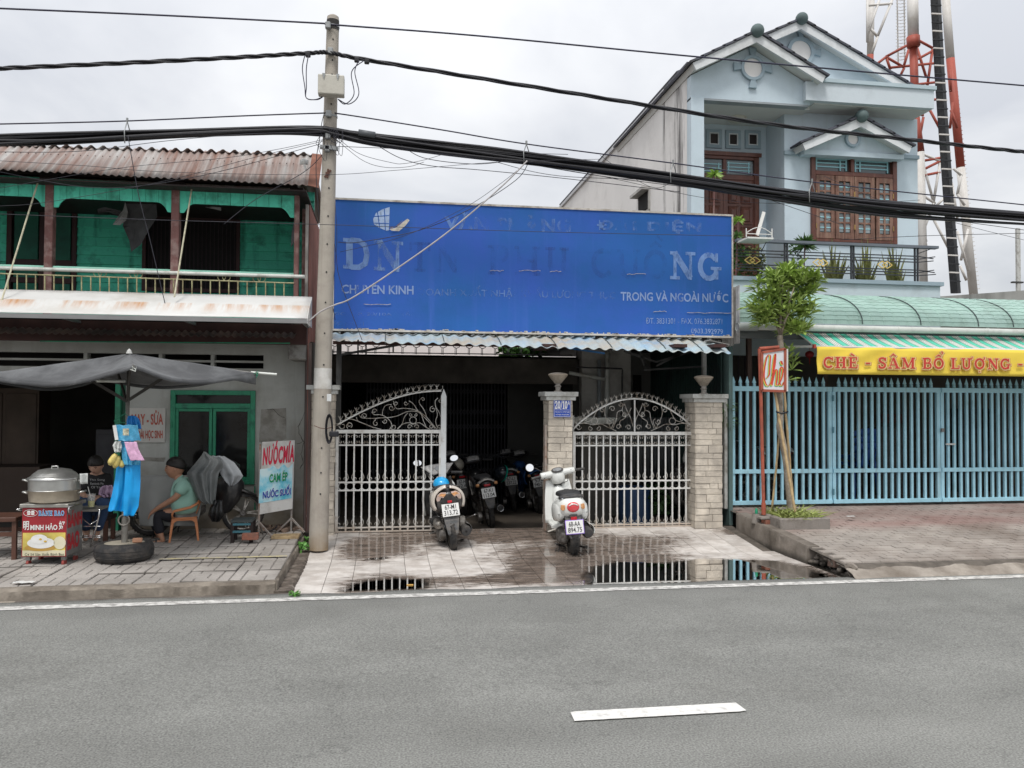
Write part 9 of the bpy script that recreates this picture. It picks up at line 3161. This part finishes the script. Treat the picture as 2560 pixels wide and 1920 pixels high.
for k in range(4):
 A_,B_ = tips_[k],tips_[(k+1) % 4]
 def fn(u,v,A_=A_,B_=B_,k=k):
  e = A_.lerp(B_,v)
  p = ap.lerp(e,u)
  s_ = math.sin(PI*v)
  return p+(ap-e)*(.10*u*u*s_)+Vector((0,0,-.13*u*s_-.025*math.sin(PI*u)*abs(s_)+.008*nz(u*5,v*6+k)))
 MB().grid(fn,12,24,.003).obj('cloth',um,UM_,smooth=True)
 MB().grid(lambda u,v: fn(1,v)+Vector((0,0,-.035*u-.06*u*(1-abs(2*v-1))*0-.10*u*max(0,(v-.85) if k == 0 else 0)*6)),2,24,.002).obj('hem',um,UM_,smooth=True)
 MB().tube([ap.lerp(A_,.0)+Vector((0,0,-.02)),A_+Vector((0,0,-.012))],.010,6).obj('rib',mtl,UM_)
 m_ = ap.lerp(A_,.42)+Vector((0,0,-.03))
 MB().bar((UX,UY_,at(323,1003,UY_).z),m_,.016,.03).obj('strut',mat('strut_dark',(.06,.055,.05),rough=.7),UM_)
MB().tube([Rt+Vector((-.05,0,0)),at(692,936,8.6)],.012,8).obj('arm_end',white_pipe,UM_)
MB().tube([at(241,952,8.1),at(312,953,8.3)],.014,8).obj('lamp_tube',white_pipe,UM_)
MB().lathe([(.03,0),(.02,.03),(.001,.05)],ap+Vector((0,0,.0)),10).obj('peak',mat('peak_pale',(.5,.5,.48)),UM_)
rope = mat('rope_green',(.03,.20,.12),rough=.8,bump=0)
for p_,n_ in ((Rt,4),(Ft,2)): MB().tube([p_+Vector((r.uniform(-.03,.03),-.02,r.uniform(-.06,.02))) for _ in range(7)],.005,5).obj('knot',rope if n_ == 4 else white_pipe,UM_)
# rain gear hanging from the pole
HY = 8.0
blu = mat('raincoat_blue',(.01,.33,.75),rough=.35,var=.10,vs=5,bump=.25,bs=14,spec=.5)
blp = mat('raincoat_pack',(.10,.46,.74),rough=.25,var=.25,vs=18,bump=.5,bs=35,coat=.4)
def hang(name,label,rows,m,Y=HY,nf=1.5,amp=.02,seed=0,thick=.012,cat='raincoat'):
 return tag(drape(rows,Y,.03,nf,seed,thick=thick,amp=amp).obj(name,m,smooth=True),label,cat)
hang('raincoat','long bright blue plastic raincoat hanging from the umbrella pole, left half',[(1155,293,318),(1200,287,316),(1235,280,314),(1262,273,312),(1278,270,309)],blu,8.06,1.2,.03,1,.003)
hang('raincoat','long bright blue plastic raincoat hanging from the umbrella pole, right half',[(1150,314,351),(1200,312,351),(1240,309,349),(1268,308,346),(1290,309,334)],blu,8.04,.8,.025,3,.003)
hang('rain_bag','crumpled deep blue bag at the top of the hanging rain gear',[(1040,322,338),(1052,318,347),(1066,320,350),(1073,332,350)],mat('bag_deep_blue',(.01,.16,.45),rough=.4,bump=.8,bs=14),8.05,2.5,.02,5,cat='bag')
hang('rain_pack','flat light blue packet with a small label near the top of the pole',[(1062,288,344),(1080,292,347),(1098,294,350),(1102,296,352)],blp,7.98,.7,.012,2,cat='packet')
simple('label_strip',MB().bar(at(286,1063,7.95),at(292,1100,7.95),.03,.006,up=(0,1,0)),pw,'white label strip on the edge of the light blue packet','label')
simple('label',MB().box(at(307,1080,7.94).x,at(322,1080,7.94).x,7.94,7.945,at(315,1087,8.08).z,at(315,1070,8.08).z),mat('label_beige',(.55,.52,.38),var=.5,vs=60,bump=0),'small beige label on the flat light blue packet','label')
hang('rain_pack','bundle of folded light blue packets under the flat one',[(1103,303,335),(1125,306,345),(1150,308,350),(1162,312,345)],blp,8.0,3.2,.018,6,cat='packet')
hang('rain_pack','pink patterned packet hanging at the right of the pole',[(1105,311,341),(1120,315,346),(1138,320,353),(1151,326,361)],mat('pack_pink',(.72,.42,.62),rough=.3,var=.2,vs=30,bump=.2,coat=.4),7.94,.6,.012,7,cat='packet')
hang('plastic_bag','crumpled white bag beside the pink packet',[(1103,288,302),(1115,281,303),(1125,285,300),(1130,290,298)],mat('bag_white',()),7.97,2,.02,8,cat='bag')
for i,(a_,b_,w_) in enumerate((((290,1135),(274,1163),.030),((297,1140),(286,1170),.028),((302,1150),(306,1169),.022))):
 P = [at(a_[0]+(b_[0]-a_[0])*t/6,a_[1]+(b_[1]-a_[1])*t/6,7.98+.02*i) for t in range(7)]
 simple('sock_pack',MB().tube(P,[w_*f for f in (.5,.9,1,1.05,1.1,.95,.4)],10),mat('pack_yellow',(.62,.50,.16),rough=.35,var=.25,vs=30,bump=.3),['leftmost yellow rolled packet hanging at the pole','middle yellow rolled packet hanging at the pole','short yellow packet right of the other two'][i],'packet',smooth=True)
hg = MB().tube([at(312,1034,8.3),at(285,1052,8.3),at(287,1056,8.3),at(340,1056,8.3),at(312,1034,8.3),at(314,1026,8.3)],.004,5)
simple('coat_hanger',hg,rope,'thin green wire coat hanger on the umbrella pole','hanger')
# signboard for sugarcane juice
NM = thing('sidewalk_sign','tall white and cyan juice sign on two tripod feet beside the utility pole','sign',gr(690,1330,.12))
A_,B_,C_,D2 = at(648.8,1286,9.45),at(730.5,1272,9.75),at(736.4,1100.6,9.75),at(655.3,1105,9.45)
MB().prism([A_,B_,C_,D2],(.004,.02,0)).obj('panel',mat('sign_white2',(.60,.60,.59),rough=.5,var=.05,dirt=(.42,.41,.39),da=.5,ds=5),NM)
def nm(u,v,o=.0): return A_+(B_-A_)*u+(D2-A_)*v+Vector((0,-o,0))
cym = mat('sign_cyan',(.10,.52,.70),rough=.45,var=.12,vs=5,bump=0,dirt=(.55,.72,.76),da=.8,ds=5)
MB().grid(lambda u,v: nm(-.03+1.0*u,.155+(.47 if u < .3 else .47+.03*math.sin(u*20))*v,.004),30,2,.002).obj('cyan_print',cym,NM)
rj = mat('sign_red',(.55,.02,.06),bump=0,var=.1)
text('NƯỚCMÍA',nm(.03,.67),nm(1.0,.67),nm(.05,1.0),rj,NM,bold=.04,space=1.12,off=.004)
for s_,u0,u1,v0,v1,m_ in (('CAM ÉP',.24,.80,.42,.57,mat('sign_green',(.0,.26,.12),bump=0)),('NƯỚC SUỐI',.06,.92,.21,.36,mat('sign_blue',(.01,.06,.36),bump=0))):
 text(s_,nm(u0,v0),nm(u1,v0),nm(u0,v1),pw,NM,bold=.075,off=.007)
 text(s_,nm(u0,v0),nm(u1,v0),nm(u0,v1),m_,NM,bold=.035,off=.010)
for (tx,ty,by,Y) in ((651,1110,1344,9.48),(732,1105,1322,9.78)):
 p0,p1 = at(tx,ty,Y),at(tx-4,by,Y)
 p1.z = .14
 MB().bar(p0,p1,.02,.02).obj('post',mat('sign_post',(.32,.30,.28),rough=.6,var=.3,vs=9,dirt=(.2,.11,.07),da=.6,ds=9),NM)
 h_ = p1+Vector((0,0,.16))
 for dx_,dy_ in ((-.16,-.04),(.16,-.10),(.02,.16)): MB().bar(h_,(p1.x+dx_,p1.y+dy_,.145),.018,.018).obj('foot',mat('sign_post',()),NM)
# small things on the left pavement
brick(at(626,1349,9.1),.05,brk,'red hollow brick lying in front of the juice sign',dim=(.17,.09,.07))
bpos = gr(712,1349,.13)
simple('wood_plank',MB().cbox(bpos+Vector((0,.10,.02)),(.30,.22,.03)),mat('old_plank',(.34,.25,.14),rough=.85,var=.25,vs=9,streak=(.15,.1,.06),sa=.6,ss=20,sz=20),'weathered wooden board lying on the pavement beside the utility pole','board',bevel=.004)
brick((UX+.13,UY_-.04,.286),.1,mat('brick_pale',(.50,.27,.17),rough=.9,var=.1),'pale orange brick on the cement of the tyre base',dim=(.085,.05,.04))
SO = thing('wooden_stool','low dark wooden stool with blue rails in front of the covered motorbike','stool',at(605,1330,9.15))
q0,q1 = at(578,1300,9.15),at(632,1300,9.15)
for x in (q0.x+.015,q1.x-.015):
 for y in (9.15,9.33): MB().box(x-.018,x+.018,y-.018,y+.018,.13,.35).obj('leg',darkw,SO)
for z_ in (.33,.25): MB().box(q0.x+.02,q1.x-.02,9.13,9.145,z_-.012,z_+.012).obj('rail',mat('rail_teal',(.05,.16,.20),rough=.6),SO)
MB().box(q0.x,q1.x,9.12,9.36,.351,.375).obj('seat',mat('stool_top',(.05,.06,.06),rough=.7),SO)
WC = thing('wooden_chair','reddish brown wooden seat at the left photo edge beside the cart','chair',at(15,1390,8.6))
wcm = mat('chair_brown',(.10,.045,.03),rough=.5,var=.2)
q = at(40,1300,8.5)
MB().box(q.x-.45,q.x,8.5,8.9,q.z-.02,q.z+.025).obj('seat',wcm,WC,bevel=.006)
for y in (8.52,8.86):
 MB().box(q.x-.045,q.x-.005,y,y+.035,.11,q.z-.02).obj('leg',wcm,WC)
 MB().box(q.x-.45,q.x-.045,y,y+.02,q.z-.16,q.z-.12).obj('stretcher',wcm,WC)
mb = MB()
for i in range(60):
 x,y = -1.75+r.random()*.75,9.72+r.random()*.28
 s_ = r.uniform(.015,.055); o0 = len(mb.v)
 mb.cbox((0,0,0),(s_*2,s_*1.4,s_*.8)); mb.xf(Matrix.Translation((x,y,.14+s_*.3+(y-9.72)*.15)) @ Matrix.Rotation(r.random()*3,4,'Z') @ Matrix.Rotation(r.uniform(-.5,.5),4,'X'),o0)
tag(mb.obj('rubble',mat('rubble_brown',(.17,.12,.09),rough=.95,var=.4,vs=12)),'heap of broken brick and rubbish at the wall behind the juice sign','rubble',kind='stuff')
simple('hose',MB().tube([at(655+38*math.cos(t*PI/10),1312+18*math.sin(t*PI/10),9.7) for t in range(13)],.008,6),cab,'black hose looping on the ground under the juice sign','hose',smooth=True)
tag(strip('yellow_line',[(-2.15+.02*i,8.30+.004*nz(i)) for i in range(61)],[(-2.15+.02*i,8.36+.004*nz(i,3)) for i in range(61)],.125,mat('yellow_paint',(.50,.43,.18),rough=.8,dirt=(.33,.31,.28),da=.9,ds=14)),kind='structure')
for i,(px,w_,lab) in enumerate((((60,1457),.16,'torn white plastic scrap on the pavement near the left photo edge'),((370,1486),.05,'small white scrap of paper in the gutter below the tyre'),((255,1405),.03,'tiny white scrap on the pavement between cart and tyre'))):
 q = gr(*px,.11 if i != 1 else .0)
 simple('litter',MB().grid(lambda u,v: q+Vector(((u-.5)*w_,(v-.5)*w_*.5,.006+.012*abs(nz(u*4+i,v*4)))),6,5,.001),wplas,lab,'litter')
# plastic chair and people
orp = mat('chair_orange',(.52,.20,.085),rough=.45,var=.06,vs=5,bump=0)
OC = thing('plastic_chair','orange plastic armchair the man in the mint shirt sits on','chair',(0,0,0))
chair_mesh_parts(orp,OC,(0,0,0),sw=.38,sh=.35,bh=.66)
cpos = gr(455,1353,.12)
rigid(OC,(cpos.x+.01,cpos.y+.05,.125),(0,0,PI+.22))
OC.scale = (.62,.80,.76)
def figure(name,J,E,m,T,sub=2):
 """continuous skinned surface through joints {name: (point, radius)}"""
 ks = list(J)
 me = bpy.data.meshes.new(name)
 me.from_pydata([tuple(J[k][0]) for k in ks],[(ks.index(a),ks.index(b)) for a,b in E],[])
 me.materials.append(m)
 o = link(name,me,T)
 sk = o.modifiers.new('skin','SKIN')
 sk.use_smooth_shade = True
 d = me.skin_vertices[0].data
 for i,k in enumerate(ks):
  q = J[k][1]
  d[i].radius = (q,q) if isinstance(q,(int,float)) else q
  d[i].use_root = i == 0
 s_ = o.modifiers.new('sub','SUBSURF'); s_.levels = s_.render_levels = sub
 return o
def chain(*a): return [(a[i],a[i+1]) for i in range(len(a)-1)]
def hand(J,E,wrist,at_,dirn,side,s_=1.):
 """five unequal bent fingers rooted in the palm"""
 d = Vector(dirn).normalized(); w_ = Vector(side).normalized()
 dn = Vector((0,0,-1))
 p = Vector(at_)
 J['palm'+wrist] = (p+d*.035*s_,.020*s_); E.append((wrist,'palm'+wrist))
 for k,L_ in enumerate((.055,.065,.06,.045)):
  o = p+d*.05*s_+w_*(k-1.5)*.014*s_
  J['f%d%s' % (k,wrist)] = (o+d*.012*s_,.0085*s_); J['g%d%s' % (k,wrist)] = (o+d*L_*.55*s_+dn*.012*s_,.0075*s_); J['h%d%s' % (k,wrist)] = (o+d*L_*.75*s_+dn*.032*s_,.006*s_)
  E += [('palm'+wrist,'f%d%s' % (k,wrist)),('f%d%s' % (k,wrist),'g%d%s' % (k,wrist)),('g%d%s' % (k,wrist),'h%d%s' % (k,wrist))]
 J['t'+wrist] = (p+d*.03*s_+w_*-.034*s_+dn*.008,.009*s_); E.append((wrist,'t'+wrist))
def head(T,c,f,r_,skin,hair,hair_back=1.,tilt=0.):
 """head of radius r_ at c facing the unit vector f, with nose, brow, lips, ears, eyes and hair"""
 f = Vector(f).normalized(); s_ = f.cross(Vector((0,0,1))).normalized(); up = s_.cross(f).normalized()
 def L3(a,b,d): return Vector(c)+f*a*r_+s_*b*r_+up*d*r_
 h_ = MB()
 n,m_ = 24,18
 def fn(u,v):
  th,ph = PI*u,2*PI*v
  x,y,z = math.sin(th)*math.cos(ph),math.sin(th)*math.sin(ph),math.cos(th)
  x2 = x*1.0; z2 = z*1.16; y2 = y*.80
  if z < 0: y2 *= 1+.28*z; x2 *= (1+.06*z) if x > 0 else (1+.42*z)
  if x > .3:
   x2 += .16*math.exp(-((y/.13)**2)-((z+.12)/.16)**2)+.05*math.exp(-((z-.22)/.1)**2-(y/.5)**2)+.06*math.exp(-((z+.46)/.08)**2-(y/.25)**2)+.05*math.exp(-((z+.78)/.14)**2-(y/.3)**2)
   x2 -= .07*math.exp(-((z-.06)/.10)**2-((abs(y)-.34)/.16)**2)
  return L3(x2,y2,z2)
 h_.grid(fn,m_,n)
 o = h_.obj('head',skin,T,smooth=True)
 for k in (-1,1):
  MB().ball(L3(.0,k*.82,-.05),(.06*r_*2,.10*r_,.22*r_),8,6).obj('ear',skin,o,smooth=True)
  MB().ball(L3(.86,k*.32,.06),(.07*r_,.07*r_,.05*r_),8,5).obj('eye',inkm,o,smooth=True)
  MB().tube([L3(.93,k*.18,.23),L3(.90,k*.36,.27),L3(.80,k*.5,.22)],.035*r_,5).obj('eyebrow',hair,o)
 MB().tube([L3(.93,-.2,-.46),L3(.99,0,-.44),L3(.93,.2,-.46)],.035*r_,5).obj('mouth',mat('lips',(.20,.07,.055),rough=.5,bump=0),o)
 hh = MB()
 def hf(u,v):
  ph = 2*PI*v
  lim = 1.18+.62*(1-math.cos(ph))*.5*hair_back
  th = lim*u
  x,y,z = math.sin(th)*math.cos(ph),math.sin(th)*math.sin(ph),math.cos(th)
  k = 1.06-.07*u**6+.04*nz(x*4,y*4,z*4)
  if z < 0 and x < 0: x *= 1+.25*z
  return L3(x*1.0*k-.03,y*.82*k,z*1.17*k)
 hh.grid(hf,10,28,.1*r_)
 hh.obj('hair',hair,o,smooth=True)
 return o
skin1 = mat('skin_tan',(.42,.22,.14),rough=.5,var=.08,vs=12,bump=.1,subs=.05)
skin2 = mat('skin_light',(.42,.25,.18),rough=.5,var=.06,vs=12,bump=.1,subs=.05)
hairm = mat('hair_black',(.010,.008,.007),rough=.45,var=.3,vs=30,bump=.6,bs=90)
MN = thing('person','seated man in mint polo shirt and dark trousers, facing left','person',(cpos.x,cpos.y,.12))
def a_(x,y,Y): return at(x,y,Y)
Yn = cpos.y+.05
hn,hf_ = Yn-.10,Yn+.12
J = {'pelvis': (a_(466,1283,Yn),.10),'chest': (a_(458,1222,Yn),.09),'neck': (a_(448,1196,Yn),.046),'skull': (a_(440,1178,Yn),.05)}
E = chain('pelvis','chest','neck','skull')
for n_,Y,sh,el,wr,kn,an,he,to in (('n',hn,(461,1208),(441,1243),(385,1276),(392,1288),(402,1342),(410,1353),(382,1358)),('f',hf_,(452,1206),(420,1243),(392,1262),(386,1278),(394,1335),(402,1344),(376,1349))):
 sY = Y+(.02 if n_ == 'n' else -.0)
 J['s'+n_] = (a_(*sh,sY),.052); J['e'+n_] = (a_(*el,Y-.03 if n_ == 'n' else Y),.036); J['w'+n_] = (a_(*wr,Y+.0),.024)
 E += chain('chest','s'+n_,'e'+n_,'w'+n_)
 d = J['w'+n_][0]-J['e'+n_][0]
 hand(J,E,'w'+n_,J['w'+n_][0],d+Vector((0,0,-.12)),(0,-1,0),.95)
 J['k'+n_] = (a_(*kn,Y+.02),.058); J['a'+n_] = (a_(*an,Y),.032); J['h'+n_] = (a_(*he,Y),.030); J['o'+n_] = (a_(*to,Y),.022)
 E += chain('pelvis','k'+n_,'a'+n_,'h'+n_,'o'+n_)
figure('body',J,E,skin1,MN)
sh_ = mat('shirt_mint',(.27,.47,.39),rough=.8,var=.07,vs=5,bump=.35,bs=16,sheen=.2)
S_ = {'hem': (a_(468,1288,Yn),.165),'belly': (a_(464,1264,Yn),.17),'back': (a_(462,1230,Yn),.17),'collar': (a_(456,1204,Yn),.10),'col2': (a_(450,1193,Yn),.052)}
Es = chain('hem','belly','back','collar','col2')
for n_ in 'nf':
 a2,b2 = J['s'+n_][0],J['e'+n_][0]
 S_['s'+n_] = (a2,.088); S_['m'+n_] = (a2.lerp(b2,.5),.074); S_['c'+n_] = (a2.lerp(b2,.82),.066)
 Es += chain('back','s'+n_,'m'+n_,'c'+n_)
figure('shirt',S_,Es,sh_,MN)
MB().tube([a_(441,1204,Yn-.05),a_(446,1197,Yn-.06),a_(456,1190,Yn-.05),a_(458,1190,Yn+.05),a_(444,1200,Yn+.05),a_(441,1204,Yn-.05)],.012,6).obj('collar',sh_,MN,smooth=True)
tr_ = mat('trousers_dark',(.018,.018,.024),rough=.85,var=.2,vs=6,bump=.3,bs=16)
P_ = {'pelvis': (a_(468,1288,Yn),(.125,.105))}; Ep = []
for n_ in 'nf':
 k2,an = J['k'+n_][0],J['a'+n_][0]
 P_['t'+n_] = (J['pelvis'][0].lerp(k2,.45)+Vector((0,0,-.015)),.083); P_['k'+n_] = (k2,.068); P_['c'+n_] = (k2.lerp(an,.5),.062); P_['a'+n_] = (k2.lerp(an,.92),.056)
 Ep += chain('pelvis','t'+n_,'k'+n_,'c'+n_,'a'+n_)
 to,he = J['o'+n_][0],J['h'+n_][0]
 MB().loft([[he.lerp(to,t)+Vector((0,s2*w_,z_)) for s2,z_ in ((-1,-.022),(1,-.022),(1,-.004),(-1,-.004))] for t,w_ in ((-.25,.025),(.1,.036),(.7,.044),(1.1,.03))]).obj('sandal',blkm,MN,bevel=.004)
 q = he.lerp(to,.6)
 MB().tube([q+Vector((0,-.04,-.01)),q+Vector((-.01,0,.026)),q+Vector((0,.04,-.01))],.012,6,flat=.5).obj('sandal_strap',blkm,MN,smooth=True)
figure('trousers',P_,Ep,tr_,MN)
head(MN,a_(439,1171,Yn),(-1,-.18,-.02),.100,skin1,hairm,.85)
# the woman bent over her sewing
WO = thing('person','woman in black printed shirt and jeans bent over her sewing in the dark shop front','person',at(225,1350,9.35))
Yw = 9.35
J = {'pelvis': (a_(236,1262,Yw),.11),'chest': (a_(240,1205,Yw-.04),.095),'neck': (a_(242,1180,Yw-.08),.042),'skull': (a_(241,1165,Yw-.12),.045)}
E = chain('pelvis','chest','neck','skull')
for n_,s2 in (('l',-1),('r',1)):
 J['s'+n_] = (a_(240+s2*24,1198,Yw-.05),.045); J['e'+n_] = (a_(240+s2*30-4,1236,Yw-.12),.032); J['w'+n_] = (a_(240+s2*(26 if s2 < 0 else 14),1243 if s2 > 0 else 1240,Yw-.34),.022)
 E += chain('chest','s'+n_,'e'+n_,'w'+n_)
 hand(J,E,'w'+n_,J['w'+n_][0],(-.4*s2,-1,-.1),(s2,0,0),.9)
 J['k'+n_] = (a_(238+s2*24,1256,Yw-.45),.065); J['a'+n_] = (a_(228+s2*12,1336,Yw-.40),.034); J['o'+n_] = (a_(226+s2*13,1350,Yw-.52),.026)
 E += chain('pelvis','k'+n_,'a'+n_,'o'+n_)
figure('body',J,E,skin2,WO)
bt_ = mat('shirt_black',(.012,.012,.013),rough=.85,var=.2,bump=.3,bs=16)
S_ = {'hem': (a_(238,1262,Yw),.15),'mid': (a_(240,1230,Yw),.14),'top': (a_(241,1206,Yw-.04),.135),'col': (a_(242,1186,Yw-.06),.055)}
Es = chain('hem','mid','top','col')
for n_ in 'lr':
 a2,b2 = J['s'+n_][0],J['e'+n_][0]
 S_['s'+n_] = (a2,.082); S_['m'+n_] = (a2.lerp(b2,.9),.062); Es += chain('top','s'+n_,'m'+n_)
figure('shirt',S_,Es,bt_,WO)
for i,s2 in enumerate(('This Song','Reminds Me','Of You')):
 y = 1203+i*9
 text(s2,at(224+i*2,y,9.1),at(262-i*3,y,9.1),at(224+i*2,y-6,9.1),mat('print_grey',(.35,.35,.35),bump=0),WO)
P_ = {'pelvis': (a_(236,1265,Yw),(.13,.11))}; Ep = []
for n_ in 'lr':
 k2,an = J['k'+n_][0],J['a'+n_][0]
 P_['k'+n_] = (k2,.075); P_['c'+n_] = (k2.lerp(an,.5),.06); P_['a'+n_] = (k2.lerp(an,.9),.052); Ep += chain('pelvis','k'+n_,'c'+n_,'a'+n_)
figure('jeans',P_,Ep,mat('jeans_blue',(.025,.05,.11),rough=.9,var=.2,vs=6,bump=.3,bs=20),WO)
head(WO,a_(240,1163,Yw-.16),(-.12,-1,-.55),.085,skin2,hairm,1.25)
hang('sewing_cloth','lilac cloth in the lap of the sewing woman',[(1214,258,280),(1224,248,286),(1236,246,284),(1242,262,280)],mat('cloth_lilac',(.42,.30,.42),rough=.9,var=.15,bump=.5),8.95,2.5,.03,9,cat='cloth')
WS_ = thing('work_stool','dark low stool under the sewing woman','stool',at(240,1350,9.4))
q = J['pelvis'][0]
MB().box(q.x-.17,q.x+.17,9.25,9.55,q.z-.16,q.z-.12).obj('seat',darkw,WS_)
for x in (-.14,.14):
 for y in (9.28,9.52): MB().box(q.x+x-.02,q.x+x+.02,y-.02,y+.02,.12,q.z-.16).obj('leg',wcm,WS_)
# dim goods inside the left shop
q = at(60,1230,11.5)
simple('shop_table',MB().box(-5.6,-4.4,11.3,11.9,.13,.8),mat('dim_table',(.06,.04,.03),rough=.7),'dim table deep inside the left shop','table')
simple('hanging_garment',MB().grid(lambda u,v: (-5.05+.18*v+.03*nz(u*3,v*3),10.9+.03*math.sin(v*9),1.75-.35*u),6,8,.004),mat('garment_grey',(.20,.20,.22),rough=.9),'pale garment hanging in the dark of the left shop','garment',smooth=True)
for i,(x,y,w,h,c) in enumerate(((-5.3,12.4,.9,1.7,(.10,.07,.05)),(-3.9,12.9,.7,1.1,(.12,.12,.13)),(-6.3,12.0,.6,.9,(.14,.09,.05)))):
 T_ = thing('cupboard',['tall dim brown cupboard at the back of the left shop','low grey cabinet at the back of the left shop beside the cupboard','small brown chest at the far left of the dark shop'][i],'cupboard',(x,y,.13))
 MB().box(x-w/2,x+w/2,y,y+.4,.13,.13+h).obj('carcass',mat('cupboard_%d' % i,c,rough=.6,var=.25),T_)
 for k in (-1,1): MB().box(x+k*w*.25-w*.22,x+k*w*.25+w*.22,y-.015,y-.001,.2,.06+h).obj('door',mat('cupboard_%d' % i,()),T_,bevel=.004)
